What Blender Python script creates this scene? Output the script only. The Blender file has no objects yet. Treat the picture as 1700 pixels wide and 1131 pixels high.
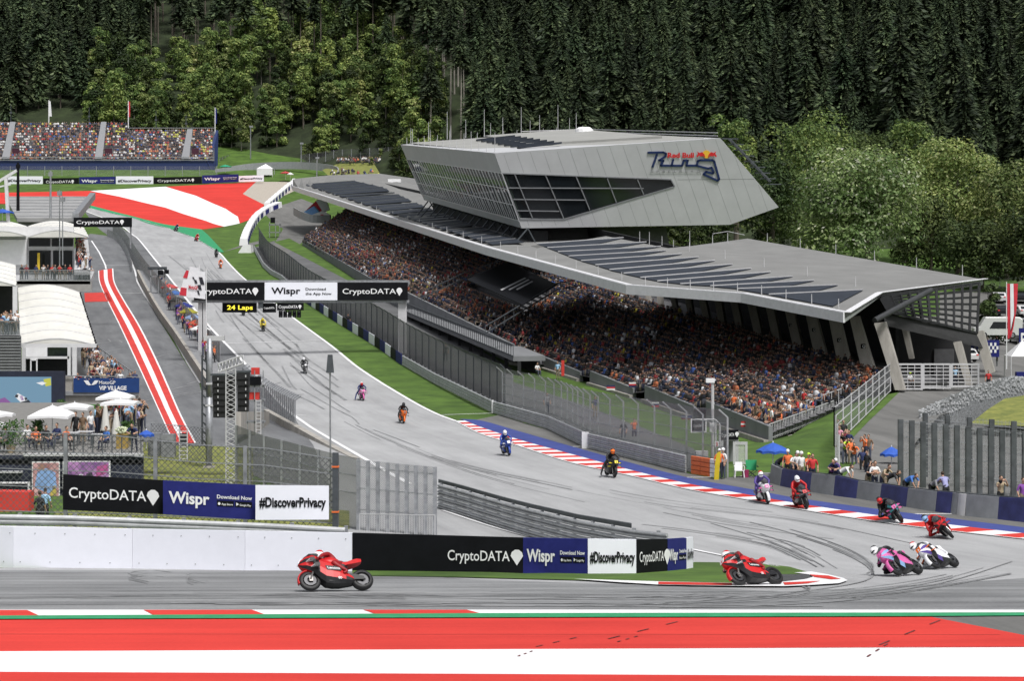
import bpy, bmesh, math, random
import numpy as np
from mathutils import Vector as V, Matrix
random.seed(7); rng = np.random.default_rng(7)
R = math.radians
SC = bpy.context.scene
COL = SC.collection
# ---------------------------------------------------------------- camera, sky, sun, exposure
CAMH, F, HY, CX = 8.4, 3400.0, 450.0, 850.0        # eye height, focal length in photo pixels, horizon row, centre column
cd = bpy.data.cameras.new('camera'); cam = bpy.data.objects.new('camera', cd); COL.objects.link(cam)
cam.location = (0, 0, CAMH); cam.rotation_euler = (R(90), 0, 0)
cd.sensor_width = 36; cd.lens = 36*F/1700; cd.shift_y = -(565.5-HY)/1700; cd.clip_start = .5; cd.clip_end = 6000
SC.camera = cam
SUN_EL, SUN_AZ = 60, 152                             # degrees; azimuth the light comes from, clockwise from +Y
w = bpy.data.worlds.new('World'); SC.world = w; w.use_nodes = True
nt = w.node_tree; bg = nt.nodes['Background']; sky = nt.nodes.new('ShaderNodeTexSky')
sky.sky_type = 'NISHITA'; sky.sun_disc = False; sky.sun_elevation = R(SUN_EL); sky.sun_rotation = R(SUN_AZ)
sky.air_density = 1.0; sky.dust_density = 4.0; sky.ozone_density = 1.0
hs = nt.nodes.new('ShaderNodeHueSaturation'); hs.inputs['Saturation'].default_value = .28   # grey overcast sky
nt.links.new(sky.outputs[0], hs.inputs['Color']); nt.links.new(hs.outputs[0], bg.inputs[0]); bg.inputs[1].default_value = .085
sd = bpy.data.lights.new('sun', 'SUN'); sd.energy = 2.1; sd.angle = R(11); sd.color = (1, .985, .965)
sun = bpy.data.objects.new('sun', sd); COL.objects.link(sun)
d_ = V((math.sin(R(SUN_AZ))*math.cos(R(SUN_EL)), math.cos(R(SUN_AZ))*math.cos(R(SUN_EL)), math.sin(R(SUN_EL))))
sun.rotation_euler = d_.to_track_quat('Z', 'Y').to_euler(); sun.location = (0, 0, 300)
SC.view_settings.view_transform = 'Standard'; SC.view_settings.look = 'None'; SC.view_settings.gamma = 1
SC.view_settings.exposure = 0.55
SC.cycles.max_bounces = 5; SC.cycles.transparent_max_bounces = 16; SC.cycles.diffuse_bounces = 2; SC.cycles.glossy_bounces = 2
# ---------------------------------------------------------------- materials
MATS = {}
def M(name, col, rough=.6, metal=0., var=.12, scale=2., bump=0., stretch=None, spec=.4, col2=None):
    """plain painted or mineral surface: a base colour with a soft noise of wear in it"""
    if name in MATS: return MATS[name]
    m = bpy.data.materials.new(name); m.use_nodes = True; t = m.node_tree; b = t.nodes['Principled BSDF']
    b.inputs['Roughness'].default_value = rough; b.inputs['Metallic'].default_value = metal
    b.inputs['Specular IOR Level'].default_value = spec
    c = tuple(col)+(1,)
    if var > 0:
        tc = t.nodes.new('ShaderNodeTexCoord'); mp = t.nodes.new('ShaderNodeMapping')
        if stretch: mp.inputs['Scale'].default_value = stretch
        t.links.new(tc.outputs['Object'], mp.inputs[0])
        n = t.nodes.new('ShaderNodeTexNoise'); n.inputs['Scale'].default_value = scale; n.inputs['Detail'].default_value = 6; n.inputs['Roughness'].default_value = .65
        t.links.new(mp.outputs[0], n.inputs['Vector'])
        cr = t.nodes.new('ShaderNodeValToRGB'); cr.color_ramp.elements[0].position = .3; cr.color_ramp.elements[1].position = .7
        lo = col2 if col2 else tuple(max(0, x*(1-var*1.6)) for x in col); hi = tuple(min(1, x*(1+var)) for x in col)
        cr.color_ramp.elements[0].color = tuple(lo)+(1,); cr.color_ramp.elements[1].color = tuple(hi)+(1,)
        t.links.new(n.outputs['Fac'], cr.inputs[0]); t.links.new(cr.outputs[0], b.inputs['Base Color'])
        if bump:
            bp = t.nodes.new('ShaderNodeBump'); bp.inputs['Strength'].default_value = bump; bp.inputs['Distance'].default_value = .05
            t.links.new(n.outputs['Fac'], bp.inputs['Height']); t.links.new(bp.outputs[0], b.inputs['Normal'])
    else: b.inputs['Base Color'].default_value = c
    MATS[name] = m; return m
def nodes_of(name):
    m = bpy.data.materials.new(name); m.use_nodes = True; MATS[name] = m
    return m, m.node_tree, m.node_tree.nodes['Principled BSDF']
def mesh_mat(name, col, cell=.08, wire=.012, diamond=True, dense=0.):
    """woven wire netting: wires along two directions of the UV map, holes between"""
    m, t, b = nodes_of(name); b.inputs['Base Color'].default_value = tuple(col)+(1,); b.inputs['Roughness'].default_value = .5; b.inputs['Metallic'].default_value = .3
    uv = t.nodes.new('ShaderNodeUVMap'); sx = t.nodes.new('ShaderNodeSeparateXYZ'); t.links.new(uv.outputs[0], sx.inputs[0])
    def mth(op, a, bb=None):
        n = t.nodes.new('ShaderNodeMath'); n.operation = op
        for i, q in enumerate((a, bb)):
            if q is None: continue
            if isinstance(q, (int, float)): n.inputs[i].default_value = q
            else: t.links.new(q, n.inputs[i])
        return n.outputs[0]
    x, y = sx.outputs[0], sx.outputs[1]
    a, c = (mth('ADD', x, y), mth('SUBTRACT', x, y)) if diamond else (x, y)
    def line(q): return mth('LESS_THAN', mth('ABSOLUTE', mth('SUBTRACT', mth('FRACT', mth('DIVIDE', q, cell)), .5)), wire/cell/2)
    k = mth('MAXIMUM', line(a), line(c))
    if dense: k = mth('MAXIMUM', k, dense)
    tr = t.nodes.new('ShaderNodeBsdfTransparent'); mx = t.nodes.new('ShaderNodeMixShader')
    t.links.new(k, mx.inputs[0]); t.links.new(tr.outputs[0], mx.inputs[1]); t.links.new(b.outputs[0], mx.inputs[2])
    t.links.new(mx.outputs[0], t.nodes['Material Output'].inputs[0]); return m
def asphalt(name, lo, hi, sx=.05, sy=.6, ang=14):
    """asphalt: fine aggregate speckle, broad patches and long worn streaks along the driving direction"""
    m, t, b = nodes_of(name); b.inputs['Roughness'].default_value = .85; b.inputs['Specular IOR Level'].default_value = .25
    tc = t.nodes.new('ShaderNodeTexCoord'); geo = t.nodes.new('ShaderNodeNewGeometry')
    def noise(scale, detail, mp=None):
        n = t.nodes.new('ShaderNodeTexNoise'); n.inputs['Scale'].default_value = scale; n.inputs['Detail'].default_value = detail; n.inputs['Roughness'].default_value = .7
        if mp: t.links.new(mp.outputs[0], n.inputs['Vector'])
        else: t.links.new(geo.outputs['Position'], n.inputs['Vector'])
        return n
    mp = t.nodes.new('ShaderNodeMapping'); t.links.new(geo.outputs['Position'], mp.inputs[0])
    mp.vector_type = 'TEXTURE'; mp.inputs['Rotation'].default_value = (0, 0, R(ang)); mp.inputs['Scale'].default_value = (1/sy, 1/sx, 1)
    n1, n2, n3 = noise(1.0, 8, mp), noise(.12, 4), noise(9, 3)
    def mix(f, a, c):
        x = t.nodes.new('ShaderNodeMath'); x.operation = 'MULTIPLY_ADD'; x.inputs[1].default_value = f
        t.links.new(a, x.inputs[0])
        if isinstance(c, float): x.inputs[2].default_value = c
        else: t.links.new(c, x.inputs[2])
        return x.outputs[0]
    v = mix(.55, n1.outputs['Fac'], mix(.3, n2.outputs['Fac'], mix(.15, n3.outputs['Fac'], 0.)))
    cr = t.nodes.new('ShaderNodeValToRGB'); cr.color_ramp.elements[0].position = .36; cr.color_ramp.elements[1].position = .64
    cr.color_ramp.elements[0].color = tuple(lo)+(1,); cr.color_ramp.elements[1].color = tuple(hi)+(1,)
    t.links.new(v, cr.inputs[0]); t.links.new(cr.outputs[0], b.inputs['Base Color']); return m
LRED = asphalt('red run-off paint', (.44, .03, .024), (.67, .052, .04), .04, .8, 91); LWHITE = asphalt('white run-off paint', (.66, .66, .67), (.8, .8, .81), .04, .8, 91)
def leaf_mat(name, cols, trans=.25, attr=None, spread=.5):
    """foliage: every leaf or frond takes its own shade from a ramp; thin leaves let some light through"""
    m, t, b = nodes_of(name); geo = t.nodes.new('ShaderNodeNewGeometry'); cr = t.nodes.new('ShaderNodeValToRGB')
    while len(cr.color_ramp.elements) < len(cols): cr.color_ramp.elements.new(.5)
    for i, (p, c) in enumerate(cols): cr.color_ramp.elements[i].position = p; cr.color_ramp.elements[i].color = tuple(c)+(1,)
    oi = t.nodes.new('ShaderNodeObjectInfo'); hv = t.nodes.new('ShaderNodeHueSaturation'); ma = t.nodes.new('ShaderNodeMath')
    ma.operation = 'MULTIPLY_ADD'; ma.inputs[1].default_value = spread; ma.inputs[2].default_value = 1-spread/2; tree_v = oi.outputs['Random']
    if attr: an = t.nodes.new('ShaderNodeAttribute'); an.attribute_name = attr; tree_v = an.outputs['Fac']
    t.links.new(tree_v, ma.inputs[0])
    t.links.new(geo.outputs['Random Per Island'], cr.inputs[0]); t.links.new(cr.outputs[0], hv.inputs['Color']); t.links.new(ma.outputs[0], hv.inputs['Value'])
    nz = t.nodes.new('ShaderNodeTexNoise'); nz.inputs['Scale'].default_value = .09; nz.inputs['Detail'].default_value = 2; t.links.new(geo.outputs['Position'], nz.inputs['Vector'])
    mh = t.nodes.new('ShaderNodeMath'); mh.operation = 'MULTIPLY_ADD'; mh.inputs[1].default_value = -.12; mh.inputs[2].default_value = .56; t.links.new(nz.outputs['Fac'], mh.inputs[0]); t.links.new(mh.outputs[0], hv.inputs['Hue'])
    mv_ = t.nodes.new('ShaderNodeMath'); mv_.operation = 'MULTIPLY_ADD'; mv_.inputs[1].default_value = 1.8; mv_.inputs[2].default_value = .1; t.links.new(nz.outputs['Fac'], mv_.inputs[0])
    mm = t.nodes.new('ShaderNodeMath'); mm.operation = 'MULTIPLY'; t.links.new(mv_.outputs[0], mm.inputs[0]); t.links.new(ma.outputs[0], mm.inputs[1]); t.links.new(mm.outputs[0], hv.inputs['Value'])
    t.links.new(hv.outputs[0], b.inputs['Base Color']); b.inputs['Roughness'].default_value = .6; b.inputs['Specular IOR Level'].default_value = .25
    tl = t.nodes.new('ShaderNodeBsdfTranslucent'); mx = t.nodes.new('ShaderNodeMixShader'); mx.inputs[0].default_value = trans
    t.links.new(hv.outputs[0], tl.inputs[0]); t.links.new(b.outputs[0], mx.inputs[1]); t.links.new(tl.outputs[0], mx.inputs[2])
    t.links.new(mx.outputs[0], t.nodes['Material Output'].inputs[0]); return m
def emit_mat(name, col, s=1.):
    m, t, b = nodes_of(name); b.inputs['Base Color'].default_value = (.01, .01, .01, 1)
    b.inputs['Emission Color'].default_value = tuple(col)+(1,); b.inputs['Emission Strength'].default_value = s; return m
WHITE = M('white paint', (.78, .78, .79), .5, var=.05); BLACK = M('black panel', (.007, .0075, .0095), .6, var=.2, spec=.12)
NAVY = M('navy panel', (.02, .024, .15), .6, var=.12, spec=.15); PALE = M('pale panel', (.8, .81, .88), .5, var=.02, spec=.3)
STEEL = M('galvanised steel', (.34, .35, .37), .45, .5, var=.2, scale=3); DSTEEL = M('dark steel', (.09, .1, .11), .5, .4, var=.2)
CONC = M('concrete', (.36, .34, .31), .85, var=.2, scale=1.2, stretch=(1, 1, .25), bump=.2); DCONC = M('grey concrete wall', (.2, .205, .215), .8, var=.1, scale=.6)  # DCONC is a darker, cooler grey concrete
RUBBER = M('tyre rubber', (.012, .012, .013), .55, var=.2, scale=8); REDP = M('red paint', (.6, .045, .035), .6, var=.12, scale=.7)
GREENP = M('green kerb paint', (.03, .28, .12), .7, var=.12); BLUEP = M('blue kerb paint', (.045, .065, .25), .7, var=.15, scale=.8)
GREY = M('grey panel', (.25, .255, .265), .5, var=.1); LGREY = M('light grey panel', (.5, .5, .51), .5, var=.06)
GLASS = M('dark glazing', (.012, .015, .018), .08, var=0, spec=.8); ORANGE = M('orange panel', (.75, .16, .04), .5, var=.08)
CHAIN = mesh_mat('chain link netting', (.13, .135, .14), .24, .03); NET = mesh_mat('fence netting', (.2, .205, .21), .1, .02)
GRID = mesh_mat('welded grid', (.33, .34, .36), .12, .022, False)
# ---------------------------------------------------------------- terrain profile: depth below the eye at each distance
_T = [(20, 8.3), (42, 8.3), (53, 8.4), (60, 9.3), (66, 9.9), (72, 10.5), (77, 10.9), (90, 11.4), (105, 11.5), (124, 11.7), (157, 12.0), (175, 11.7), (195, 10.9), (212, 9.8),
      (240, 7.6), (261, 5.9), (340, -.5), (441, -8.7), (460, -10.6), (480, -13.4), (500, -16.6), (520, -20), (540, -23.5), (600, -36), (700, -56)]
YN = np.arange(20, 702, 2.0); _d = np.interp(YN, [a for a, b in _T], [b for a, b in _T])
for _ in range(2): _d[1:-1] = (_d[:-2]+_d[1:-1]*2+_d[2:])/4
ZN = CAMH-_d
def g(y): return float(np.interp(y, YN, ZN))
def P(px, py, y): return V(((px-CX)/F*y, y, CAMH-(py-HY)/F*y))
_fy = HY+F*_d/YN
def GY(py):
    for i in range(len(YN)-1):
        if _fy[i] >= py > _fy[i+1]:
            b = (_d[i+1]-_d[i])/2; a = _d[i]-b*YN[i]
            return F*a/((py-HY)-F*b)
    return 20. if py > 800 else 700.
def G(px, py, dz=0.):
    y = GY(py); return V(((px-CX)/F*y, y, g(y)+dz))
def zpx(py, y): return CAMH-(py-HY)/F*y
# ---------------------------------------------------------------- mesh building
ORG = {}
class MB:
    def __init__(s): s.v, s.f, s.m, s.k, s.uv = [], [], [], 0, {}
    def add(s, vs, fs, uvs=None):
        o = len(s.v); s.v += [V(q) for q in vs]
        for i, f in enumerate(fs):
            if uvs: s.uv[len(s.f)] = uvs[i]
            s.f.append([o+j for j in f]); s.m.append(s.k)
        return s
    def mat(s, k): s.k = k; return s
    def box(s, c, size, mx=None):
        h = [x/2 for x in size]; c = V(c)
        vs = [V((x*h[0], y*h[1], z*h[2])) for x in (-1, 1) for y in (-1, 1) for z in (-1, 1)]
        if mx: vs = [mx @ q for q in vs]
        return s.add([c+q for q in vs], [(0, 1, 3, 2), (4, 6, 7, 5), (0, 4, 5, 1), (2, 3, 7, 6), (0, 2, 6, 4), (1, 5, 7, 3)])
    def bar(s, p, q, wd, ht=None, up=(0, 0, 1)):
        p, q = V(p), V(q); ht = ht or wd; d = (q-p).normalized(); x = d.cross(V(up))
        if x.length < 1e-4: x = d.cross(V((0, 1, 0)))
        x.normalize(); z = x.cross(d); x *= wd/2; z *= ht/2
        return s.add([p-x-z, p+x-z, p+x+z, p-x+z, q-x-z, q+x-z, q+x+z, q-x+z], [(0, 1, 2, 3), (7, 6, 5, 4), (0, 4, 5, 1), (1, 5, 6, 2), (2, 6, 7, 3), (3, 7, 4, 0)])
    def tube(s, p, q, r0, r1=None, n=8, cap=True):
        p, q = V(p), V(q); r1 = r0 if r1 is None else r1; d = (q-p).normalized(); x = d.orthogonal().normalized(); y = d.cross(x); o = []
        for c, r in ((p, r0), (q, r1)):
            for i in range(n): a = 2*math.pi*i/n; o.append(c+x*math.cos(a)*r+y*math.sin(a)*r)
        fs = [(i, (i+1) % n, n+(i+1) % n, n+i) for i in range(n)]
        if cap: fs += [tuple(range(n-1, -1, -1)), tuple(range(n, 2*n))]
        return s.add(o, fs)
    def path(s, pts, r, n=6):
        for a, b in zip(pts[:-1], pts[1:]): s.tube(a, b, r, r, n)
        return s
    def prism(s, pts, ext):
        n = len(pts); ext = V(ext); pts = [V(q) for q in pts]
        return s.add(pts+[q+ext for q in pts], [tuple(range(n)), tuple(range(2*n-1, n-1, -1))]+[(i, n+i, n+(i+1) % n, (i+1) % n) for i in range(n)])
    def poly(s, pts): return s.add(pts, [tuple(range(len(pts)))])
    def ell(s, c, r, n=10, k=6, mx=None):
        c = V(c); r = (r, r, r) if isinstance(r, (int, float)) else r; vs = [V((0, 0, -r[2]))]; fs = []
        for j in range(1, k):
            t = -math.pi/2+math.pi*j/k
            for i in range(n): a = 2*math.pi*i/n; vs.append(V((math.cos(a)*math.cos(t)*r[0], math.sin(a)*math.cos(t)*r[1], math.sin(t)*r[2])))
        vs.append(V((0, 0, r[2])))
        for i in range(n):
            fs.append((0, 1+(i+1) % n, 1+i)); fs.append((len(vs)-1, 1+(k-2)*n+i, 1+(k-2)*n+(i+1) % n))
            for j in range(k-2): a = 1+j*n; fs.append((a+i, a+(i+1) % n, a+n+(i+1) % n, a+n+i))
        if mx: vs = [mx @ q for q in vs]
        return s.add([c+q for q in vs], fs)
    def lathe(s, prof, c, axis='Z', n=20, mx=None):
        vs = []
        for r, h in prof:
            for i in range(n):
                a = 2*math.pi*i/n; q = V((math.cos(a)*r, math.sin(a)*r, h))
                if axis == 'Y': q = V((q.x, q.z, q.y))
                vs.append((mx @ q if mx else q)+V(c))
        k = len(prof)
        return s.add(vs, [(j*n+i, j*n+(i+1) % n, (j+1)*n+(i+1) % n, (j+1)*n+i) for j in range(k-1) for i in range(n)])
    def loft(s, rings, close=True):
        n = len(rings[0]); o = [q for r in rings for q in r]
        fs = [(j*n+i, j*n+(i+1) % n, (j+1)*n+(i+1) % n, (j+1)*n+i) for j in range(len(rings)-1) for i in range(n)]
        if close: fs += [tuple(range(n-1, -1, -1)), tuple(range((len(rings)-1)*n, len(rings)*n))]
        return s.add(o, fs)
    def sheet(s, bot, top):
        """upright strip between two polylines with a UV map in metres"""
        u = 0
        for i in range(len(bot)-1):
            a, b, c, d = V(bot[i]), V(bot[i+1]), V(top[i+1]), V(top[i]); L = (b-a).length
            s.add([a, b, c, d], [(0, 1, 2, 3)], [[(u, 0), (u+L, 0), (u+L, (c-b).length), (u, (d-a).length)]]); u += L
        return s
    def mesh(s, name, mats, org=V((0, 0, 0)), smooth=False):
        me = bpy.data.meshes.new(name); me.from_pydata([tuple(q-org) for q in s.v], [], s.f)
        for m in (mats if isinstance(mats, (list, tuple)) else [mats]): me.materials.append(m)
        me.polygons.foreach_set('material_index', s.m)
        if smooth: me.polygons.foreach_set('use_smooth', [True]*len(s.f))
        if s.uv:
            ul = me.uv_layers.new(name='UVMap')
            for fi, uvs in s.uv.items():
                for li, c in zip(me.polygons[fi].loop_indices, uvs): ul.data[li].uv = c
        me.update(); return me
    def build(s, name, mats, parent=None, origin=None, smooth=False, local=False):
        if parent is not None: org = V((0, 0, 0)) if local else ORG.get(parent.name, V((0, 0, 0)))
        elif origin is not None: org = V(origin)
        elif local: org = V((0, 0, 0))
        else:
            xs = [q.x for q in s.v]; ys = [q.y for q in s.v]; org = V(((min(xs)+max(xs))/2, (min(ys)+max(ys))/2, min(q.z for q in s.v)))
        o = bpy.data.objects.new(name, s.mesh(name, mats, org, smooth)); COL.objects.link(o)
        if parent is not None: o.parent = parent
        else: o.location = org
        ORG[o.name] = org; return o
def tag(o, label=None, cat=None, group=None, kind=None):
    if label: o['label'] = label
    if cat: o['category'] = cat
    if group: o['group'] = group
    if kind: o['kind'] = kind
    return o
def thing(name, label, cat, loc=(0, 0, 0), group=None):
    o = bpy.data.objects.new(name, None); COL.objects.link(o); o.location = loc; o.empty_display_size = .2; ORG[o.name] = V(loc)
    return tag(o, label, cat, group)
def copy_tree(o, parent=None, col=None):
    c = o.copy(); COL.objects.link(c)
    if parent is not None: c.parent = parent
    if col: c.color = col
    for ch in o.children: copy_tree(ch, c, col)
    return c
def drape(polys, dz, name, mats, kind='structure', own=False):
    """outlines drawn on the ground: filled, cut along the terrain's rows and laid on it"""
    bm = bmesh.new()
    for k, pts in enumerate(polys):
        mi = 0
        if isinstance(pts, tuple): mi, pts = pts
        pl = [V((q.x, q.y, 0)) for q in pts]
        for tri in __import__('mathutils').geometry.tessellate_polygon([pl]):
            try: f = bm.faces.new([bm.verts.new(pl[i]) for i in tri]); f.material_index = mi
            except Exception: pass
    bmesh.ops.remove_doubles(bm, verts=bm.verts, dist=1e-5)
    if bm.verts:
        y0, y1 = min(v.co.y for v in bm.verts), max(v.co.y for v in bm.verts)
        for yy in YN:
            if y0 < yy < y1: bmesh.ops.bisect_plane(bm, geom=bm.verts[:]+bm.edges[:]+bm.faces[:], plane_co=(0, yy, 0), plane_no=(0, 1, 0))
    for v in bm.verts: v.co.z = g(v.co.y)+dz
    for f in bm.faces:
        f.normal_update()
        if f.normal.z < 0: f.normal_flip()
    me = bpy.data.meshes.new(name); bm.to_mesh(me); bm.free()
    for m in (mats if isinstance(mats, list) else [mats]): me.materials.append(m)
    o = bpy.data.objects.new(name, me); COL.objects.link(o); o['kind'] = kind; return o
def px(*pts): return [G(a, b) for a, b in pts]
def dens(pts, n=6):
    """more points along a picture outline"""
    o = []
    for a, b in zip(pts[:-1], pts[1:]): o += [(a[0]+(b[0]-a[0])*i/n, a[1]+(b[1]-a[1])*i/n) for i in range(n)]
    return o+[pts[-1]]
def smooth_line(pts, n=8):
    """Catmull-Rom curve through picture or world points"""
    pts = [V(p) for p in pts]; q = [pts[0]*2-pts[1]]+pts+[pts[-1]*2-pts[-2]]; o = []
    for i in range(1, len(q)-2):
        for j in range(n):
            t = j/n; a, b, c, d = q[i-1], q[i], q[i+1], q[i+2]
            o.append(.5*((2*b)+(c-a)*t+(2*a-5*b+4*c-d)*t*t+(3*b-a-3*c+d)*t**3))
    return o+[pts[-1]]
def ribbon(pts, wd):
    """plan outline of a stripe of width wd along world points"""
    L, Rr = [], []
    for i, p in enumerate(pts):
        d = (pts[min(i+1, len(pts)-1)]-pts[max(i-1, 0)]); n = V((-d.y, d.x, 0)).normalized()*wd/2; L.append(p+n); Rr.append(p-n)
    return L+Rr[::-1]
def ribbon_quads(pts, wd):
    o = ribbon(pts, wd); n = len(pts); return [[o[i], o[i+1], o[2*n-2-i], o[2*n-1-i]] for i in range(n-1)]
def resample(pts, step):
    o = [V(pts[0])]; acc = 0
    for a, b in zip(pts[:-1], pts[1:]):
        a, b = V(a), V(b); L = (b-a).length; t = step-acc
        while t <= L: o.append(a.lerp(b, t/L)); t += step
        acc = L-(t-step)
    return o
# ---------------------------------------------------------------- lettering
TXT = {}
def text_geo(s, bold=.0):
    """vertices and faces of a line of lettering, 1 unit high capitals, starting at x = 0"""
    if (s, bold) in TXT: return TXT[(s, bold)]
    c = bpy.data.curves.new('lettering', 'FONT'); c.body = s; c.size = 1.4; c.offset = bold; c.resolution_u = 3
    o = bpy.data.objects.new('lettering', c); COL.objects.link(o); bpy.context.view_layer.update()
    me = bpy.data.meshes.new_from_object(o.evaluated_get(bpy.context.evaluated_depsgraph_get()))
    vs = [v.co.copy() for v in me.vertices]; fs = [tuple(p.vertices) for p in me.polygons]; wdt = max(v.x for v in vs)-min(v.x for v in vs); x0 = min(v.x for v in vs)
    for v in vs: v.x -= x0
    bpy.data.objects.remove(o); bpy.data.curves.remove(c); bpy.data.meshes.remove(me)
    TXT[(s, bold)] = (vs, fs, wdt); return TXT[(s, bold)]
class Face:
    """a flat panel in space with a local frame: u along, v up, both from 0 to 1; n points off its front"""
    def __init__(s, bl, br, tr, tl):
        s.bl, s.br, s.tr, s.tl = map(V, (bl, br, tr, tl)); s.n = (s.br-s.bl).cross(s.tl-s.bl).normalized(); s.w = (s.br-s.bl).length; s.h = (s.tl-s.bl).length
    def at(s, u, v, off=0.): return s.bl.lerp(s.br, u).lerp(s.tl.lerp(s.tr, u), v)+s.n*off
    def text(s, mb, t, u, v, h, w=None, off=.03, bold=.02):
        """lettering with its left end at u, foot at v, capital height h (of the panel) and width w (of the panel)"""
        vs, fs, wt = text_geo(t, bold); k = (w/wt) if w else h*s.h/s.w
        mb.add([s.at(u+q.x*k, v+q.y*h, off) for q in vs], fs)
    def shape(s, mb, pts, off=.03): mb.poly([s.at(a, b, off) for a, b in pts])
    def slab(s, mb, thick=.06, u0=0, u1=1):
        a = [s.at(u0, 0), s.at(u1, 0), s.at(u1, 1), s.at(u0, 1)]; mb.prism(a[::-1] if thick < 0 else a, s.n*-thick)
def pic_face(x0, yb0, yt0, d0, x1, yb1, yt1, d1): return Face(P(x0, yb0, d0), P(x1, yb1, d1), P(x1, yt1, d1), P(x0, yt0, d0))
# ================================================================ ground, track, paint
GRASS = M('grass', (.068, .125, .018), .95, var=.35, scale=.35, bump=.5, col2=(.034, .07, .01)); DRYG = M('dry grass', (.2, .2, .05), .95, var=.35, scale=1.2, bump=.4, col2=(.09, .12, .03))
EARTH = M('forest floor', (.026, .038, .014), 1, var=.4, scale=.2); GRAVEL = M('gravel', (.4, .36, .31), .95, var=.12, scale=3)
ASPH = asphalt('track asphalt', (.27, .272, .277), (.405, .408, .414)); ASPD = asphalt('run-off asphalt', (.1, .1, .096), (.19, .187, .18))
ASPN = asphalt('exit asphalt', (.1, .102, .106), (.33, .335, .34), .03, .9, 91); ASPP = asphalt('pit lane asphalt', (.1, .103, .11), (.2, .205, .212))
SKID = M('rubber mark', (.165, .168, .173), .8, var=.01, scale=.35, col2=(.29, .293, .298))
b = MB(); xs = [-700, -300, -120, -60, 0, 60, 120, 300, 700]
for i, y in enumerate(YN):
    for x in xs: b.v.append(V((x, y, ZN[i])))
n = len(xs)
b.f = [[i*n+j, i*n+j+1, (i+1)*n+j+1, (i+1)*n+j] for i in range(len(YN)-1) for j in range(n-1) if YN[i] < 640]; b.m = [0]*len(b.f)
tag(b.build('ground', GRASS, local=True), kind='structure')
# the wooded hill rises beyond
def hill_foot(p): return float(np.interp(p, [-200, 350, 620, 900, 1250, 1500, 1900], [622, 618, 560, 470, 400, 385, 370]))
def hz(x, y):
    p = CX+F*x/max(y, 1); yb = hill_foot(p); return (g(min(y, 640)) if y < yb+40 else max(g(min(yb+40, 640)), -9))+max(0, y-yb)*.34-2.5*max(0, 1-abs(y-yb)/30 if y < yb else 1-(y-yb)/30)*0
b = MB(); HY_ = [355, 370, 385, 400, 420, 440, 470, 500, 540, 580, 600, 620, 640, 670, 700, 760, 840, 950, 1100, 1300, 1600]; HP = list(range(-600, 2400, 100))
for y in HY_:
    for p in HP:
        x = (p-CX)/F*y; z = hz(x, y); b.v.append(V((x, y, z if y >= hill_foot(p)-12 else g(min(y, 700))-4)))
n = len(HP); b.f = [[i*n+j, i*n+j+1, (i+1)*n+j+1, (i+1)*n+j] for i in range(len(HY_)-1) for j in range(n-1)]; b.m = [0]*len(b.f)
tag(b.build('hillside', EARTH, local=True), kind='structure')
REDGE = [(150, 346), (220, 362), (282, 380), (322, 395), (345, 408), (365, 421), (382, 440), (410, 467), (485, 527), (550, 575), (600, 615), (675, 662), (722, 687), (756, 700)]
KLOW = [(756, 700), (800, 722), (860, 741), (950, 770), (1050, 792), (1147, 815), (1250, 833), (1330, 848), (1500, 874), (1700, 897), (1800, 906), (1980, 922)]
KUP = [(770, 699), (800, 711), (860, 731), (950, 756), (1050, 783), (1147, 806), (1250, 825), (1330, 839), (1500, 864), (1700, 888), (1800, 898), (1980, 914)]
KBLUE = [(762, 697), (800, 700), (860, 717), (950, 743), (1050, 771), (1147, 796), (1250, 815), (1330, 830), (1500, 853), (1700, 878), (1800, 887), (1980, 904)]
LEDGE = [(140, 350), (195, 372), (220, 390), (232, 400), (265, 441), (300, 485), (345, 540), (420, 618), (487, 690), (612, 767), (680, 805)]
sm = lambda l, n=6: [(q.x, q.y) for q in smooth_line([(a, c, 0) for a, c in l], n)]
drape([px(*(sm(REDGE)+sm(KLOW)[1:]+[(1980, 1019), (-200, 1019), (-200, 944), (480, 944), (540, 840), (500, 740)]+sm(LEDGE[:9])[::-1]+[(100, 335)]))], .02, 'race_track', ASPH)
drape([px(*([(756, 700), (790, 698), (829, 690), (910, 714), (973, 745), (1094, 775), (1150, 789), (1190, 797), (1240, 790), (1290, 800), (1347, 818), (1425, 828), (1506, 842), (1601, 858), (1700, 867), (1800, 875), (1980, 890)]+KLOW[::-1]))], .035, 'run_off_asphalt', ASPD)
drape([px(*([(-80, 949), (560, 949), (800, 965), (1100, 974), (1300, 985), (1500, 975), (1980, 940), (1980, 1019), (-200, 1019), (-200, 949)]))], .03, 'corner_exit_asphalt', ASPN)
drape([px((150, 388), (205, 395), (225, 450), (240, 490), (330, 635), (352, 700), (352, 742), (60, 742), (20, 700), (60, 560), (110, 440), (130, 400))], .022, 'pit_lane', ASPP)
# kerb on the outside of the last corner: red and white blocks square to the edge, blue paint behind
lo, up, bl = ([G(*q) for q in sm(l, 10)] for l in (KLOW, KUP, KBLUE)); lo = resample(lo, .25)
def near(p, l): return min(l, key=lambda q: (q-p).length_squared)
up2 = resample(up, .1); step = len(lo)/31.0; kw = []
for i in range(len(lo)-1):
    k = int(i/step*2) % 2; a, c = lo[i], lo[i+1]; kw.append((k, [a, c, near(c, up2), near(a, up2)]))
drape([q for q in kw if len({tuple(v) for v in q[1]}) > 3]+[(0, ribbon(resample(lo, 2), .22))], .06, 'kerb_stripes', [LWHITE, LRED])
drape([bl+up[::-1]], .055, 'kerb_blue_paint', BLUEP)
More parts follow.
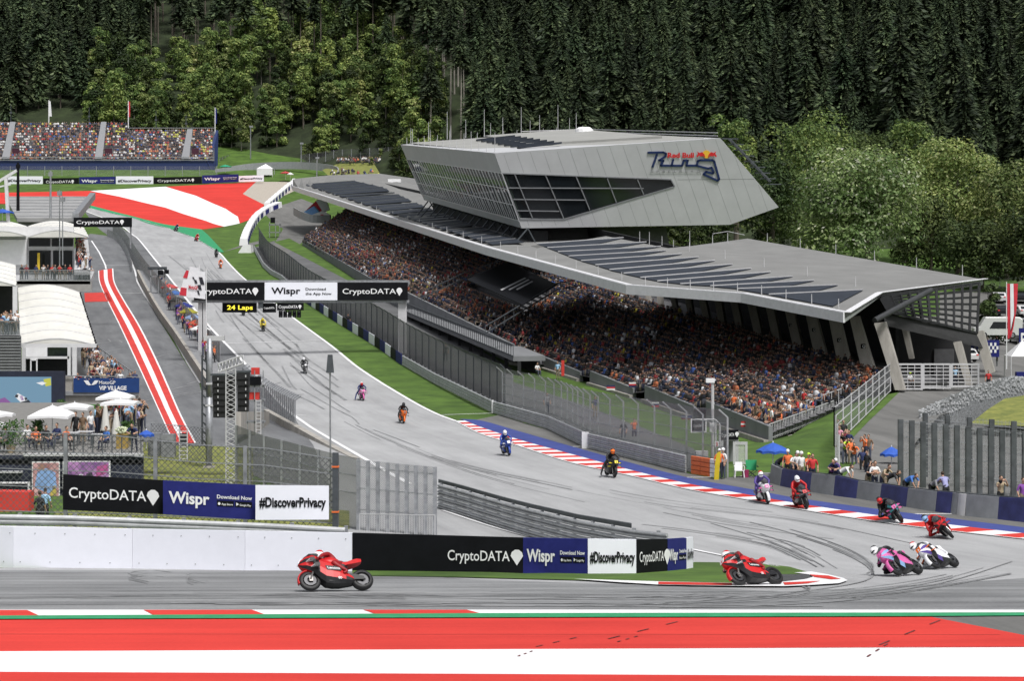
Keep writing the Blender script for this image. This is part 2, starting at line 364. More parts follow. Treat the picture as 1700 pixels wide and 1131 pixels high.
# inside kerb and grass at the apex
drape([px((585, 943), (870, 955), (1000, 953), (1060, 950), (1110, 944), (1153, 936), (1259, 937), (1312, 944), (1343, 953), (1330, 966), (1290, 972), (1100, 973), (952, 966), (760, 961), (618, 959), (585, 957))], .05, 'apex_grass', GRASS)
drape([px((1290, 957), (1343, 957), (1350, 967), (1290, 972), (1215, 975), (1218, 968))], .06, 'apex_gravel', M('dark gravel', (.07, .072, .075), .95, var=.4, scale=9))
drape([(0, px((952, 965.5), (1095, 970), (1215, 972.5), (1300, 970.5), (1338, 966), (1350, 962), (1343, 958), (1319, 955), (1347, 953), (1375, 958), (1400, 964), (1407, 968), (1393, 973), (1305, 978), (1215, 977.5), (1095, 975.5)))], .075, 'apex_kerb', [LWHITE, LRED])
drape([(0, px((1093, 971), (1215, 973.2), (1215, 977), (1093, 975.2))), (0, px((1300, 972), (1362, 969.5), (1340, 974), (1303, 976.5))), (0, px((1344, 958.5), (1375, 960.5), (1396, 966), (1380, 967), (1352, 963)))], .085, 'apex_kerb_red_blocks', LRED)
# exit kerb and painted run-off in front of the camera
drape([px((-80, 1016.3), (1800, 1016.3), (1800, 1022), (800, 1022), (-80, 1028))], .05, 'exit_kerb', LWHITE)
drape([px((-80, 1017.5), (45, 1017.5), (65, 1027), (-80, 1027.4)), px((238, 1017.2), (418, 1017), (441, 1025.5), (256, 1026.5)), px((603, 1017), (775, 1017), (799, 1023.5), (625, 1024.8))], .06, 'exit_kerb_red_blocks', LRED)
drape([px((-80, 1027.5), (800, 1023), (1800, 1021.5), (1800, 1026), (1540, 1028), (800, 1030), (-80, 1033))], .065, 'exit_kerb_green_line', GREENP)
drape([(0, px((-80, 1032), (800, 1029.3), (1545, 1027.5), (1700, 1058), (1800, 1078), (1800, 1077), (850, 1081.5), (-80, 1085.5))), (1, px((-80, 1085.5), (850, 1081.5), (1800, 1076.5), (1800, 1128), (850, 1123), (-80, 1119))), (0, px((-80, 1119), (850, 1123), (1800, 1128), (1800, 1165), (-80, 1165)))], .04, 'painted_run_off', [LRED, LWHITE])
drape([px((1540, 1026.5), (1800, 1025), (1800, 1078), (1700, 1058))], .038, 'run_off_corner_asphalt', ASPD)
# first corner, far up the hill
drape([px((150, 341), (212, 357), (282, 374), (335, 381), (345, 390), (372, 419), (362, 419), (322, 395), (282, 380), (220, 362), (150, 346))], .05, 'far_green_paint', GREENP)
drape([(0, px((-40, 321), (150, 317), (200, 327), (275, 345), (342, 367), (372, 376.5), (342, 380.5), (335, 381), (282, 374), (212, 357), (150, 341), (-40, 338))),
       (1, px((150, 317), (275, 310), (325, 325), (375, 347), (395, 360), (398, 371), (372, 376.5), (342, 367), (275, 345), (200, 327))),
       (0, px((275, 310), (425, 302), (403, 322), (439, 340), (423, 362), (398, 371), (395, 360), (375, 347), (325, 325)))], .045, 'far_painted_run_off', [LRED, LWHITE])
drape([px((425, 302), (403, 322), (439, 340), (520, 302))], .045, 'far_gravel', GRAVEL)
drape([px((372, 418), (400, 411), (430, 405), (430, 400), (402, 407))], .03, 'far_access_path', ASPD)
# the broad red and white lane divider along the pits
DL = [(163, 450), (165, 470), (178, 500), (200, 545), (230, 610), (262, 680), (287, 737)]; DR = [(188, 446), (191, 470), (207, 500), (234, 545), (266, 610), (301, 690), (326, 737)]
dl, dr = [[G(*q) for q in sm(l, 5)] for l in (DL, DR)]; ps = []
for a, c, k in ((0, .06, 0), (.06, .36, 1), (.36, .6, 0), (.6, .92, 1), (.92, 1, 0)):
    ps.append((k, [p.lerp(q, a) for p, q in zip(dl, dr)]+[p.lerp(q, c) for p, q in zip(dl, dr)][::-1]))
drape(ps, .05, 'pit_lane_divider', [LWHITE, REDP])
drape([px((140, 487), (178, 486), (186, 501), (141, 502))], .05, 'pit_red_patch', REDP)
# white lines
WL = [(sm(REDGE, 5), .3), (sm(LEDGE, 5), .3), ([(152, 400), (165, 420), (175, 441), (176, 447)], .25), ([(200, 396), (214, 424), (224, 450), (228, 468), (240, 490), (290, 565), (333, 637)], .25), ([(176, 441), (222, 441)], .2), ([(197, 487), (238, 487)], .2),
      ([(370, 571), (532, 566)], .25), ([(420, 537), (450, 536)], .15), ([(385, 549), (402, 549)], .15), ([(445, 546), (462, 545)], .15), ([(425, 557), (440, 557)], .15), ([(250, 385), (300, 383)], .15), ([(897, 746), (973, 742)], .2), ([(1082, 795), (1180, 794)], .2), ([(1439, 856), (1582, 855)], .2), ([(733, 690), (825, 687)], .2),
      ([(735, 849), (820, 877), (880, 893)], .18), ([(1100, 905), (1153, 915), (1225, 929), (1292, 943)], .2), ([(487, 690), (508, 691)], .15), ([(1230, 792), (1290, 798)], .12)]
drape([q for l, wd in WL for q in ribbon_quads(px(*l), wd)], .05, 'track_white_lines', LWHITE)
# tyre marks
rs = random.Random(3); sk = []
Lw, Rw = resample([G(*q) for q in LEDGE], 4), resample([G(*q) for q in REDGE[3:]], 4)
def across(y, a):
    xl = np.interp(y, [q.y for q in Lw][::-1], [q.x for q in Lw][::-1]); xr = np.interp(y, [q.y for q in Rw][::-1], [q.x for q in Rw][::-1]); return V((xl+(xr-xl)*a, y, 0))
for i in range(40):
    y0 = rs.uniform(150, 330); y1 = y0+rs.uniform(14, 70); a0 = rs.choice([rs.gauss(.3, .1), rs.gauss(.62, .1)]); a1 = a0+rs.uniform(-.12, .12); w2 = rs.uniform(.1, .3)
    ln = [across(y0+(y1-y0)*t/10, a0+(a1-a0)*(t/10)**1.7) for t in range(11)]; sk += ribbon_quads(ln, w2)
arcs = [[(1120, 842), (1290, 880), (1420, 925), (1440, 960), (1300, 985)], [(1180, 870), (1290, 905), (1360, 940), (1385, 958)], [(1240, 890), (1330, 912), (1390, 945)], [(1700, 922), (1560, 965), (1380, 990), (1150, 1002)], [(1750, 940), (1500, 985), (1250, 1004), (900, 1008)],
        [(1000, 868), (1150, 885), (1270, 905), (1330, 930)], [(1290, 985), (1000, 1003), (500, 1003), (0, 1006)], [(1400, 980), (1100, 995), (600, 994), (100, 998)], [(290, 961), (250, 957), (215, 962), (250, 971), (285, 974)], [(360, 962), (315, 961), (320, 968), (350, 975)], [(1200, 988), (850, 997), (420, 988), (-50, 993)],
        [(900, 800), (1100, 838), (1330, 866), (1520, 905)], [(960, 815), (1180, 862), (1400, 893)], [(1300, 962), (1340, 985), (1200, 1000), (900, 1012)], [(620, 720), (760, 770), (950, 812)], [(560, 690), (640, 730), (800, 790), (1000, 840)]]
for k, l in enumerate(arcs):
    for dd in (0, rs.uniform(2, 7), rs.uniform(-9, -3), rs.uniform(9, 16), rs.uniform(-20, -8)):
        rq_ = ribbon_quads(px(*[(a, c+dd*.4) for a, c in sm(l, 14)]), rs.uniform(.03, .1)); i0 = rs.randrange(max(1, len(rq_)//2)); n0 = rs.randint(len(rq_)//4, max(2, len(rq_)*2//3)); sk += rq_[i0:i0+n0]
for i in range(30):
    x0 = rs.uniform(100, 1100); y0 = rs.uniform(976, 1012); sk += ribbon_quads(px(*sm([(x0, y0), (x0+150, y0+rs.uniform(-2, 2)), (x0+rs.uniform(250, 600), y0+rs.uniform(-4, 4))], 4)), rs.uniform(.04, .12))
sk2 = []
for (x0, y0), (x1, y1) in (((1010, 1065), (1130, 1035)), ((1025, 1070), (1060, 1060)), ((1460, 1075), (1565, 1032)), ((1440, 1095), (1475, 1072)), ((890, 1078), (960, 1062)), ((860, 1094), (885, 1085))):
    for t in range(0, 5, 2): sk2 += ribbon_quads([G(x0+(x1-x0)*t/5, y0+(y1-y0)*t/5), G(x0+(x1-x0)*(t+.8)/5, y0+(y1-y0)*(t+.8)/5)], .05)
drape(sk2, .056, 'scuffs_on_paint', M('rubber on paint', (.16, .035, .033), .8, var=.4, scale=3))
drape([q for a, c in ((1056.5, 1057.5),) for q in ribbon_quads(px((-60, a), (850, (a+c)/2), (1660, c)), .025)], .046, 'paint_joints', M('paint joint', (.3, .05, .04), .8))
rs = random.Random(8)
for i in range(16):
    y0 = rs.uniform(175, 235); a0 = rs.uniform(-.2, 1.1); p0 = G(DL[2][0], DL[2][1]); x0 = -24-(y0-175)*.36+a0*9-6
    sk += ribbon_quads([V((x0+t*.8, y0+t*rs.uniform(1.5, 2.5)+2*math.sin(t), 0)) for t in range(5)], .2)
drape([q for q in sk if min(v.y for v in q) > 21], .044, 'tyre_marks', SKID)
# access road by the stand, on its own raised bank
b = MB()
RL = [P(1385, 785, 121), P(1397, 745, 131), P(1440, 700, 148), P(1492, 650, 171)]; RR = [P(1500, 785, 121), P(1520, 735, 135), P(1560, 690, 152), P(1700, 650, 178)]
for i in range(3): b.add([RL[i], RR[i], RR[i+1], RL[i+1]], [(0, 1, 2, 3)])
b.add([RL[3], RR[3], P(1760, 635, 190), P(1480, 632, 185)], [(0, 1, 2, 3)])
tag(b.build('access_road', ASPD), kind='structure')
b = MB(); GB = [[P(1190, 793, 119), P(1205, 755, 130), P(1240, 738, 140), P(1276, 735, 150)], [P(1290, 795, 118.5), P(1300, 745, 131), P(1310, 725, 143), P(1330, 713, 156)], [P(1385, 797, 118), P(1388, 745, 131), P(1400, 690, 152), P(1392, 672, 162)], [P(1387, 787, 120.8), P(1399, 744, 131), P(1442, 699, 148), P(1494, 650, 170.8)]]
for i in range(3):
    for j in range(3): b.add([GB[i][j]+V((0, 0, -.02)), GB[i+1][j]+V((0, 0, -.02)), GB[i+1][j+1]+V((0, 0, -.02)), GB[i][j+1]+V((0, 0, -.02))], [(0, 1, 2, 3)])
tag(b.build('grass_bank', GRASS), kind='structure')
b = MB(); gp = [P(1610, 704, 148), P(1640, 680, 154), P(1668, 662, 160), P(1800, 640, 165), P(1800, 712, 143)]; b.poly(gp)
drape([px((1396, 800), (1440, 812), (1800, 850), (1800, 690), (1480, 690))], .03, 'service_yard', ASPD)
drape([px(*([(178, 390), (208, 425), (240, 490), (290, 565), (335, 640), (352, 742), (400, 742), (470, 720)]+LEDGE[:9][::-1]))], .016, 'pit_side_asphalt', ASPP)
tag(b.build('dry_grass_mound', DRYG), kind='structure')
drape([px((235, 735), (300, 742), (420, 742), (420, 835), (580, 850), (580, 880), (90, 885), (90, 850), (235, 850))], .04, 'infield_grass', DRYG)

drape([px((421, 412), (437, 440), (467, 463), (505, 497), (560, 532), (625, 573), (668, 604), (721, 636), (818, 685), (910, 712), (973, 742), (1094, 772), (1150, 786), (1188, 784), (1150, 745), (1070, 712), (979, 676), (900, 650), (850, 634), (850, 612), (760, 560), (700, 528), (640, 500), (570, 462), (500, 425), (455, 400))], .026, 'service_lane', M('service lane', (.12, .122, .125), .9, var=.2, scale=.3))
drape([px((395, 730), (487, 690), (520, 740), (545, 800), (560, 850), (420, 790))], .03, 'infield_asphalt', ASPP)
drape([px((455, 402), (500, 425), (570, 462), (575, 448), (520, 418), (480, 396))], .034, 'verge_grass', GRASS)
drape([px((850, 609), (905, 617), (965, 637), (1045, 662), (1060, 672), (1000, 668), (900, 637), (850, 620))], .034, 'stand_verge_grass', GRASS)
# ================================================================ covered grandstand
ROOFM = M('roof membrane', (.2, .2, .195), .8, var=.1, scale=.25); FASC = M('fascia metal', (.68, .68, .7), .45, var=.06); SKYL = M('roof glass', (.028, .034, .046), .55, var=.15, scale=.4, spec=.2)
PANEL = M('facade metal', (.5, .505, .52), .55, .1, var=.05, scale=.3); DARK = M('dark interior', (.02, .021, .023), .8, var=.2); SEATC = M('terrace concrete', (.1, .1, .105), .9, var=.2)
def plane_pt(a, c, A, B, C):
    """where the sight line through a picture point meets the plane of three points"""
    o = V((0, 0, CAMH)); d = P(a, c, 1)-o; n = (B-A).cross(C-A); return o+d*((A-o).dot(n)/d.dot(n))
def online(A, B, p):
    k = (p-CX)/F; t = (k*A[1]-A[0])/((B[0]-A[0])-k*(B[1]-A[1])); return A[1]+(B[1]-A[1])*t
WALL = [(1276, 738, 708), (1172, 704, 666), (1151, 697, 674), (1070, 668, 640), (1051, 662, 645), (979, 640, 616), (963, 634, 618), (903, 615, 593), (897, 613, 601), (850, 605, 585)]
WALLF = [(850, 605, 572), (640, 500, 468), (615, 480, 462), (502, 407, 397)]
wpt = [(G(a, c), P(a, t, GY(c))) for a, c, t in WALL+WALLF]
S0, S1 = P(1473, 636, 172), P(575, 352, 425)
stand = thing('grandstand', 'long covered grandstand with folded grey roof and packed rows of seats beside the straight', 'grandstand', G(1000, 650))
# seating slope, stepped in rows between the front wall and the back columns
NR = 16
fr = resample([t+V((0, 0, -.5)) for _, t in wpt], .5); nfr = len(fr)
def seat_pt(u, v):
    """u 0..1 along the stand from its near end, v 0..1 from the front wall to the back"""
    i = min(int(u*(nfr-1)), nfr-2); a = fr[i].lerp(fr[i+1], u*(nfr-1)-i); c = S0.lerp(S1, u); q = a.lerp(c, v); q.z += .6*math.sin(v*3.1)*(-.3); return q
b = MB(); nu = 60
for r in range(NR):
    for i in range(nu):
        a, c = seat_pt(i/nu, r/NR), seat_pt((i+1)/nu, r/NR); e, f = seat_pt((i+1)/nu, (r+1)/NR), seat_pt(i/nu, (r+1)/NR)
        e0, f0 = V((e.x, e.y, c.z)), V((f.x, f.y, a.z)); b.add([a, c, e0, f0], [(0, 1, 2, 3)]); b.add([f0, e0, e, f], [(0, 1, 2, 3)])
b.build('seating_terrace', SEATC, stand)
b = MB()
for (g0, t0), (g1, t1) in zip(wpt[:-1], wpt[1:]):
    if abs((t1-t0).z) > .2 and abs((t1-t0).y) < 4: continue
    d = (g1-g0).normalized()*.0+V((.3, .08, 0)); b.prism([g0+V((0, 0, -.6)), g1+V((0, 0, -.6)), t1, t0], d)
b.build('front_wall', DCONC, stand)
b = MB()
for i in list(range(0, 9, 2))+[11]:
    b = MB(); (g0, t0), (g1, t1) = wpt[i], wpt[i+1]; o = V((-.35, -.09, 0)); b.prism([g0+o+V((0, 0, -.5)), g1+o+V((0, 0, -.5)), g1+o+V((0, 0, .3)), g0+o+V((0, 0, .3))], V((.34, .08, 0))); b.build('wall_footing', CONC, stand)
# back wall under the roof
b = MB(); bk = V((5.5, 1.4, 0)); up = V((0, 0, 6.5)); n = 20
for i in range(n):
    q0, q1 = S0.lerp(S1, .04+.96*i/n)+bk, S0.lerp(S1, .04+.96*(i+1)/n)+bk; b.prism([q0+V((0, 0, -3)), q1+V((0, 0, -3)), q1+up, q0+up], V((.3, .1, 0)))
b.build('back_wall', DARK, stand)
b = MB(); b.poly([S0+V((-.5, 0, -.05)), S1+V((-.5, 0, -.05)), S1+bk, S0+bk]); b.build('walkway', SEATC, stand)
# roof
F0, F4 = (P(1402, 0, 160).x, 160), (P(486, 0, 445).x, 445)
def FP(a, c, back=0.): return P(a, c, online(F0, F4, a)+back)
fr_edge = [FP(1402, 520), FP(1232, 488), FP(1041, 474), FP(807, 411)]; fr_far = [FP(807, 411), FP(660, 365), FP(486, 309)]
K0, K1 = (P(1456, 0, 171).x, 171), None
fo0 = P(1456, 487, 171); fo1 = P(1109, 412, 221)
pp_ = lambda a, c: plane_pt(a, c, fr_edge[0], fo0, fo1)
pk = pp_(1006, 392)
fr_edge[1:] = [pp_(1232, 488), pp_(1041, 474), pp_(807, 411)]; pl_ = pp_(891, 412); fr_far[0] = fr_edge[3]
R0, R1 = P(1632, 464, 188), P(1241, 396, 242)
def slab(name, pts, t, mats, par):
    bb = MB(); bb.prism([q+V((0, 0, -t)) for q in pts][::-1], V((0, 0, t))); return bb.build(name, mats, par)
RT = [(fr_edge[0], fr_edge[1], fo0), (fr_edge[1], fo1, fo0), (fr_edge[1], fr_edge[2], fo1), (fr_edge[2], pk, fo1), (fr_edge[2], pl_, pk), (fr_edge[2], fr_edge[3], pl_)]
b = MB()
for t in RT: b.add([*t, *[q+V((0, 0, -.45)) for q in t]], [(0, 1, 2), (5, 4, 3), (0, 3, 4, 1), (1, 4, 5, 2), (2, 5, 3, 0)])
b.build('roof', ROOFM, stand)
def roof_pt(x, y):
    best = None
    for t in RT:
        p2 = [(CX+F*q.x/q.y, HY-F*(q.z-CAMH)/q.y) for q in t]; (x0, y0), (x1, y1), (x2, y2) = p2; D = (y1-y2)*(x0-x2)+(x2-x1)*(y0-y2)
        l0 = ((y1-y2)*(x-x2)+(x2-x1)*(y-y2))/D; l1 = ((y2-y0)*(x-x2)+(x0-x2)*(y-y2))/D; m_ = min(l0, l1, 1-l0-l1)
        if best is None or m_ > best[0]: best = (m_, t)
    return plane_pt(x, y, *best[1])
slab('roof', [fo0, R0, R1, P(1150, 408, 235), fo1], .5, ROOFM, stand)
far_back = [P(486, 297, 448), P(545, 291, 450), P(574, 298, 430), P(640, 312, 395), P(700, 341, 350), P(765, 368, 305), P(880, 408, 262)]
def rp(t, q, dz=0.):
    a = fr_far[0].lerp(fr_far[1], t*2) if t < .5 else fr_far[1].lerp(fr_far[2], t*2-1)
    fb = [pl_]+far_back[::-1]; j = min(int(t*6.999), 6); c = fb[j].lerp(fb[j+1], t*7-j); return a.lerp(c, q)+V((0, 0, dz))
b = MB(); N_ = 28
for i in range(N_):
    q = [rp(i/N_, 0), rp((i+1)/N_, 0), rp((i+1)/N_, 1), rp(i/N_, 1)]; b.add(q+[v+V((0, 0, -.5)) for v in q], [(0, 1, 2, 3), (7, 6, 5, 4), (0, 4, 5, 1), (2, 6, 7, 3)])
b.build('roof', ROOFM, stand)
slab('roof', [P(545, 291, 450), P(574, 298, 431), P(640, 312, 396), P(700, 341, 351), P(765, 368, 306), P(880, 408, 263), P(1000, 395, 275), P(760, 330, 380), P(692, 297, 430), P(630, 288, 460)], .5, ROOFM, stand)
b = MB()
ed = [P(1632, 464, 188)]+[fo0]+fr_edge+fr_far[1:]+[P(486, 297, 448)]
wdh = [.42, .5, .75, .75, .8, .85, .9, .95, .9]
for i in range(len(ed)-1):
    p, q = ed[i], ed[i+1]; d = (q-p).normalized(); nn = V((-d.y, d.x, 0)).normalized(); nn = nn if nn.dot(V((-1, -1, 0))) > 0 else -nn
    b.prism([p+V((0, 0, .06)), q+V((0, 0, .06)), q+V((0, 0, -wdh[i+1])), p+V((0, 0, -wdh[i]))], nn*.12)
    b.prism([p+V((0, 0, .05)), q+V((0, 0, .05)), q-nn*.5+V((0, 0, .05)), p-nn*.5+V((0, 0, .05))], V((0, 0, .05)))
b.build('fascia', FASC, stand)
# roof glass wedges of the near roof
wedge = [((940, 378), (1470, 352), (1300, 443)), ((760, 346), (1330, 324), (1200, 372)), ((610, 330), (1195, 298), (1010, 352)), ((440, 318), (1075, 275), (830, 338)), ((310, 302), (950, 250), (650, 328)), ((215, 282), (840, 230), (480, 318)), ((120, 258), (735, 206), (330, 300)), ((40, 237), (635, 185), (220, 280)), ((-40, 210), (545, 165), (140, 256)), ((-120, 186), (450, 147), (50, 234)), ((-190, 160), (360, 128), (-30, 210)), ((-250, 135), (330, 105), (-110, 184)), ((-310, 112), (250, 80), (-180, 160)), ((-370, 90), (120, 55), (-240, 136))]
wedges, bars = MB(), MB()
for l, r, q in wedge:
    lq, rq, qq = [(1000+x/3.4, 380+y/3.4) for x, y in (l, r, q)]
    k = wedge.index((l, r, q))
    if k == 0: pic = [lq, rq, qq]
    else:
        l2, r2, _q = [(1000+x/3.4, 380+y/3.4) for x, y in wedge[k-1]]; pic = [lq, rq, (l2[0]+(r2[0]-l2[0])*.42, l2[1]+(r2[1]-l2[1])*.42+.3), (l2[0], l2[1]-.6)]
    pts = [roof_pt(*v)+V((0, 0, .05)) for v in pic]; wedges.prism(pts, V((0, 0, .06))); bars.bar(pts[0]+V((0, 0, .1)), pts[1]+V((0, 0, .1)), .07, .1)
wedges.build('roof_glass', SKYL, stand); bars.build('roof_glass_bar', LGREY, stand)
wedges, bars = MB(), MB()
for k in range(26):
    t0, t1 = k/26, (k+.72)/26
    def across(t):
        a = rp(t, 0); pa = (CX+F*a.x/a.y, HY-F*(a.z-CAMH)/a.y); bs = [rp(q/60, 1) for q in range(61)]; c = min(bs, key=lambda v: abs(HY-F*(v.z-CAMH)/v.y-(pa[1]-7))); return a, c
    (a0, c0), (a1, c1) = across(t0), across(t1)
    def on_roof(a, c, s_):
        q = a.lerp(c, s_); p_ = (CX+F*q.x/q.y, HY-F*(q.z-CAMH)/q.y); return q
    pts = [on_roof(a0, c0, .14), on_roof(a1, c1, .16), on_roof(a1, c1, .95), on_roof(a0, c0, .93)]; pts = [q+V((0, 0, .22)) for q in pts]; wedges.prism(pts, V((0, 0, .1))); bars.bar(pts[1]+V((0, 0, .16)), pts[2]+V((0, 0, .16)), .1, .1)
wedges.build('roof_glass', SKYL, stand); bars.build('roof_glass_bar', GREY, stand)
# lightning rods and rail posts on the roof
b = MB()
for l0, l1, k in ((fr_edge[0], fr_edge[1], 4), (fr_edge[1], fr_edge[2], 5), (fr_edge[2], fr_edge[3], 7), (fr_far[0], fr_far[1], 6), (fr_far[1], fr_far[2], 8), (fo0, fo1, 5), (R0, R1, 6)):
    for i in range(k):
        q = l0.lerp(l1, (i+.6)/k)+V((.9, .3, 0)); b = MB(); b.tube(q+V((0, 0, -.2)), q+V((0, 0, .9)), .05, .03, 5); b.build('roof_rod', LGREY, stand)
for a, c, h in ((1062, 402, 22), (1078, 405, 24), (1099, 404, 16), (1118, 406, 12), (1145, 405, 26), (1183, 402, 16), (1208, 400, 18)):
    q = P(a, c+4, 236); b = MB(); b.tube(q, q+V((0, 0, h*236/F)), .05, .03, 5); b.build('roof_rod', LGREY, stand)
b = MB(); b.bar(P(1183, 388, 236), P(1208, 384, 238), .05); b.bar(P(1208, 384, 238), P(1236, 390, 240), .05)
b.build('roof_handrail', LGREY, stand)
b = MB(); b.box(P(655, 307, 425), (2.6, 2.2, 2.4)); b.build('roof_hatch', WHITE, stand)
# leaning concrete columns
cols = [((1451, 543), (1469, 541), (1502, 648), (1486, 648)), ((1410, 532), (1425, 531), (1453, 618), (1432, 622)), ((1373, 523), (1391, 524), (1411, 600), (1391, 606)), ((1335, 517), (1352, 520), (1372, 590), (1353, 596)), ((1300, 510), (1315, 511), (1333, 583), (1319, 587)), ((1269, 505), (1282, 506), (1296, 570), (1284, 572)),
        ((1238, 500), (1252, 500), (1266, 562), (1254, 564)), ((1210, 496), (1222, 496), (1233, 549), (1223, 551)), ((1184, 494), (1195, 494), (1204, 541), (1194, 543)), ((1157, 492), (1168, 492), (1180, 540), (1171, 543)), ((1134, 490), (1144, 490), (1152, 529), (1144, 531)), ((1110, 487), (1118, 487), (1125, 519), (1118, 521)), ((1088, 485), (1095, 485), (1100, 513), (1094, 515)), ((1069, 483), (1075, 483), (1079, 504), (1073, 506))]
for k, q in enumerate(cols):
    y = online((S0.x, S0.y), (S1.x, S1.y), q[3][0]-8)-1.5; c_ = MB(); pts = [P(a, c-(6 if j < 2 else 0), y) for j, (a, c) in enumerate(q)]; c_.prism(pts, V((.35, 1.1, 0))); co = c_.build('column', CONC, stand)
    if 0 < k < 5:
        sx, sy = [(1433, 575), (1393, 565), (1351, 548), (1312, 540)][k-1]; s_ = MB(); hw = 4.3-.5*k; f_ = pic_face(sx-hw, sy+hw, sy-hw, y-.06, sx+hw, sy+hw, sy-hw, y-.06); f_.slab(s_, .05); so = s_.build('column_sign', BLACK, co); s_ = MB(); f_.text(s_, 'Q', .3, .2, .6, off=.02); s_.build('lettering', WHITE, so)
# gable end
b = MB(); b.prism([P(1466, 520, 171), P(1620, 552, 181), P(1632, 578, 181), P(1470, 541, 171)], V((.3, .9, 0))); b.build('gable_beam', M('gable concrete', (.03, .03, .031), .85, var=.15), stand)
for q, y in ((((1617, 551), (1632, 549), (1651, 618), (1637, 623)), 181), (((1582, 568), (1595, 567), (1613, 640), (1603, 639)), 178), (((1497, 546), (1506, 546), (1516, 596), (1509, 596)), 180)):
    c_ = MB(); c_.prism([P(a, c, y) for a, c in q], V((.4, 1.3, 0))); c_.build('column', CONC, stand)
b = MB(); La, Lb, Lc, Ld = P(1462, 494, 171), P(1626, 470, 183), P(1622, 553, 181), P(1476, 518, 171)
for i in range(12): t = i/11; b.bar(La.lerp(Lb, t), Ld.lerp(Lc, t), .22, .3)
for i in range(8): t = i/7; b.bar(La.lerp(Ld, t), Lb.lerp(Lc, t), .13, .2)
b.build('gable_lattice', DARK, stand)
b = MB(); b.tube(P(1452, 532, 168), P(1546, 482, 174), .24, .24, 10); b.build('roof_strut', M('dark strut', (.04, .042, .045), .5), stand)
b = MB(); b.prism([P(1488, 545, 187), P(1612, 572, 187), P(1612, 650, 187), P(1488, 650, 187)], V((0, .3, 0))); b.build('stair_core', M('core wall shadow tone', (.018, .018, .02), .8, var=.1), stand)  # near-black wall colour paints the shadow under the gable
b = MB(); b.prism([P(1551, 580, 186.6), P(1584, 580, 186.6), P(1584, 632, 186.6), P(1551, 632, 186.6)], V((0, .3, 0))); b.build('stair_door', M('stair door', (.08, .08, .085), .6), stand)
# stairs with railing at the near end
b = MB(); r_ = MB()
for i in range(12):
    a = P(1278, 738, 141).lerp(P(1388, 693, 158), i/11); b.box(a+V((.6, 0, -.1)), (1.5, 1.3, .35))
for i in range(44):
    t = i/43; a = P(1277, 732, 140.5).lerp(P(1384, 690, 157), t); r_.bar(a, a+V((0, 0, 1.15)), .04)
for h in (.15, 1.12): r_.bar(P(1277, 732, 140.5)+V((0, 0, h)), P(1384, 690, 157)+V((0, 0, h)), .06)
for i in range(26):
    t = i/25; a = P(1296, 706, 147).lerp(P(1400, 668, 160), t); r_.bar(a, a+V((0, 0, 1.1)), .05)
r_.bar(P(1296, 706, 147)+V((0, 0, 1.1)), P(1400, 668, 160)+V((0, 0, 1.1)), .06)
b.build('stair', CONC, stand); r_.build('stair_railing', LGREY, stand)
# cantilevered front gallery with dark railing
b = MB(); r_ = MB(); ga, gb = P(664, 520, 262), P(852, 600, 203); ta, tb = P(664, 500, 262), P(852, 573, 203)
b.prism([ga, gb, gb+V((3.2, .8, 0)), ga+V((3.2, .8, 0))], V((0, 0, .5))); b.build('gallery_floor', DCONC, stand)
b = MB(); b.prism([ga+V((2.4, .6, -2.6)), gb+V((2.4, .6, -2)), gb+V((2.4, .6, 0)), ga+V((2.4, .6, 0))], V((.3, .1, 0)))
for i in range(12): t = i/11; a = ga.lerp(gb, t); b.bar(a+V((.6, 0, -2.5)), a+V((.6, 0, 0)), .35)
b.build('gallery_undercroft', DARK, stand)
for i in range(64):
    t = i/63; r_.bar(ga.lerp(gb, t)+V((0, 0, .4)), ta.lerp(tb, t), .07)
r_.bar(ta, tb, .12); r_.bar(ga+V((0, 0, .5)), gb+V((0, 0, .5)), .1); r_.build('gallery_railing', DSTEEL, stand)
# black cover over part of the seats, with three worn pale stripes
b = MB(); cov = [P(775, 478, 238), P(845, 448, 250), P(925, 487, 226), P(868, 522, 213)]; b.prism([q+V((0, 0, .9)) for q in cov], V((0, 0, .1))); co = b.build('seat_cover', BLACK, stand)
b = MB()
for k in range(3):
    t = .52+k*.07; b.prism([cov[0].lerp(cov[3], t+.02).lerp(cov[1].lerp(cov[2], t+.02), .12+.1*k)+V((0, 0, 1.02)), cov[0].lerp(cov[3], t+.05).lerp(cov[1].lerp(cov[2], t+.05), .12+.1*k)+V((0, 0, 1.02)), cov[0].lerp(cov[3], t+.05).lerp(cov[1].lerp(cov[2], t+.05), .75)+V((0, 0, 1.02)), cov[0].lerp(cov[3], t+.02).lerp(cov[1].lerp(cov[2], t+.02), .75)+V((0, 0, 1.02))], V((0, 0, .02)))
b.build('cover_stripe', LGREY, co)
b = MB()
for q0, q1 in ((P(700, 500, 254), P(770, 468, 256)), (P(806, 560, 206), P(925, 487, 224)), (P(770, 468, 256), P(850, 440, 262)), (P(925, 487, 224), P(965, 480, 226))):
    for h in (.4, 1.1): b.bar(q0+V((0, 0, h)), q1+V((0, 0, h)), .1)
    for i in range(9): a = q0.lerp(q1, i/8); b.bar(a, a+V((0, 0, 1.1)), .06)
    b.build('aisle_railing', DSTEEL, stand); b = MB()
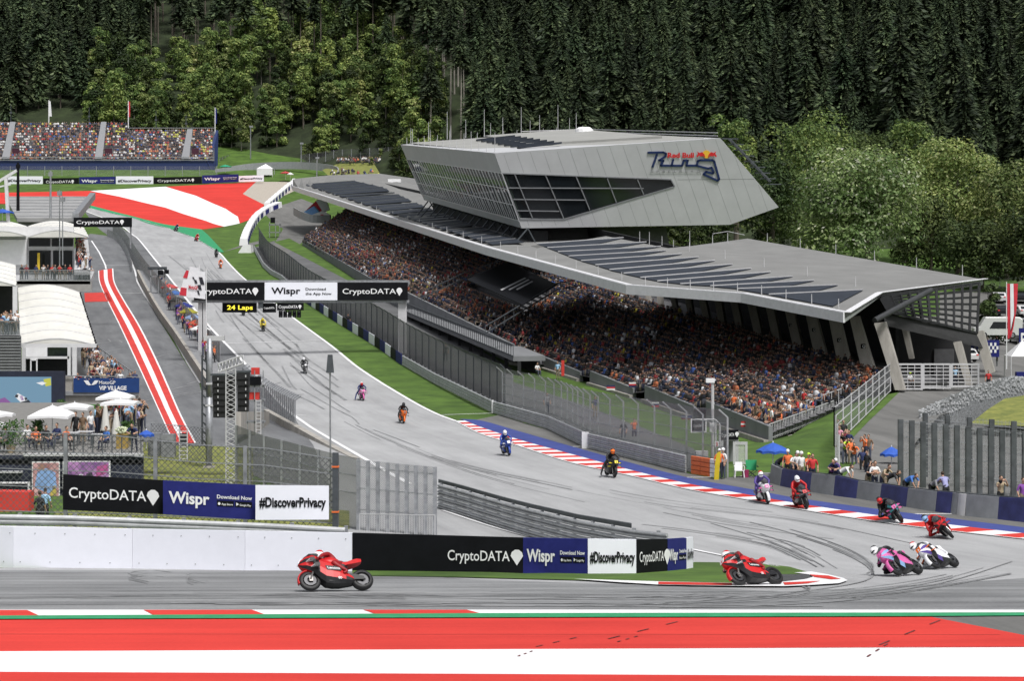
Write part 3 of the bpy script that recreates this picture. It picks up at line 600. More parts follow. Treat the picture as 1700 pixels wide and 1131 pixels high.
# wire fence and gates at the near end
fa, fb_ = P(1478, 650, 170), P(1385, 742, 131); fta, ftb = P(1478, 603, 170), P(1385, 676, 131)
sf = thing('metal_fence', 'light grey welded mesh fence climbing beside the grass bank to the stand', 'fence', fb_)
b = MB(); b.sheet([fb_, fa], [ftb, fta]); b.build('mesh_panel', GRID, sf)
for i in range(9): t = i/8; b = MB(); b.bar(fb_.lerp(fa, t), ftb.lerp(fta, t)+V((0, 0, .05)), .09); b.build('fence_post', LGREY, sf)
b = MB()
for h in (.02, .25, .5, .75, .98): b.bar(fb_.lerp(ftb, h), fa.lerp(fta, h), .05)
b.build('fence_rail', LGREY, sf)
f2a, f2b, t2a, t2b = fb_, P(1393, 800, 117.5), ftb, P(1393, 722, 117.5)
sf = thing('metal_fence', 'short welded mesh fence dropping towards the track beside packed onlookers', 'fence', f2b)
b = MB(); b.sheet([f2b, f2a], [t2b, t2a]); b.build('mesh_panel', GRID, sf)
for i in range(4): t = i/3; b = MB(); b.bar(f2b.lerp(f2a, t), t2b.lerp(t2a, t), .09); b.build('fence_post', LGREY, sf)
for k, (x0, x1) in enumerate(((1484, 1530), (1533, 1577), (1580, 1624))):
    gt = thing('metal_gate', ['grey barred fence panel closing the left of the road by the last leaning column', 'grey barred gate leaf in the middle of the road under the roof end', 'grey barred gate leaf at the right end by the stone wall'][k], 'gate', P(x0, 648, 171+k*2)); b = MB(); y0, y1 = 171+k*1.5, 172.4+k*1.5
    for xa, ya in ((x0, y0), (x1, y1)): b.bar(P(xa, 648-k*2, ya), P(xa, 604, ya), .16)
    for yy in (605, 646-k*2): b.bar(P(x0, yy, y0), P(x1, yy, y1), .14)
    b.build('gate_frame', LGREY, gt); b = MB()
    for i in range(1, 7): yy = 605+i*6; b.bar(P(x0, yy, y0), P(x1, yy, y1), .07)
    for i in range(1, 4): xx = x0+(x1-x0)*i/4; b.bar(P(xx, 647, (y0+y1)/2), P(xx, 605, (y0+y1)/2), .05)
    b.build('gate_bars', LGREY, gt)
# ================================================================ raised glass-fronted building over the stand
A0, A1, A2 = P(866, 379, 268), P(1212, 373, 273.5), P(821, 254, 265)
wp = lambda a, c: plane_pt(a, c, A0, A1, A2)
fT = [wp(821, 254), wp(1196, 229), wp(1293, 344), wp(1212, 373), wp(866, 379)]
Dv = P(665, 240, 332)-fT[0]; Db = P(704, 332, 330)-fT[4]
bk_ = [fT[0]+Dv, fT[1]+Dv*.98, fT[2]+Db, fT[3]+Db, fT[4]+Db]
wing = thing('wing_building', 'angular grey building with dark glass front floating over the grandstand roof', 'building', P(990, 400, 285))
b = MB()
w0, w1, w2, w3, w4 = [wp(*q) for q in ((833.5, 287.6), (1113.5, 298), (1120, 309), (936.5, 364), (861, 362))]
b.add([fT[0], fT[1], fT[2], fT[3], fT[4], w0, w1, w2, w3, w4], [(0, 5, 6, 1), (1, 6, 7, 2), (2, 7, 8, 3), (3, 8, 4), (8, 9, 4), (9, 5, 0, 4)][0:0])
b.poly([fT[0], w0, w1, fT[1]]); b.poly([fT[1], w1, w2, fT[2]]); b.poly([fT[2], w2, fT[3]]); b.poly([fT[3], w2, w3]); b.poly([fT[3], w3, fT[4]]); b.poly([fT[4], w3, w4]); b.poly([fT[4], w4, w0, fT[0]])
b.poly([fT[1], fT[2], bk_[2], bk_[1]]); b.poly([fT[2], fT[3], bk_[3], bk_[2]]); b.poly([fT[3], fT[4], bk_[4], bk_[3]]); b.poly(bk_); b.poly([fT[0], fT[1], bk_[1], bk_[0]])
# track side: solid bands over and under the glass
def sp(u, v): return fT[4].lerp(fT[0], v).lerp(bk_[4].lerp(bk_[0], v), u)
vb, vt = .1, .735
for v0, v1 in ((0, vb), (vt, 1)): b.poly([sp(0, v0), sp(1, v0), sp(1, v1), sp(0, v1)])
b.build('facade', PANEL, wing)
nf = (fT[4]-fT[0]).cross(fT[1]-fT[0]).normalized(); nf = nf if nf.y < 0 else -nf
b = MB(); b.prism([q-nf*.12 for q in (w0, w1, w2, w3, w4)], -nf*.2); gl = b.build('window', GLASS, wing)
b = MB()
def fb(p, q): b.bar(wp(*p)+nf*.02, wp(*q)+nf*.02, .11, .14)
Z = lambda x, y: (640+x/2.4286, 190+y/2.4286)
for p, q in (((520, 240), (592, 418)), ((645, 245), (718, 420)), ((768, 250), (823, 385)), ((893, 257), (930, 355)), ((1015, 262), (1040, 322)), ((470, 238), (540, 420))): fb(Z(*p), Z(*q))
for p, q in (((495, 296), (1040, 298)), ((515, 342), (810, 345)), ((530, 388), (700, 390)), ((470, 237), (1150, 262)), ((540, 422), (720, 422)), ((720, 422), (1165, 290)), ((1150, 262), (1165, 290))): fb(Z(*p), Z(*q))
b.build('mullion', M('mullion grey', (.16, .165, .175), .5), gl)
ns = (fT[0]-fT[4]).cross(bk_[4]-fT[4]).normalized(); ns = ns if ns.x < 0 else -ns
b = MB(); b.prism([sp(u, v)-ns*.25 for u, v in ((0, vb), (1, vb), (1, vt), (0, vt))], -ns*.2); gs = b.build('window', M('side glazing', (.03, .04, .035), .03, var=0, spec=1), wing)
b = MB(); rr = random.Random(4)
for i in range(52): u = i/51; b.bar(sp(u, vb)+ns*.02, sp(min(1, max(0, u+.012*(i % 3))), vt)+ns*.02, .3, .05, up=ns)
for v in (vb, vb+.21, vb+.42, vt): b.bar(sp(0, v)-ns*.02, sp(1, v)-ns*.02, .1)
b.build('sun_fin', FASC, gs)
for x0 in np.linspace(835, 1285, 21):
    b = MB()
    p, q = wp(x0, 380), wp(x0-52, 232); pts = []
    def inside(v):
        pr = [(821, 254), (1196, 229), (1293, 344), (1212, 373), (866, 379)]; s = True
        for i in range(5):
            a, c = pr[i], pr[(i+1) % 5]; s &= (c[0]-a[0])*(v[1]-a[1])-(c[1]-a[1])*(v[0]-a[0]) >= -1
        wn = [(833.5, 287.6), (1113.5, 298), (1120, 309), (936.5, 364), (861, 362)]; s2 = True
        for i in range(5):
            a, c = wn[i], wn[(i+1) % 5]; s2 &= (c[0]-a[0])*(v[1]-a[1])-(c[1]-a[1])*(v[0]-a[0]) >= -1
        return s and not s2
    prev = None
    for t in range(31):
        v = (x0-52*t/30, 380-148*t/30); ok = inside(v)
        if ok and prev: b.bar(wp(*prev)+nf*.0, wp(*v)+nf*.0, .035, .02, up=nf)
        prev = v if ok else None
    if b.v: b.build('panel_joint', GREY, wing)
b = MB(); b.bar(wp(1125, 298)+nf*.0, wp(1252, 297)+nf*.0, .05, .03, up=nf)
b.build('panel_joint', GREY, wing)
b = MB(); T = Dv
ins = [fT[0]+V((2, 2, .05))+Dv*.02, fT[1]+V((-2, 2, .05)), bk_[1]+V((-1.5, -2, .05)), bk_[0]+V((1.5, -2, .05))]
b.prism(ins, V((0, 0, .12))); b.prism([ins[0].lerp(ins[2], .25)+V((0, 0, .1)), ins[1].lerp(ins[3], .12)+V((0, 0, .1)), ins[2]+V((0, 0, .1)), ins[3].lerp(ins[2], .45)+V((0, 0, .1))], V((0, 0, .35))); b.build('roof', M('wing roof', (.3, .3, .285), .8, var=.08, scale=.2), wing)
b = MB()
for k in range(8):
    b = MB(); q = ins[0].lerp(ins[3], .1+k*.09).lerp(ins[1].lerp(ins[2], .1+k*.09), .12+.02*k); r2 = q+(ins[1]-ins[0])*.22; b.prism([q+V((0, 0, .3)), r2+V((0, 0, .5)), r2+V((-.3, 1.5, .5)), q+V((-.3, 1.5, .3))], V((0, 0, .25))); b.build('roof_louvre', SKYL, wing)
b = MB()
for e0, e1 in ((fT[0], bk_[0]), (bk_[0], bk_[1])):
    for i in range(14): q = e0.lerp(e1, (i+.5)/14)+V((.6, -.5, 0)); b.tube(q, q+V((0, 0, 2.6 if i % 3 == 0 else 1.2)), .05, .03, 5)
q0, q1 = bk_[1].lerp(bk_[0], .1), fT[1]
for p, q in ((bk_[1]+V((0, 0, .6)), fT[1]+V((-.4, 0, .7))), (bk_[1].lerp(bk_[0], .35)+V((0, 0, .9)), bk_[1]+V((0, 0, .6)))): b.bar(p, q, .12); b.bar(p+V((0, 0, -.4)), q+V((0, 0, -.4)), .12)
for k in range(9): q = bk_[1].lerp(bk_[0], .05+.1*k)+V((0, 0, .4)); b.tube(q, q+V((0, 0, 3.0+1.5*(k % 2))), .06, .03, 5)
b.build('roof_railing', LGREY, wing)
b = MB(); b.lathe([(0, 1.0), (.9, .95), (1.4, .6), (1.5, 0)], P(970, 218, 320)+V((0, 0, -.3)), n=14); b.build('roof_dome', WHITE, wing)
b = MB()
for i in range(9):
    t = i/8; p = wp(1196, 229).lerp(wp(1268, 305), t)+V((1.0, 1.2, 0)); b.bar(p+V((-.6, 0, 0)), p+V((1.5, .3, 0)), .12)
b.bar(wp(1200, 232)+V((1.0, 1.2, .2)), wp(1268, 303)+V((1.0, 1.2, .2)), .5, .2); b.build('side_louvre', DSTEEL, wing)
# pedestal and struts
b = MB(); b.prism([P(885, 378, 276), P(1106, 377, 278), P(1112, 412, 276), P(900, 420, 274)], V((-6, 26, 0))); b.build('pedestal', M('pedestal concrete', (.14, .14, .145), .8, var=.12), wing)
b = MB()
for i in range(16):
    t = i/15; q = fT[4].lerp(bk_[4], t)+V((.8, 0, 0)); b = MB(); b.bar(q, q+V((-2.2+.3*(i % 2), -1.5, -2.6)), .15); b.bar(q, q+V((1.5, 1, -2.8)), .15); b.build('strut', DSTEEL, wing)
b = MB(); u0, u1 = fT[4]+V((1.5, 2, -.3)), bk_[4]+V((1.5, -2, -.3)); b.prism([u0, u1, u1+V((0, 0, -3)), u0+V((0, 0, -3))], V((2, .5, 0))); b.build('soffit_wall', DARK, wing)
# emblem on the facade
L = lambda x, y: wp(1040+x/8.947, 230+y/8.947)+nf*.1
sign = MB(); strokes = [[(322, 205), (545, 200), (585, 222), (575, 262), (485, 320)], [(450, 235), (385, 415)], [(480, 318), (545, 325), (505, 398), (822, 400), (848, 322), (908, 322), (888, 398), (1040, 398)], [(690, 312), (668, 398)],
    [(1040, 398), (1058, 330), (1090, 318), (1280, 318), (1302, 340), (1374, 600), (1350, 622), (1142, 528), (1180, 490), (1278, 515), (1290, 498), (1262, 428), (1208, 442), (1040, 398)]]
for s_ in strokes:
    for p, q in zip(s_[:-1], s_[1:]):
        sign.bar(L(*p), L(*q), .27, .12, up=nf)
        for c in (p, q): sign.tube(L(*c)-nf*.06, L(*c)+nf*.06, .135, .135, 10)
sg = sign.build('emblem', M('sign navy', (.015, .03, .11), .4, var=.05), wing)
fc = Face(L(607, 282), L(998, 282), L(998, 190), L(607, 190)); b = MB(); fc.text(b, 'Red Bull', 0, .05, .78, w=1., off=.03, bold=.055); b.build('lettering', M('sign red', (.65, .03, .035), .4, var=.05), sg)
fc = Face(L(345, 502), L(1110, 502), L(1110, 465), L(345, 465)); b = MB()
for i, ch in enumerate('SPIELBERG'): fc.text(b, ch, i/9+.02, .05, .85, w=.05, off=.02)
b.bar(fc.at(0, .4, .02), fc.at(1, .4, .02), .03); b.build('lettering', GREY, sg)
b = MB(); c_ = L(1185, 230); ex, ey = (L(1245, 230)-c_), (L(1185, 170)-c_); b.prism([c_+ex*math.cos(a*R(18))+ey*math.sin(a*R(18)) for a in range(20)], nf*.05); b.build('sun_disc', M('sign yellow', (.85, .5, .05), .4, var=.05), sg)
b = MB()
for s_ in (-1, 1):
    pr = [(20, 40), (35, -5), (70, -35), (105, -20), (140, -45), (128, -8), (150, 20), (140, 45), (115, 18), (92, 30), (60, 28), (45, 12), (40, 40)]
    b.prism([L(1185+s_*a, 230+c)+nf*.07 for a, c in pr], nf*.04)
b.build('bull_shape', MATS['sign red'], sg)
# ================================================================ sponsor boards
def leaf(fc, mb, u, v, h, off=.03):
    """pointed drop emblem beside the lettering"""
    k = fc.h/fc.w
    pts = [(.0, .55), (.08, .82), (.3, 1.), (.56, 1.), (.78, .82), (.86, .55), (.43, -.15)]
    fc.shape(mb, [(u+a*h*k, v+c*h) for a, c in pts], off)
def sponsor(kind, fc, label, group=None, cat='advertising board', lay=None, thick=.07, parent=None, name='advertising_board', rear=True):
    m = {'crypto': BLACK, 'wispr': NAVY, 'privacy': PALE, 'blank': PALE, 'wisprw': PALE}[kind]
    b = MB(); fc.slab(b, thick); o = b.build(name, m, parent)
    if parent is None: tag(o, label, cat, group)
    if fc.n.y > 0: fc.n = -fc.n
    L_ = MB()
    if kind == 'crypto':
        u0, w_, v, h = lay or (.06, .76, .34, .3); fc.text(L_, 'CryptoDATA', u0, v, h, w_, bold=.012); leaf(fc, L_, u0+w_+.005, v-.06, h*1.35)
        L_.build('lettering', WHITE, o)
    elif kind == 'wispr':
        u0, w_, v, h = lay or (.06, .44, .36, .34); fc.text(L_, 'Wispr', u0, v, h, w_, bold=.04)
        u1 = u0+w_+.08; w2 = .96-u1; fc.text(L_, 'Download Now', u1, v+.2, .11, w2, bold=.03); L_.build('lettering', WHITE, o)
        for k, t in enumerate(('App Store', 'Google Play')):
            ua = u1+k*w2*.52; bb = MB(); fc.shape(bb, [(ua, v-.02), (ua+w2*.48, v-.02), (ua+w2*.48, v+.14), (ua, v+.14)], .015); bo = bb.build('store_badge', BLACK, o); bb = MB()
            fc.text(bb, t, ua+w2*.13, v+.015, .06, w2*.32, .025)
            if k: fc.shape(bb, [(ua+w2*.03, v+.01), (ua+w2*.11, v+.06), (ua+w2*.03, v+.11)], .025)
            else: fc.shape(bb, [(ua+w2*.065+w2*.04*math.cos(a*1.047), v+.05+.045*math.sin(a*1.047)) for a in range(6)], .025)
            bb.build('lettering', WHITE, bo)
    elif kind == 'privacy':
        u0, w_, v, h = lay or (.05, .9, .36, .3); fc.text(L_, '#DiscoverPrivacy', u0, v, h, w_, bold=.045); L_.build('lettering', BLACK, o)
    elif kind == 'wisprw':
        fc.text(L_, 'Wispr', .09, .36, .36, .4, bold=.035); fc.text(L_, 'Download', .56, .56, .14, .28, bold=.02); fc.text(L_, 'the App Now', .56, .3, .14, .36, bold=.02); L_.build('lettering', BLACK, o)
    return o
def bface(x0, b0, t0, x1, b1, t1, y0=None, y1=None):
    return pic_face(x0, b0, t0, y0 or GY(b0), x1, b1, t1, y1 or GY(b1))
# low wall of panels along the corner exit
TW = [(-60, 941, 873), (22, 943.3, 875.2), (220, 945.5, 878.6), (407, 948.5, 882), (585, 950, 885.5)]
for i in range(4):
    (x0, b0, t0), (x1, b1, t1) = TW[i], TW[i+1]
    f_ = bface(x0, b0, t0, x1-.5, b1, t1); o = sponsor('blank', f_, ['blank white wall panel at the very left edge beside the track', 'blank white wall panel below the red banner box and dark banner', 'blank white wall panel below the big navy banner', 'blank white wall panel ending at the long black panel'][i], thick=.12, name='wall_panel', cat='wall panel')
    for s_ in range(8): bb = MB(); bb.box(f_.at(.06+.126*s_, .15+.7*(s_ % 2), .01), (.03, .02, .03)); bb.build('panel_bolt', GREY, o)
    bb = MB(); bb.prism([P(x0, b0+3, f_.bl.y+.1), P(x1, b1+3, f_.br.y+.1), P(x1, b1-3, f_.br.y+.1), P(x0, b0-3, f_.bl.y+.1)], V((0, .3, 0))); bb.build('panel_foot', BLACK, o)
BW = [(585, 950, 885.5), (868.5, 953.5, 893.5), (976, 955.5, 895.5), (1056.5, 955, 896.5), (1108.5, 951, 895.5), (1140, 947.5, 893.5), (1151, 945.5, 892)]
BK = [('crypto', 'long black wall panel with white lettering and drop emblem beside the apex grass', (.565, .36, .35, .28)), ('wispr', 'navy wall panel with white lettering between the long black and white panels', None), ('privacy', 'white hashtag panel on the low wall beside the apex grass', (.04, .93, .36, .3)),
      ('crypto', 'short black wall panel with lettering where the low wall bends', (.08, .78, .36, .3)), ('wispr', 'narrow navy wall panel at the bend of the low wall', None), ('privacy', 'white end panel seen edge-on at the tip of the low wall', None)]
for i, (k, lb, ly) in enumerate(BK):
    (x0, b0, t0), (x1, b1, t1) = BW[i], BW[i+1]; f_ = bface(x0, b0, t0, x1-.3, b1, t1); o = sponsor(k, f_, lb, lay=ly, thick=.12, name='wall_panel', cat='wall panel')
# hoardings hung on the wire fence behind
NB = [('crypto', (104.5, 847, 788, 271, 854.5, 798), 'large black hoarding with white lettering hung on the wire fence', (.06, .77, .36, .3)), ('wispr', (270.6, 854.5, 798, 424.5, 863.5, 806), 'large navy hoarding with white lettering hung on the wire fence', None), ('privacy', (424.2, 863.8, 806, 546, 863.2, 807), 'large white hashtag hoarding hung at the fence end by the thick post', (.05, .91, .38, .28))]
for k, q, lb, ly in NB: sponsor(k, bface(*q, 76, 76.5), lb, lay=ly, name='fence_hoarding', cat='hoarding')
# ---------------------------------------------------------------- start gantry
gy = 219
def gxy(a): return gy+(a-500)/336*5
ga = thing('start_gantry', 'start line gantry spanning the track with black and white lettered banner', 'gantry', G(500, 590))
for k, x0, x1, ly in (('crypto', 322, 439, (.06, .76, .36, .3)), ('wisprw', 439.4, 560, None), ('crypto', 560.4, 677, (.07, .76, .36, .3))): sponsor(k, bface(x0, 498.5, 469, x1, 498.5, 469, gxy(x0), gxy(x1)), '', lay=ly, parent=ga, name='banner', thick=.2)
b = MB()
for yy in (467.5, 500.5): b.bar(P(318, yy, gxy(318)+.5), P(679, yy, gxy(679)+.5), .3)
for i in range(24):
    a, c = 320+i*15, 335+i*15; b.bar(P(a, 500 if i % 2 else 468, gxy(a)+.8), P(c, 468 if i % 2 else 500, gxy(c)+.8), .15)
b.build('truss', STEEL, ga)
for x0, x1, yb in ((661, 675, 596), (329, 335.5, 600), (337, 342, 600)):
    b = MB(); b.prism([P(x0, yb, gxy(x0)+.6), P(x1, yb, gxy(x1)+.6), P(x1, 499, gxy(x1)+.6), P(x0, 499, gxy(x0)+.6)], V((0, .7, 0))); b.build('gantry_post', LGREY, ga)
def small_sign(name, label, cat, q, y, m=BLACK, txt=None, tm=WHITE, par=None, lay=(.1, .3, .4, .8), thick=.15):
    f_ = pic_face(q[0], q[3], q[1], y, q[2], q[3], q[1], y); b = MB(); f_.slab(b, thick); o = b.build(name, m, par)
    if par is None: tag(o, label, cat)
    if txt:
        f_.n = V((0, -1, 0)); b = MB(); f_.text(b, txt, lay[0], lay[1], lay[2], lay[3], .03, .03); b.build('lettering', tm, o)
    return o, f_
YEL = emit_mat('lit yellow', (.9, .75, .05), 1.1)
small_sign('lap_counter', 'black lap counter reading 24 Laps in yellow under the gantry', 'lap counter', (369, 501.5, 426, 519), 218.4, txt='24 Laps', tm=YEL, lay=(.14, .28, .42, .75))
o, f_ = small_sign('display_board', 'small black display panel right of the lap counter under the gantry', 'display panel', (436, 503.5, 458, 519), 218.6, txt='CryptoDATA', lay=(.1, .4, .2, .8)); 
b = MB(); b.bar(P(433, 502, 218.5), P(433, 512, 218.5), .5); b.build('panel_bracket', DSTEEL, o)
o, f_ = small_sign('start_lights', 'black start light box with lettered header hanging under the gantry', 'start lights', (460, 503, 504, 515.5), 218.8, txt='CryptoDATA', lay=(.06, .3, .38, .72)); b = MB(); leaf(f_, b, .8, .25, .5); b.build('lettering', WHITE, o)
for i in range(5):
    c_ = P(466+i*7.6, 521.5, 218.8); b = MB(); b.box(c_, (.4, .3, .72)); lo_ = b.build('light_box', BLACK, o); b = MB()
    for dz in (-.2, .2): b.lathe([(.13, 0), (.13, .1)], c_+V((0, -.3, dz)), 'Y', 10); b.ell(c_+V((0, -.16, dz)), (.11, .04, .11), 8, 4)
    b.build('lamp_lens', GLASS, lo_)
# ---------------------------------------------------------------- guard rails: stacked corrugated beams on posts
BEAMM = M('rail zinc', (.52, .53, .54), .4, .35, var=.15, scale=1.5)
def guard_rail(base, h, n, label, wh=None, mats=None, name='guard_rail', post_step=2.0, th=.08, posts_back=.18):
    t = thing(name, label, 'guard rail', base[len(base)//2]); pts = resample(base, 1.0)
    def nrm(i):
        d = pts[min(i+1, len(pts)-1)]-pts[max(i-1, 0)]; q = V((-d.y, d.x, 0)).normalized(); return q
    N_ = [nrm(i) for i in range(len(pts))]; sgn = 1 if N_[len(N_)//2].dot(V((0, 1, 0)) if abs(N_[len(N_)//2].y) > .6 else V((1, 0, 0))) > 0 else -1
    for k in range(n):
        z0, z1 = h*k/n+.03, h*(k+1)/n-.005; prof = [(0.02, z0), (-.04, z0+.2*(z1-z0)), (-.04, z0+.35*(z1-z0)), (.03, z0+.5*(z1-z0)), (-.04, z0+.65*(z1-z0)), (-.04, z0+.8*(z1-z0)), (.02, z1), (.06, z1), (.06, z0)]
        b = MB(); b.loft([[p+N_[i]*sgn*a+V((0, 0, zz)) for a, zz in prof] for i, p in enumerate(pts)]); b.build('rail_beam', mats or BEAMM, t)
    for j, p in enumerate(resample(base, max(post_step, sum((b_-a_).length for a_, b_ in zip(base[:-1], base[1:]))/60))):
        i = min(range(len(pts)), key=lambda q: (pts[q]-p).length); b = MB(); b.box(p+N_[i]*sgn*posts_back+V((0, 0, h/2)), (.14, .14, h+.08)); b.build('rail_post', STEEL, t)
    return t
RB = [(668, 607), (721, 638), (818, 687), (910, 714), (973, 745), (1094, 775), (1146, 788.5)]
gr_w = [G(*q) for q in RB]
guard_rail(gr_w, 1.05, 4, 'pale four-beam guard rail curving along the right of the track to the orange end')
b = MB(); oe = thing('rail_end_barrier', 'orange and white striped end of the guard rail by the marshal hut', 'barrier', G(1168, 793))
for k in range(4):
    for j, (x0, x1, m) in enumerate(((1147, 1162, ORANGE), (1162.5, 1178, ORANGE), (1178.5, 1186, WHITE))):
        p, q = G(x0, 788.5+(x0-1147)*.17), G(x1, 788.5+(x1-1147)*.17); b = MB(); z0 = .06+.26*k; b.prism([p+V((0, 0, z0)), q+V((0, 0, z0)), q+V((0, 0, z0+.22)), p+V((0, 0, z0+.22))], V((.1, .3, 0))); b.build('striped_beam', m, oe)
guard_rail([G(*q) for q in ((421, 415), (437, 445), (450, 457), (467, 466), (486, 484), (505, 500))], .9, 3, 'weathered guard rail beside the grass far up the straight', post_step=4)
al = [G(*q) for q in ((727, 845), (770, 858), (800, 868), (840, 881), (880, 893), (960, 915), (1050, 934), (1110, 942), (1146, 943))]
guard_rail(al, 1.2, 4, 'four-beam guard rail curving from the wire fence to the tip of the low wall', mats=M('rail zinc dark', (.42, .43, .44), .4, .45, var=.2, scale=1.5))
b = MB(); q = [p+V((0, .5, 1.2)) for p in al[:7]]; b.loft([[p, p+V((0, .25, 0)), p+V((0, .25, .16)), p+V((0, 0, .16))] for p in q]); tag(b.build('long_plank', DSTEEL), 'dark plank capping the back of the curved guard rail', 'plank')
guard_rail([P(-60, 890, 74.5), P(120, 893, 74.5), P(300, 900, 74.3), P(440, 906, 74), P(585, 914, 73.5)], .8, 2, 'steel guard rail running behind the blank white wall panels')
# marker posts painted white on the rails
for k, (a, c, lb) in enumerate(((820, 687, 'slim white marker post on the guard rail where the grass ends'), (974, 745.5, 'broad white marker post on the guard rail above the blue paint'))):
    p = G(a, c); b = MB(); b.box(p+V((-.1, -.14, .58)), (.16+.3*k, .1, 1.1)); tag(b.build('marker_post', WHITE), lb, 'marker post')
# ---------------------------------------------------------------- wire fences
def wire_fence(base, h, label, step, net, post=.1, lean=None, pm=STEEL, name='wire_fence', cables=(), cat='fence', hs=None, flip=(0, 0, 0)):
    t = thing(name, label, cat, base[len(base)//2]); hs = hs or [h]*len(base); tops = [p+V((0, 0, hh)) for p, hh in zip(base, hs)]
    b = MB(); b.sheet(base, tops)
    if lean: b.sheet(tops, [p+V(lean) for p in tops])
    b.build('netting', net, t)
    L_ = [0]
    for p, q in zip(base[:-1], base[1:]): L_.append(L_[-1]+(q-p).length)
    n = max(2, min(95, int(L_[-1]/step)+1))
    for i in range(n):
        s_ = L_[-1]*i/(n-1); j = max(0, min(len(base)-2, int(np.searchsorted(L_, s_)-1))); f_ = (s_-L_[j])/max(1e-6, L_[j+1]-L_[j]); p, q = base[j].lerp(base[j+1], f_), tops[j].lerp(tops[j+1], f_)
        b = MB(); b.bar(p+V(flip), q+V(flip), post, up=(0, 1, 0))
        if lean: b.bar(q, q+V(lean), post*.8)
        b.build('fence_post', pm, t)
    for c in cables:
        b = MB(); b.path([p.lerp(q, c)+V((0, -.03, 0)) for p, q in zip(base, tops)], .025, 4); b.build('fence_cable', STEEL, t)
    return t
off = lambda pts, dx, dy=0: [V((p.x+dx, p.y+dy, g(p.y+dy))) for p in pts]
cf = off([G(*q) for q in sm(RB[2:]+[(1185, 795)], 4)], .8, .3)
wire_fence(cf, 3.4, 'tall grey catch fence with cranked posts above the guard rail', 2.8, mesh_mat('catch fence netting', (.3, .305, .31), .1, .018, dense=.28), lean=(-.5, -.15, .45), cables=(.3, .5, .7, .9), pm=M('fence post zinc', (.4, .41, .42), .45, .4, var=.12))
cf2 = off([G(*q) for q in sm([(421, 412), (437, 440), (467, 463), (505, 497), (560, 532), (625, 573), (668, 604), (721, 636), (818, 687)], 4)], 1.0, .3)
wire_fence(cf2, 3.7, 'long dark catch fence running up the right of the straight', 3.6, mesh_mat('dark netting', (.07, .074, .08), .12, .04, dense=.52), lean=(-.4, -.1, .4), pm=DSTEEL)
lf = [P(-40, 880, 78), P(80, 884, 78), P(189, 886, 78), P(330, 890, 78), P(440, 893, 78), P(556, 896, 78)]
wire_fence(lf, 3.6, 'chain link fence with strand wires behind the low wall at left', 3.1, CHAIN, cables=(.2, .45, .62, .8, .99), pm=STEEL, hs=[3.85, 3.82, 3.77, 3.5, 3.45, 3.1], post=.14)
b = MB(); tp = thing('end_post', 'thick dark fence post with orange bands at the hoarding end', 'post', P(557, 890, 77.6)); b.box(P(557, 820, 77.6), (.22, .22, 3.1)); b.build('post_shaft', DSTEEL, tp)
for yy in (775, 850): b = MB(); b.box(P(557, yy, 77.6), (.27, .27, .06)); b.build('post_band', ORANGE, tp)
rf = [G(*q) for q in ((392, 838), (440, 850), (500, 862), (560, 874), (595, 880))]
wire_fence(rf, 3.9, 'close-meshed grey fence receding behind the hoardings', 1.6, mesh_mat('close netting', (.2, .205, .21), .1, .02, dense=.5), pm=STEEL, hs=[3.9, 3.6, 3.4, 3.2, 3.15], post=.13, cables=(.5, .75))
pf = [G(595, 881), G(662, 886), G(722, 891)]
wire_fence(pf, 2.9, 'row of heavy steel posts with netting ending the infield fence', .5, NET, pm=STEEL, post=.17, hs=[3.1, 3.0, 2.95], cables=(.3, .6, .9))
b = MB(); cb = thing('crowd_barrier', 'low tubular crowd barrier in front of the heavy steel posts', 'barrier', P(660, 895, 84)); q0, q1 = P(597, 896, 85), P(722, 899, 83)
for h in (.1, 1.05): b.tube(q0+V((0, 0, h)), q1+V((0, 0, h+.0)), .022, n=6)
for q in (q0, q1): b.tube(q+V((0, 0, 0)), q+V((0, 0, 1.05)), .022, n=6)
b.build('barrier_frame', LGREY, cb); b = MB()
for i in range(1, 30): q = q0.lerp(q1, i/30); b.tube(q+V((0, 0, .1)), q+V((0, 0, 1.05)), .01, n=4, cap=False)
b.build('barrier_bars', LGREY, cb)
# heavy posts with netting on the right, in two ranks
for k, (pp, lb, hh) in enumerate((([(1495, 806), (1550, 812), (1606, 818), (1666, 824), (1720, 829)], 'front rank of heavy grey fence posts behind the padded wall', 3.35), ([(1536, 792), (1590, 797), (1650, 803), (1720, 809)], 'rear rank of heavy grey fence posts below the stone wall', 3.4))):
    bs = [P(a, c, 104+k*5) for a, c in pp]
    wire_fence(bs, hh, lb, .56 if k == 0 else 1.05, mesh_mat('right netting %d' % k, (.3, .31, .32), .2, .016, False, .1), post=.25, pm=M('heavy post zinc', (.11, .118, .125), .5, .4, var=.25), cables=(.25, .5, .75, .97) if k == 0 else (.5, .9))
# ---------------------------------------------------------------- padded wall in blue and grey
PW = [(1282, 802, 771), (1300, 808, 779), (1349, 818, 786), (1388, 824, 790), (1426, 829, 799), (1465, 835, 804), (1509, 843, 811), (1557, 851, 816.5), (1583, 854, 818.5), (1593, 856, 819.5), (1606, 858, 821), (1660, 863.5, 825.5), (1720, 870, 829)]
PADB, PADG = M('navy pad cover', (.035, .04, .14), .55, var=.25, scale=1.5), M('grey pad cover', (.22, .23, .245), .55, var=.12, scale=1.5)
pl = ['pale end pad of the blue and grey wall by the marshal group', 'first navy pad from the marshal hut', 'grey pad below the marshals in white helmets', 'navy pad beside the leaning spectator in white', 'wide grey pad between two navy pads under the fence corner', 'navy pad below the men leaning in dark shirts', 'grey pad behind the pink-fronted motorcycle', 'navy pad below the man in the blue shirt', 'plain grey pad left of the white strip', 'narrow white pad strip in the padded wall', 'grey pad right of the white strip', 'navy pad near the photographer', 'grey pad at the right edge of the picture']
pc = 'gbgbgbgbgwgbg'
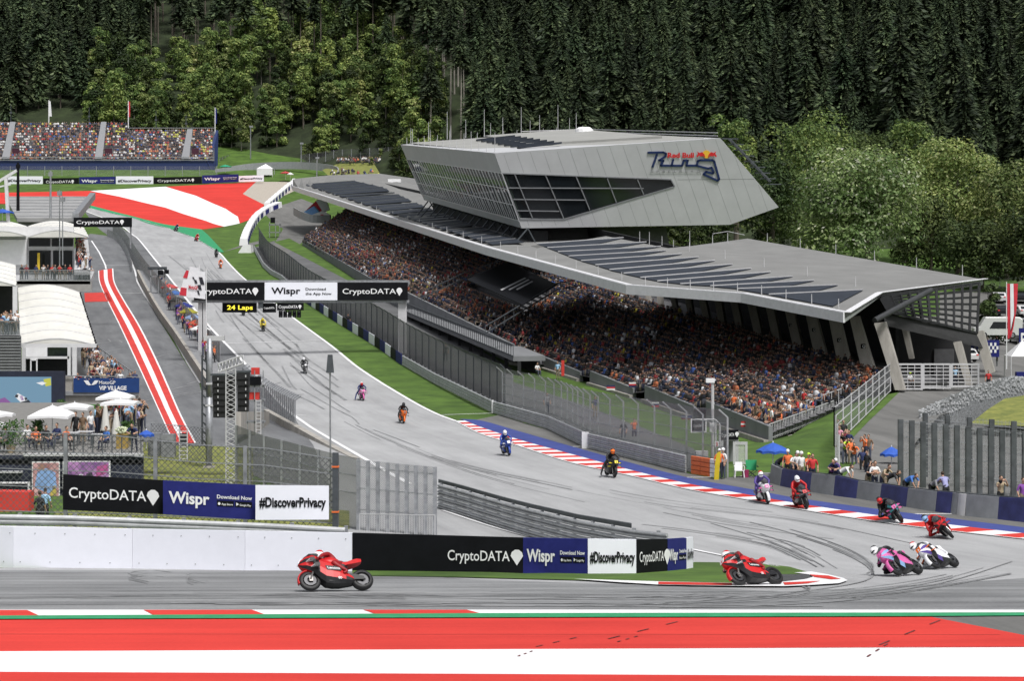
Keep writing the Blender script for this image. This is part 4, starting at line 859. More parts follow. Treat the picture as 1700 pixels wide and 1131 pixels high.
for i in range(len(PW)-1):
    (x0, b0, t0), (x1, b1, t1) = PW[i], PW[i+1]; a, c = G(x0, b0), G(x1-.4, b1); ta_, tc_ = P(x0, t0, a.y), P(x1-.4, t1, c.y); d = (c-a).normalized(); nn = V((-d.y, d.x, 0)); nn = nn if nn.y > 0 else -nn
    b = MB(); n_ = 6; b.loft([[a.lerp(c, s_/n_)-nn*.18*(1+.25*math.sin(s_/n_*3.14)), ta_.lerp(tc_, s_/n_)-nn*.05*(1+math.sin(s_/n_*3.14)), ta_.lerp(tc_, s_/n_)+nn*.25, a.lerp(c, s_/n_)+nn*.25] for s_ in range(n_+1)])
    o = b.build('barrier_pad', {'g': PADG, 'b': PADB, 'w': LGREY}[pc[i]]); tag(o, pl[i], 'barrier pad', 'pads of the wall')
    b = MB(); b.bar(ta_+nn*.1+V((0, 0, .02)), tc_+nn*.1+V((0, 0, .02)), .12, .05); b.build('pad_seam', DSTEEL, o)
# ---------------------------------------------------------------- boards along the right of the straight
bw = [G(*q) for q in sm([(505, 501), (560, 536), (625, 576), (668, 607)], 6)]; bw = resample(bw, .25); nb = 20
for i in range(nb):
    a, c = bw[int(i*(len(bw)-1)/nb)], bw[int((i+1)*(len(bw)-1)/nb)]; d = (c-a).normalized()*.06; up = V((0, 0, 1.15)); k = ['crypto', 'wispr', 'privacy'][i % 3]
    f_ = Face(c-d, a+d, a+d+up, c-d+up) if False else Face(a+d, c-d, c-d+up, a+d+up)
    f_ = Face(c-d, a+d, a+d+up, c-d+up)
    sponsor(k, f_, {'crypto': 'black', 'wispr': 'navy', 'privacy': 'white'}[k]+' lettered board in the row along the grass beside the straight', group='boards along the straight')
# far boards below the distant stand
FB = [('privacy', 10, 307, 292.5, 71, 307, 292.5, 'far white hashtag board at the left edge below the distant stand'), ('crypto', 71.5, 308, 296, 131, 307.5, 295, 'far black lettered board left below the distant stand'), ('wispr', 131.5, 307.5, 294, 192, 307.5, 293, 'far navy lettered board left of the middle white board'), ('privacy', 192.5, 308, 292.5, 254.5, 307.5, 292.5, 'far white hashtag board in the middle below the distant stand'),
      ('crypto', 255, 306, 294.5, 335, 304.5, 293, 'far wide black board above the red paint'), ('wispr', 335.5, 304.5, 291, 396, 302, 289, 'far navy lettered board above the red paint'), ('privacy', 396.5, 302, 292, 438, 301, 290.5, 'far small white hashtag board near the white marquee')]
for k, x0, b0, t0, x1, b1, t1, lb in FB:
    sponsor(k, bface(x0, b0, t0, x1, b1, t1, 536, 536), lb, lay=(.08, .7, .34, .34) if k == 'crypto' else None)
# ---------------------------------------------------------------- white air barriers at the first corner
AIRS = [(397, 408), (402, 394), (408, 382), (418, 367), (434, 354), (457, 344)]; AIR2 = [(438, 346), (447, 338), (462, 325), (474, 315), (487, 306)]
rr = random.Random(2)
for lst, nn_, wd_ in ((AIRS, 12, 1.7), (AIR2, 9, 1.4)):
    q = resample([G(a, c) for a, c in sm(lst, 6)], .5)
    for i in range(nn_):
        a, c = q[int(i*(len(q)-1)/nn_)], q[int((i+1)*(len(q)-1)/nn_)]; d = (c-a)*.03; up = V((0, 0, 1.35)); w_ = V((wd_, .3, 0))
        b = MB(); b.loft([[a+d, a+d+w_, a+d+w_*.92+up, a+d+w_*.1+up], [(a+c)/2-V((.15, 0, 0)), (a+c)/2+w_, (a+c)/2+w_*.92+up*1.08, (a+c)/2+w_*.1+up*1.08], [c-d, c-d+w_, c-d+w_*.92+up, c-d+w_*.1+up]])
        o = tag(b.build('air_barrier', WHITE), 'white inflatable barrier block in the curved line at the first corner' if lst is AIRS else 'white inflatable barrier block in the straight line below the gravel', 'air barrier', 'air barriers at the curved corner' if lst is AIRS else 'air barriers by the gravel')
        b = MB(); b.prism([a.lerp(c, .15)+w_*1.01+V((0, 0, .2)), a.lerp(c, .6)+w_*1.01+V((0, 0, .2)), a.lerp(c, .6)+w_*.99+V((0, 0, 1.2)), a.lerp(c, .15)+w_*.99+V((0, 0, 1.2))], V((.05, 0, 0))); b.build('barrier_band', NAVY, o)
b = MB(); p = G(408, 420); b.loft([[p+V((-1.4, 0, 0)), p+V((1, 0, 0)), p+V((.9, 0, 1.5)), p+V((-.4, 0, 1.6))], [p+V((-1, 2.5, 0)), p+V((1.2, 2.5, 0)), p+V((1, 2.5, 1.5)), p+V((-.4, 2.5, 1.6))]]); tag(b.build('air_barrier', WHITE), 'white inflatable end block nearest the straight with sloping nose', 'air barrier')
# ---------------------------------------------------------------- marshal post on the right
mh = thing('marshal_hut', 'open marshal hut with grey door and black lettered header', 'hut', G(1215, 790)); y = 124
b = MB(); f_ = pic_face(1196, 731, 715, y, 1226, 730, 714, y); f_.slab(b, .3); ho = b.build('header_board', BLACK, mh); f_.n = V((0, -1, 0)); b = MB(); f_.text(b, 'CryptoDATA', .06, .35, .36, .7, bold=.02); leaf(f_, b, .8, .3, .5); b.build('lettering', WHITE, ho)
b = MB(); b.prism([P(1198, 733, y+.1), P(1226, 732, y+.1), P(1226, 729, y+.1), P(1198, 730, y+.1)], V((0, 1.8, 0))); b.build('hut_roof', LGREY, mh)
b = MB(); b.prism([P(1197, 790, y), P(1201, 790, y), P(1201, 732, y), P(1197, 732, y)], V((0, 1.6, 0))); b.build('hut_wall', LGREY, mh)
b = MB(); b.prism([P(1197, 790, y+1.7), P(1226, 790, y+1.7), P(1226, 732, y+1.7), P(1197, 732, y+1.7)], V((0, .1, 0))); b.build('hut_wall', GREY, mh)
do = MB(); dy = y-.2
for q in ((1217, 789, 1221, 734), (1237, 789, 1241, 734), (1221, 739, 1237, 734), (1221, 789, 1237, 768)): do.prism([P(q[0], q[1], dy), P(q[2], q[1], dy), P(q[2], q[3], dy), P(q[0], q[3], dy)], V((0, .07, 0)))
dd = do.build('door', LGREY, mh); b = MB(); b.prism([P(1221, 768, dy+.03), P(1237, 768, dy+.03), P(1237, 739, dy+.03), P(1221, 739, dy+.03)], V((0, .02, 0))); pn_, t_, bs_ = nodes_of('clear pane'); bs_.inputs['Alpha'].default_value = .25; bs_.inputs['Roughness'].default_value = .05; b.build('pane', pn_, dd)
b = MB(); b.tube(P(1183, 795, 120), P(1183, 629, 120), .09, .09, 8); pl_o = thing('light_pole', 'tall pale pole with bracket camera standing by the marshal post', 'pole', P(1183, 795, 120)); b.build('pole_shaft', LGREY, pl_o); b = MB(); b.box(P(1179, 632, 120), (.5, .3, .25)); b.bar(P(1183, 630, 120), P(1175, 632, 120), .06); b.build('camera_bracket', WHITE, pl_o)
ms = thing('trackside_signal', 'trackside frame carrying a square signal panel with white border', 'signal frame', P(1187, 795, 119)); b = MB(); b.path([P(1195, 793, 119), P(1195, 705, 119), P(1187, 697, 119), P(1148, 697, 119)], .06, 6); b.path([P(1188, 793, 119), P(1188, 700, 119)], .06, 6); b.build('signal_frame', LGREY, ms)
b = MB(); f_ = pic_face(1147, 719, 696, 118.8, 1173, 718, 696, 118.8); f_.slab(b, .15); so = b.build('signal_panel', WHITE, ms); f_.n = V((0, -1, 0)); b = MB(); f_.shape(b, [(.08, .1), (.92, .1), (.92, .92), (.08, .92)], .02); bo = b.build('signal_face', BLACK, so); b = MB(); f_.text(b, 'CryptoDATA', .14, .42, .2, .7, off=.04); b.build('lettering', LGREY, so)
o, f_ = small_sign('number_plate', 'small white plate with a red numeral 3 on the signal frame', 'sign', (1186.5, 733, 1193.5, 743), 118.7, WHITE, '3', REDP, lay=(.3, .15, .7, .42), thick=.04)
b = MB(); b.box(P(1183, 710, 119.4), (.35, .3, .5)); tag(b.build('control_box', WHITE), 'white control box fixed to the frame above the numeral plate', 'control box')
def plastic_chair(p, label):
    t = thing('plastic_chair', label, 'chair', p); b = MB(); b.box(p+V((0, 0, .43)), (.5, .45, .04)); b.build('seat', WHITE, t)
    b = MB(); b.loft([[p+V((-.25+.02*i, .2+.03*i, .45+.14*i)), p+V((.25-.02*i, .2+.03*i, .45+.14*i)), p+V((.25-.02*i, .24+.03*i, .45+.14*i)), p+V((-.25+.02*i, .24+.03*i, .45+.14*i))] for i in range(4)]); b.build('backrest', WHITE, t)
    for sx in (-1, 1):
        for sy in (-1, 1): b = MB(); b.bar(p+V((.22*sx, .2*sy, .42)), p+V((.27*sx, .25*sy, 0)), .05); b.build('leg', WHITE, t)
        b = MB(); b.path([p+V((.27*sx, -.2, .42)), p+V((.28*sx, -.2, .66)), p+V((.26*sx, .22, .68))], .025, 5); b.build('armrest', WHITE, t)
plastic_chair(G(1227, 794), 'white plastic armchair standing in front of the marshal hut')
p = G(1248, 793); t = thing('camping_chair', 'green folding camping chair on the grass beside the marshal hut', 'chair', p); GRNF = M('green fabric', (.02, .3, .12), .7, var=.1)
b = MB(); b.prism([p+V((-.3, -.25, .42)), p+V((.3, -.25, .42)), p+V((.27, .2, .38)), p+V((-.27, .2, .38))], V((0, 0, .03))); b.build('seat', GRNF, t); b = MB(); b.prism([p+V((-.28, .2, .4)), p+V((.28, .2, .4)), p+V((.32, .34, .95)), p+V((-.32, .34, .95))], V((0, .03, 0))); b.build('backrest', GRNF, t)
for s_ in (-1, 1): b = MB(); b.bar(p+V((-.3*s_, -.25, .0)), p+V((.3*s_, -.2, .42)), .03); b.build('leg', DSTEEL, t); b = MB(); b.bar(p+V((-.3*s_, .3, .0)), p+V((.3*s_, .25, .5)), .03); b.build('leg', DSTEEL, t); b = MB(); b.bar(p+V((.33*s_, -.25, .6)), p+V((.33*s_, .3, .62)), .05); b.build('armrest', DSTEEL, t)
p = G(1237.5, 794); b = MB(); b.lathe([(0, 0), (.17, 0), (.2, .45), (.21, .46), (0, .44)], p, n=12); tag(b.build('bucket', M('magenta plastic', (.3, .03, .1), .5)), 'dark pink bucket between the white and green chairs', 'bucket')
p = G(1274, 801); b = MB(); b.box(p+V((0, 0, .25)), (.7, .6, .5)); b.box(p+V((0, -.31, .38)), (.5, .03, .08)); tag(b.build('equipment_case', GREY), 'grey equipment case at the near end of the padded wall', 'case')
p = G(1165, 776); b = MB(); b.box(P(1165, 764, 126), (.75, .6, 1.1)); tag(b.build('utility_cabinet', LGREY), 'pale utility cabinet behind the catch fence by the signal panel', 'cabinet')
def parasol(c, r, h, label, mat, n=8, drop=.45, name='parasol', pole=WHITE, group=None, closed=False, rot=0.):
    """open (or folded) umbrella: panelled canopy on a pole; c is the foot of its pole"""
    c = V(c); t = thing(name, label, 'umbrella', c, group); top = c+V((0, 0, h))
    b = MB()
    if closed:
        b.lathe([(.02, h), (.1, h-.1), (.2, h*.55), (.26, h*.28), (.2, h*.24), (.05, h*.24)], c, n=9)
    else:
        A = [V((math.cos(2*math.pi*(i+rot)/n), math.sin(2*math.pi*(i+rot)/n), 0)) for i in range(n)]
        R1_ = [top+a*r*.5+V((0, 0, -drop*.42)) for a in A]; R2_ = [top+a*r+V((0, 0, -drop)) for a in A]; mid = [(R2_[i]+R2_[(i+1) % n])/2*.97+top*.03+V((0, 0, .03)) for i in range(n)]
        b.add([top]+R1_+R2_+mid, [(0, 1+i, 1+(i+1) % n) for i in range(n)]+[(1+i, 1+n+i, 1+2*n+i, 1+(i+1) % n) for i in range(n)]+[(1+2*n+i, 1+n+(i+1) % n, 1+(i+1) % n) for i in range(n)])
        for i in range(n): a, c2 = R2_[i], R2_[(i+1) % n]; m_ = mid[i]; b.add([a, m_, c2, c2+V((0, 0, -.15)), m_+V((0, 0, -.13)), a+V((0, 0, -.15))], [(0, 1, 4, 5), (1, 2, 3, 4)])
    b.build('canopy', mat, t); b = MB(); b.tube(c, top+V((0, 0, .08)), .035, .03, 7); b.build('pole', pole, t); return t
BLUEF = M('blue fabric', (.03, .1, .45), .6, var=.15)
parasol(G(1289, 799)+V((0, 1.5, 0)), .95, 2.0, 'blue umbrella over the marshals on the grass bank', BLUEF)
parasol(P(1480, 776, 124), .7, 1.25, 'blue umbrella behind the barred fence near the heavy posts', BLUEF)
# ---------------------------------------------------------------- stone wall, flag, sign, tent on the right
GAB = M('gabion stone', (.26, .27, .28), .9, var=.6, scale=9, bump=.8)
gt_ = [(1527, 682, 700, 150), (1568, 661, 690, 154), (1621, 640, 668, 160), (1674, 626, 655, 166), (1710, 628, 653, 168)]; t = thing('stone_wall', 'curving grey stone-filled wire wall beside the access road', 'wall', P(1600, 690, 155))
b = MB(); b.loft([[P(a, c, y), P(a, e, y)+V((0, 0, -2)), P(a, e, y)+V((.6, 1.6, -2)), P(a, c, y)+V((.6, 1.6, 0))] for a, c, e, y in gt_]); b.build('stone_fill', GAB, t)
b = MB(); rr = random.Random(5)
for i in range(420):
    j = rr.randrange(4); s_ = rr.random(); v_ = rr.random(); A = gt_[j]; B = gt_[j+1]; q = P(A[0]+(B[0]-A[0])*s_, (A[1]+(B[1]-A[1])*s_)*(1-v_)+(A[2]+(B[2]-A[2])*s_)*v_, A[3]+(B[3]-A[3])*s_); b.ell(q, (rr.uniform(.1, .2), .1, rr.uniform(.08, .14)), 5, 3)
b.build('loose_stones', M('gabion stone pale', (.36, .37, .38), .9, var=.3), t)['kind'] = 'stuff'
def flag(p0, top, label, cloth, pole_m=WHITE, name='flag', r=.05, cat='flag'):
    """flagpole with a cloth: cloth is a list of (outline, material) in picture points at the pole's distance"""
    t = thing(name, label, cat, p0); b = MB(); b.tube(p0, top, r, r*.7, 7); b.build('flagpole', pole_m, t)
    for k, (pts, m) in enumerate(cloth): b = MB(); b.prism([P(a, c, p0.y+.06*(k > 0)*-1) for a, c in pts], V((0, .03, 0))); b.build('cloth', m, t)
    return t
FR, FW = M('flag red', (.55, .03, .05), .7, var=.12), M('flag white', (.75, .75, .78), .7, var=.06)
flag(P(1671, 613, 172), P(1671, 468, 172), 'tall red and white striped flag by the stone wall', [([(1672, 471), (1677, 471), (1679, 540), (1676, 562), (1673, 563)], FR), ([(1677, 471), (1682.5, 471), (1684, 520), (1680.5, 545), (1678, 552)], FW), ([(1682.5, 471), (1690, 471), (1688, 510), (1683, 542), (1678, 562), (1677, 553), (1683.5, 522)], FR)])
o, f_ = small_sign('chequered_sign', 'navy sign with white chequered squares behind the roof end', 'sign', (1634, 565, 1659, 593), 190, NAVY); b = MB(); f_.n = V((0, -1, 0))
for i in range(6):
    for j in range(3):
        if (i+j) % 2 == 0: u, v = .1+i*.14, .25+j*.2; f_.shape(b, [(u, v), (u+.14, v), (u+.14, v+.2), (u, v+.2)], .03)
b.build('chequers', WHITE, o)
for a in (1638, 1655): b = MB(); b.bar(P(a, 608, 190.3), P(a, 592, 190.3), .1); b.build('sign_post', DSTEEL, o)
o, f_ = small_sign('parking_sign', 'dark navy parking sign with a white letter P at the right edge', 'sign', (1692, 545, 1716, 582), 185, NAVY, 'P', WHITE, lay=(.12, .2, .6, .36)); b = MB(); b.bar(P(1704, 615, 185.3), P(1704, 580, 185.3), .12); b.build('sign_post', DSTEEL, o)
t = thing('white_marquee', 'white pyramid-roofed marquee at the right edge behind the stone wall', 'tent', P(1700, 630, 175)); c_ = P(1703, 630, 175); b = MB(); e = zpx(592, 175); ap = V((c_.x, c_.y+1.2, zpx(572, 175)+.3)); A = [V((c_.x+sx*1.25, c_.y+1.2+sy*1.2, e)) for sx, sy in ((-1, -1), (1, -1), (1, 1), (-1, 1))]; b.add(A+[ap], [(0, 1, 4), (1, 2, 4), (2, 3, 4), (3, 0, 4), (3, 2, 1, 0)]); b.build('canopy', WHITE, t)
for q in A: b = MB(); b.bar(V((q.x, q.y, e-2.1)), q, .08); b.build('leg', LGREY, t)
b = MB(); b.prism([P(1688, 618, 173.5), P(1718, 618, 173.5), P(1718, 630, 173.5), P(1688, 630, 173.5)], V((0, .6, 0))); tag(b.build('sales_counter', NAVY), 'navy counter in front of the white marquee at right', 'counter')
# ================================================================ hospitality side on the left
TENT = M('tent fabric', (.62, .61, .57), .65, var=.05, scale=.8); FRAME = M('white frame', (.62, .62, .63), .5, var=.06); LOUV = M('louvre grey', (.13, .13, .135), .6, var=.1); SCN = M('navy cladding', (.02, .024, .045), .6, var=.15)
def vault(left, right, n_rib, bulge, name, par, sub=6):
    """barrel tent roof: ribs arching from the left eave to the right eave, cloth sagging a little between them"""
    rows = n_rib*sub; b = MB(); rg = []
    for i in range(rows+1):
        t = i/rows; a, c = left[0].lerp(left[1], t), right[0].lerp(right[1], t); sag = -.3*abs(math.sin(t*n_rib*math.pi)); rg.append([a.lerp(c, k/10)+V((0, 0, bulge*math.sin(k/10*math.pi)+sag*(1 if 0 < k < 10 else .4))) for k in range(11)])
    for j in range(rows):
        for k in range(10): b.add([rg[j][k], rg[j][k+1], rg[j+1][k+1], rg[j+1][k]], [(0, 1, 2, 3)])
    b.poly(rg[-1][::-1]); o = b.build(name, TENT, par, smooth=True)
    for i in range(n_rib+1): b = MB(); b.path([q+V((0, 0, .03)) for q in rg[i*sub]], .05, 4); b.build('roof_rib', FRAME, o)
    return o
def quad(b, x0, y0, x1, y1, d, t=.12): b.prism([P(x0, y1, d), P(x1, y1, d), P(x1, y0, d), P(x0, y0, d)], V((0, t, 0)))
def part(name, mat, par, *q):
    b = MB()
    for a in q: quad(b, *a)
    return b.build(name, mat, par)
t = thing('hospitality_suite', 'white ribbed tent suite with crowded balcony above the lettered navy sign', 'pavilion', P(100, 690, 180))
vault((P(30, 478, 214), P(33, 572, 182)), (P(132, 486, 214), P(160, 574, 182)), 7, .55, 'tent_roof', t)
b = MB()
for i in range(22): q = P(133, 487, 213.8).lerp(P(160.5, 575, 181.8), i/21); b.box(q+V((.02, -.05, -.05)), (.1, .25, .3))
b.build('roof_fringe', BLACK, t)
part('eave_beam', FRAME, t, (32, 571, 160, 577, 181.5, .3))
for x0, x1, y0 in ((36, 42, 577), (112, 117, 577), (120, 127, 577)): part('post', FRAME, t, (x0, y0, x1, 655, 181, .25))
part('wall_panel', WHITE, t, (42, 577, 78, 592, 181.3)); part('wall_panel', FRAME, t, (42, 592, 115, 596, 181))
w_ = part('window', GLASS, t, (79, 577, 112, 592, 181.6)); part('opening', DARK, t, (42, 596, 112, 655, 184)); part('door_frame', WHITE, t, (50, 598, 52, 650, 180.9), (60, 598, 62, 650, 180.9), (50, 596, 62, 599, 180.9))
part('louvre_wall', LOUV, t, (-40, 558, 34, 655, 178, .3)); b = MB()
for i in range(14): quad(b, -40, 559+i*5, 34, 561+i*5, 177.9, .08)
b.build('louvre_slat', GREY, t)
b = MB(); dk = [P(-40, 557, 178), P(34, 557, 178), P(30, 540, 200), P(-40, 540, 200)]; b.prism(dk, V((0, 0, -.3))); b.build('terrace_floor', GREY, t)
cp, ct, cb2 = nodes_of('railing glass'); cb2.inputs['Alpha'].default_value = .35; cb2.inputs['Base Color'].default_value = (.12, .14, .14, 1); cb2.inputs['Roughness'].default_value = .1
part('glass_rail', cp, t, (-40, 534, 33, 556, 177.8, .03)); part('hand_rail', STEEL, t, (-40, 532.5, 33, 534, 177.8, .06))
part('back_wall', DARK, t, (-40, 474, 26, 545, 203, .3)); part('post', FRAME, t, (21, 474, 28, 545, 199, .3))
vault((P(-60, 440, 214), P(-60, 474, 199)), (P(26, 441, 214), P(27, 475, 199)), 5, .5, 'tent_roof', t, 4)
b = MB(); bd = [P(105, 650, 172), P(231, 650, 172), P(160, 592, 206), P(110, 592, 206)]; b.prism(bd, V((0, 0, -.35))); b.build('balcony_floor', GREY, t)
part('balcony_wall', CONC, t, (105, 651, 231, 690, 172.3, .3), (105, 625, 121, 652, 172.2, .2))
f_ = pic_face(122, 652, 628, 171.9, 231, 652, 628, 171.9); b = MB(); f_.slab(b, .1); so = b.build('balcony_sign', M('sign blue', (.012, .045, .17), .5, var=.08), t); f_.n = V((0, -1, 0)); b = MB(); f_.text(b, 'MotoGP', .39, .58, .24, .25); f_.text(b, 'VIP VILLAGE', .39, .18, .28, .42, bold=.05)
for s_ in ([(.155, .84), (.225, .84), (.255, .6), (.275, .52), (.235, .5), (.2, .56)], [(.275, .52), (.3, .52), (.35, .6), (.385, .84), (.325, .84), (.29, .64)]): f_.shape(b, s_)
b.build('lettering', WHITE, so)
b = MB(); b.bar(P(105, 624, 172), P(231, 626, 172), .08); b.bar(P(231, 626, 172), P(161, 575, 206), .08)
for i in range(10): q = P(231, 626, 172).lerp(P(161, 575, 206), i/9); b.bar(q, q+V((0, 0, -1.1)), .06)
b.build('hand_rail', STEEL, t)
# big screen
t = thing('video_screen', 'large black framed video screen showing two motorcycles at the left edge', 'screen', P(45, 720, 164)); part('screen_frame', SCN, t, (-70, 617, 106, 720, 164, .6)); SB = emit_mat('screen blue', (.13, .24, .34), .8); SG = emit_mat('screen green', (.02, .2, .08), .9); SW = emit_mat('screen white', (.6, .6, .62), .9); SP = emit_mat('screen purple', (.2, .08, .25), .8); SK = emit_mat('screen dark', (.015, .02, .03), 1); SY = emit_mat('screen yellow', (.4, .4, .05), .9)
b = MB(); f_ = pic_face(-70, 712, 626, 163.9, 85, 712, 626, 163.9); f_.slab(b, .05); pn = b.build('screen_picture', SB, t); f_.n = V((0, -1, 0)); U = lambda x, y: ((x+70)/155, (712-y)/86)
for nm, m, lst in (('picture_patch', SG, [[(0, 705), (10, 690), (40, 692), (46, 700), (30, 705)]]), ('picture_patch', SW, [[(38, 690), (46, 692), (44, 702), (36, 705)], [(24, 658), (30, 653), (42, 660), (50, 672), (40, 674)], [(60, 636), (70, 634), (78, 636), (70, 640)]]), ('picture_patch', SP, [[(-4, 664), (8, 660), (22, 672), (24, 678), (4, 676)]]), ('picture_patch', SK, [[(34, 668), (48, 664), (55, 676), (52, 679), (36, 679)], [(0, 672), (22, 676), (24, 679), (0, 680)], [(24, 659), (27, 655), (31, 656), (29, 661)], [(40, 661), (44, 660), (46, 664), (42, 665)]]), ('picture_patch', SP, [[(32, 658), (37, 657), (40, 664), (35, 666)], [(46, 666), (52, 668), (54, 674), (48, 672)]]), ('picture_patch', SY, [[(72, 630), (84, 628), (85, 640), (76, 642)]])):
    b = MB(); [f_.shape(b, [U(*q) for q in l_], .012+.004*('dark' in m.name)) for l_ in lst]; b.build(nm, m, pn)
# second suite, farther along the pits
t = thing('hospitality_suite', 'white framed suite with dark windows and glass railed terrace farther up the pits', 'pavilion', P(90, 500, 236))
b = MB(); b.prism([P(-40, 466, 227), P(150, 466, 227), P(157, 450, 250), P(-40, 450, 250)], V((0, 0, -.4))); b.build('terrace_floor', LGREY, t)
part('terrace_wall', M('suite wall', (.33, .32, .31), .8, var=.1), t, (28, 467, 152, 484, 227, .3)); part('glass_rail', cp, t, (32, 449, 150, 466, 226.8, .03)); part('hand_rail', STEEL, t, (32, 447.8, 150, 449, 226.8, .07))
part('facade', FRAME, t, (-40, 376, 122, 466, 241, .3)); part('wall_panel', WHITE, t, (-40, 398, 44, 440, 240.6, .3))
for q in ((48, 396, 83, 409), (86, 396, 121, 409)): part('window', GLASS, t, (*q, 240.8, .1))
for q in ((48, 416, 84, 450), (88, 416, 120, 455)): part('window', GLASS, t, (*q, 240.8, .1))
part('ladder', M('yellow paint', (.6, .42, .03), .5), t, (62, 420, 66, 448, 239.5, .1)); b = MB()
for l_, r_, n_ in (((-40, 388, 240), (45, 388, 240), 0), ): pass
vault((P(-40, 374, 262), P(-40, 393, 238)), (P(44, 376, 262), P(44, 392, 238)), 4, .6, 'tent_roof', t, 4); vault((P(47, 376, 262), P(46, 394, 238)), (P(140, 379, 262), P(148, 394, 238)), 4, .8, 'tent_roof', t, 4); vault((P(34, 362, 285), P(34, 377, 266)), (P(133, 363, 285), P(138, 376, 266)), 4, .8, 'tent_roof', t, 4)
b = MB(); b.prism([P(123, 452, 228), P(152, 452, 228), P(146, 398, 262), P(127, 398, 262)], V((0, 0, -.3))); b.build('side_terrace', LGREY, t)
t = thing('pit_building', 'flat grey roofed pit building far up the left side', 'building', P(85, 400, 290)); b = MB(); rq = [P(28, 362, 264), P(123, 362, 264), P(152, 326, 318), P(8, 326, 318)]; b.prism(rq, V((0, 0, -.5))); b.build('roof', M('pit roof', (.3, .3, .3), .8, var=.12, scale=.3), t); part('wall', GREY, t, (30, 366, 122, 400, 265, .3)); b = MB(); b.bar(rq[1]+V((.2, 0, .1)), rq[2]+V((.2, 0, .1)), .8, 1.0); b.build('side_gutter', STEEL, t)
for i in range(7): q = rq[0].lerp(rq[3], (i+.5)/7); e = rq[1].lerp(rq[2], (i+.5)/7); b = MB(); b.bar(q+V((0, 0, .05)), e+V((0, 0, .05)), .08); b.build('roof_seam', STEEL, t)
t = thing('lettered_sign', 'black lettered sign on a post above the pit lane bend', 'sign', P(190, 410, 245)); f_ = pic_face(122, 377, 361, 246, 219, 377, 361, 246); sponsor('crypto', f_, '', parent=t, name='sign_panel', lay=(.05, .74, .34, .36)); part('sign_post', STEEL, t, (215.5, 377, 218, 412, 246.3, .2))
for lb, x, y0, y1, d, r_ in (('thin black mast on the far pit roof at left', 30, 270, 350, 262, .22), ('grey camera mast over the pit roof', 84, 283, 362, 262, .16), ('slim pale pole in front of the white tents', 104, 325, 440, 224, .07), ('second slim pole beside the white tents', 99, 315, 440, 225, .07)):
    b = MB(); b.tube(P(x, y1, d), P(x, y0, d), r_, r_*.7, 7); b.box(P(x, y0+6, d), (.5, .3, .5)); tag(b.build('mast', BLACK if 'black' in lb else STEEL), lb, 'mast')
t = thing('roof_truss', 'white slanted truss arm at the far left edge', 'truss', P(8, 300, 262)); b = MB(); b.bar(P(-20, 312, 262), P(28, 283, 262), .35); b.bar(P(-10, 312, 262), P(18, 306, 262), .2); b.build('truss_arm', FRAME, t); b = MB(); b.bar(P(10, 296, 262), P(14, 372, 262), .4); b.build('truss_leg', FRAME, t)
parasol(P(4, 366, 262), 1.5, 1.5, 'blue parasol on the far pit roof at the left edge', BLUEF)
# ---------------------------------------------------------------- terrace with white parasols
TZ = -1.25
def TP(x, y): d = (CAMH-TZ)*F/(y-HY); return V(((x-CX)/F*d, d, TZ))
b = MB(); b.prism([P(-80, 0, 105).copy(), P(237, 0, 105).copy(), P(240, 0, 150).copy(), P(-80, 0, 150).copy()], V((0, 0, -.3)))
for i, q in enumerate(b.v): q.z = TZ-.3*(i > 3)
t = thing('terrace', 'raised guest terrace with dark wall and posters behind the wire fence', 'terrace', TP(120, 755)); b.build('floor', M('terrace paving', (.2, .195, .185), .85, var=.15), t)
part('terrace_wall', SCN, t, (-80, 757, 237, 880, 105, .3)); part('wall_coping', LGREY, t, (38, 754, 236, 758, 104.8, .5)); part('wall_coping', LGREY, t, (-80, 783, 36, 786, 104.7, .4))
for k, (x0, y0, x1, y1) in enumerate(((53, 767, 99, 827), (104, 766, 183, 812))):
    f_ = pic_face(x0, y1, y0, 104.6, x1, y1, y0, 104.6); b = MB(); f_.slab(b, .08); so = b.build('poster_frame', WHITE, t); f_.n = V((0, -1, 0)); ins_ = [(.03, .03), (.97, .03), (.97, .97), (.03, .97)]; b = MB(); f_.shape(b, ins_, .01); po = b.build('poster_picture', M('poster pink %d' % k, ((.5, .3, .3), (.4, .2, .4))[k], .5, var=.5, scale=1.5, col2=((.25, .1, .1), (.12, .05, .2))[k]), so)
    for col_, l_ in ([((.25, .4, .7), [(.1, .3), (.2, .72), (.5, .82), (.85, .7), (.9, .3), (.6, .12)]), ((.35, .2, .15), [(.2, .8), (.35, .95), (.5, .85), (.4, .75)]), ((.5, .4, .1), [(.68, .05), (.9, .1), (.85, .35), (.65, .3)])], [((.65, .65, .7), [(.1, .05), (.15, .4), (.4, .55), (.55, .3), (.5, .05)]), ((.05, .04, .06), [(.48, .2), (.5, .55), (.62, .6), (.66, .3)]), ((.5, .1, .3), [(.7, .4), (.95, .6), (.95, .9), (.72, .8)])])[k]:
        b = MB(); f_.shape(b, l_, .02); b.build('picture_patch', M('poster tone %.2f %.2f' % col_[:2], col_, .5, var=.2), po)
part('hand_rail', DSTEEL, t, (40, 723, 236, 724.5, 105.2, .05)); b = MB()
for i in range(13): x = 42+i*16; b.bar(P(x, 755, 105.2), P(x, 723, 105.2), .05)
b.build('rail_bars', DSTEEL, t)
par = [((192, 712), 1.45, 2.35, 'white parasol in front of the navy lettered sign', .42), ((200, 722), 1.42, 2.1, 'white flat parasol just below the one by the navy sign', .2), ((124, 724), 1.32, 1.95, 'white parasol with green underside in front of the screen', .25), ((87, 737), 1.6, 2.15, 'wide white parasol on a pole in front of the screen', .55), ((-4, 733), 1.0, 1.75, 'white parasol cut by the left edge below the screen', .2), ((-12, 742), .75, 1.45, 'lower white parasol cut by the left edge', .2)]
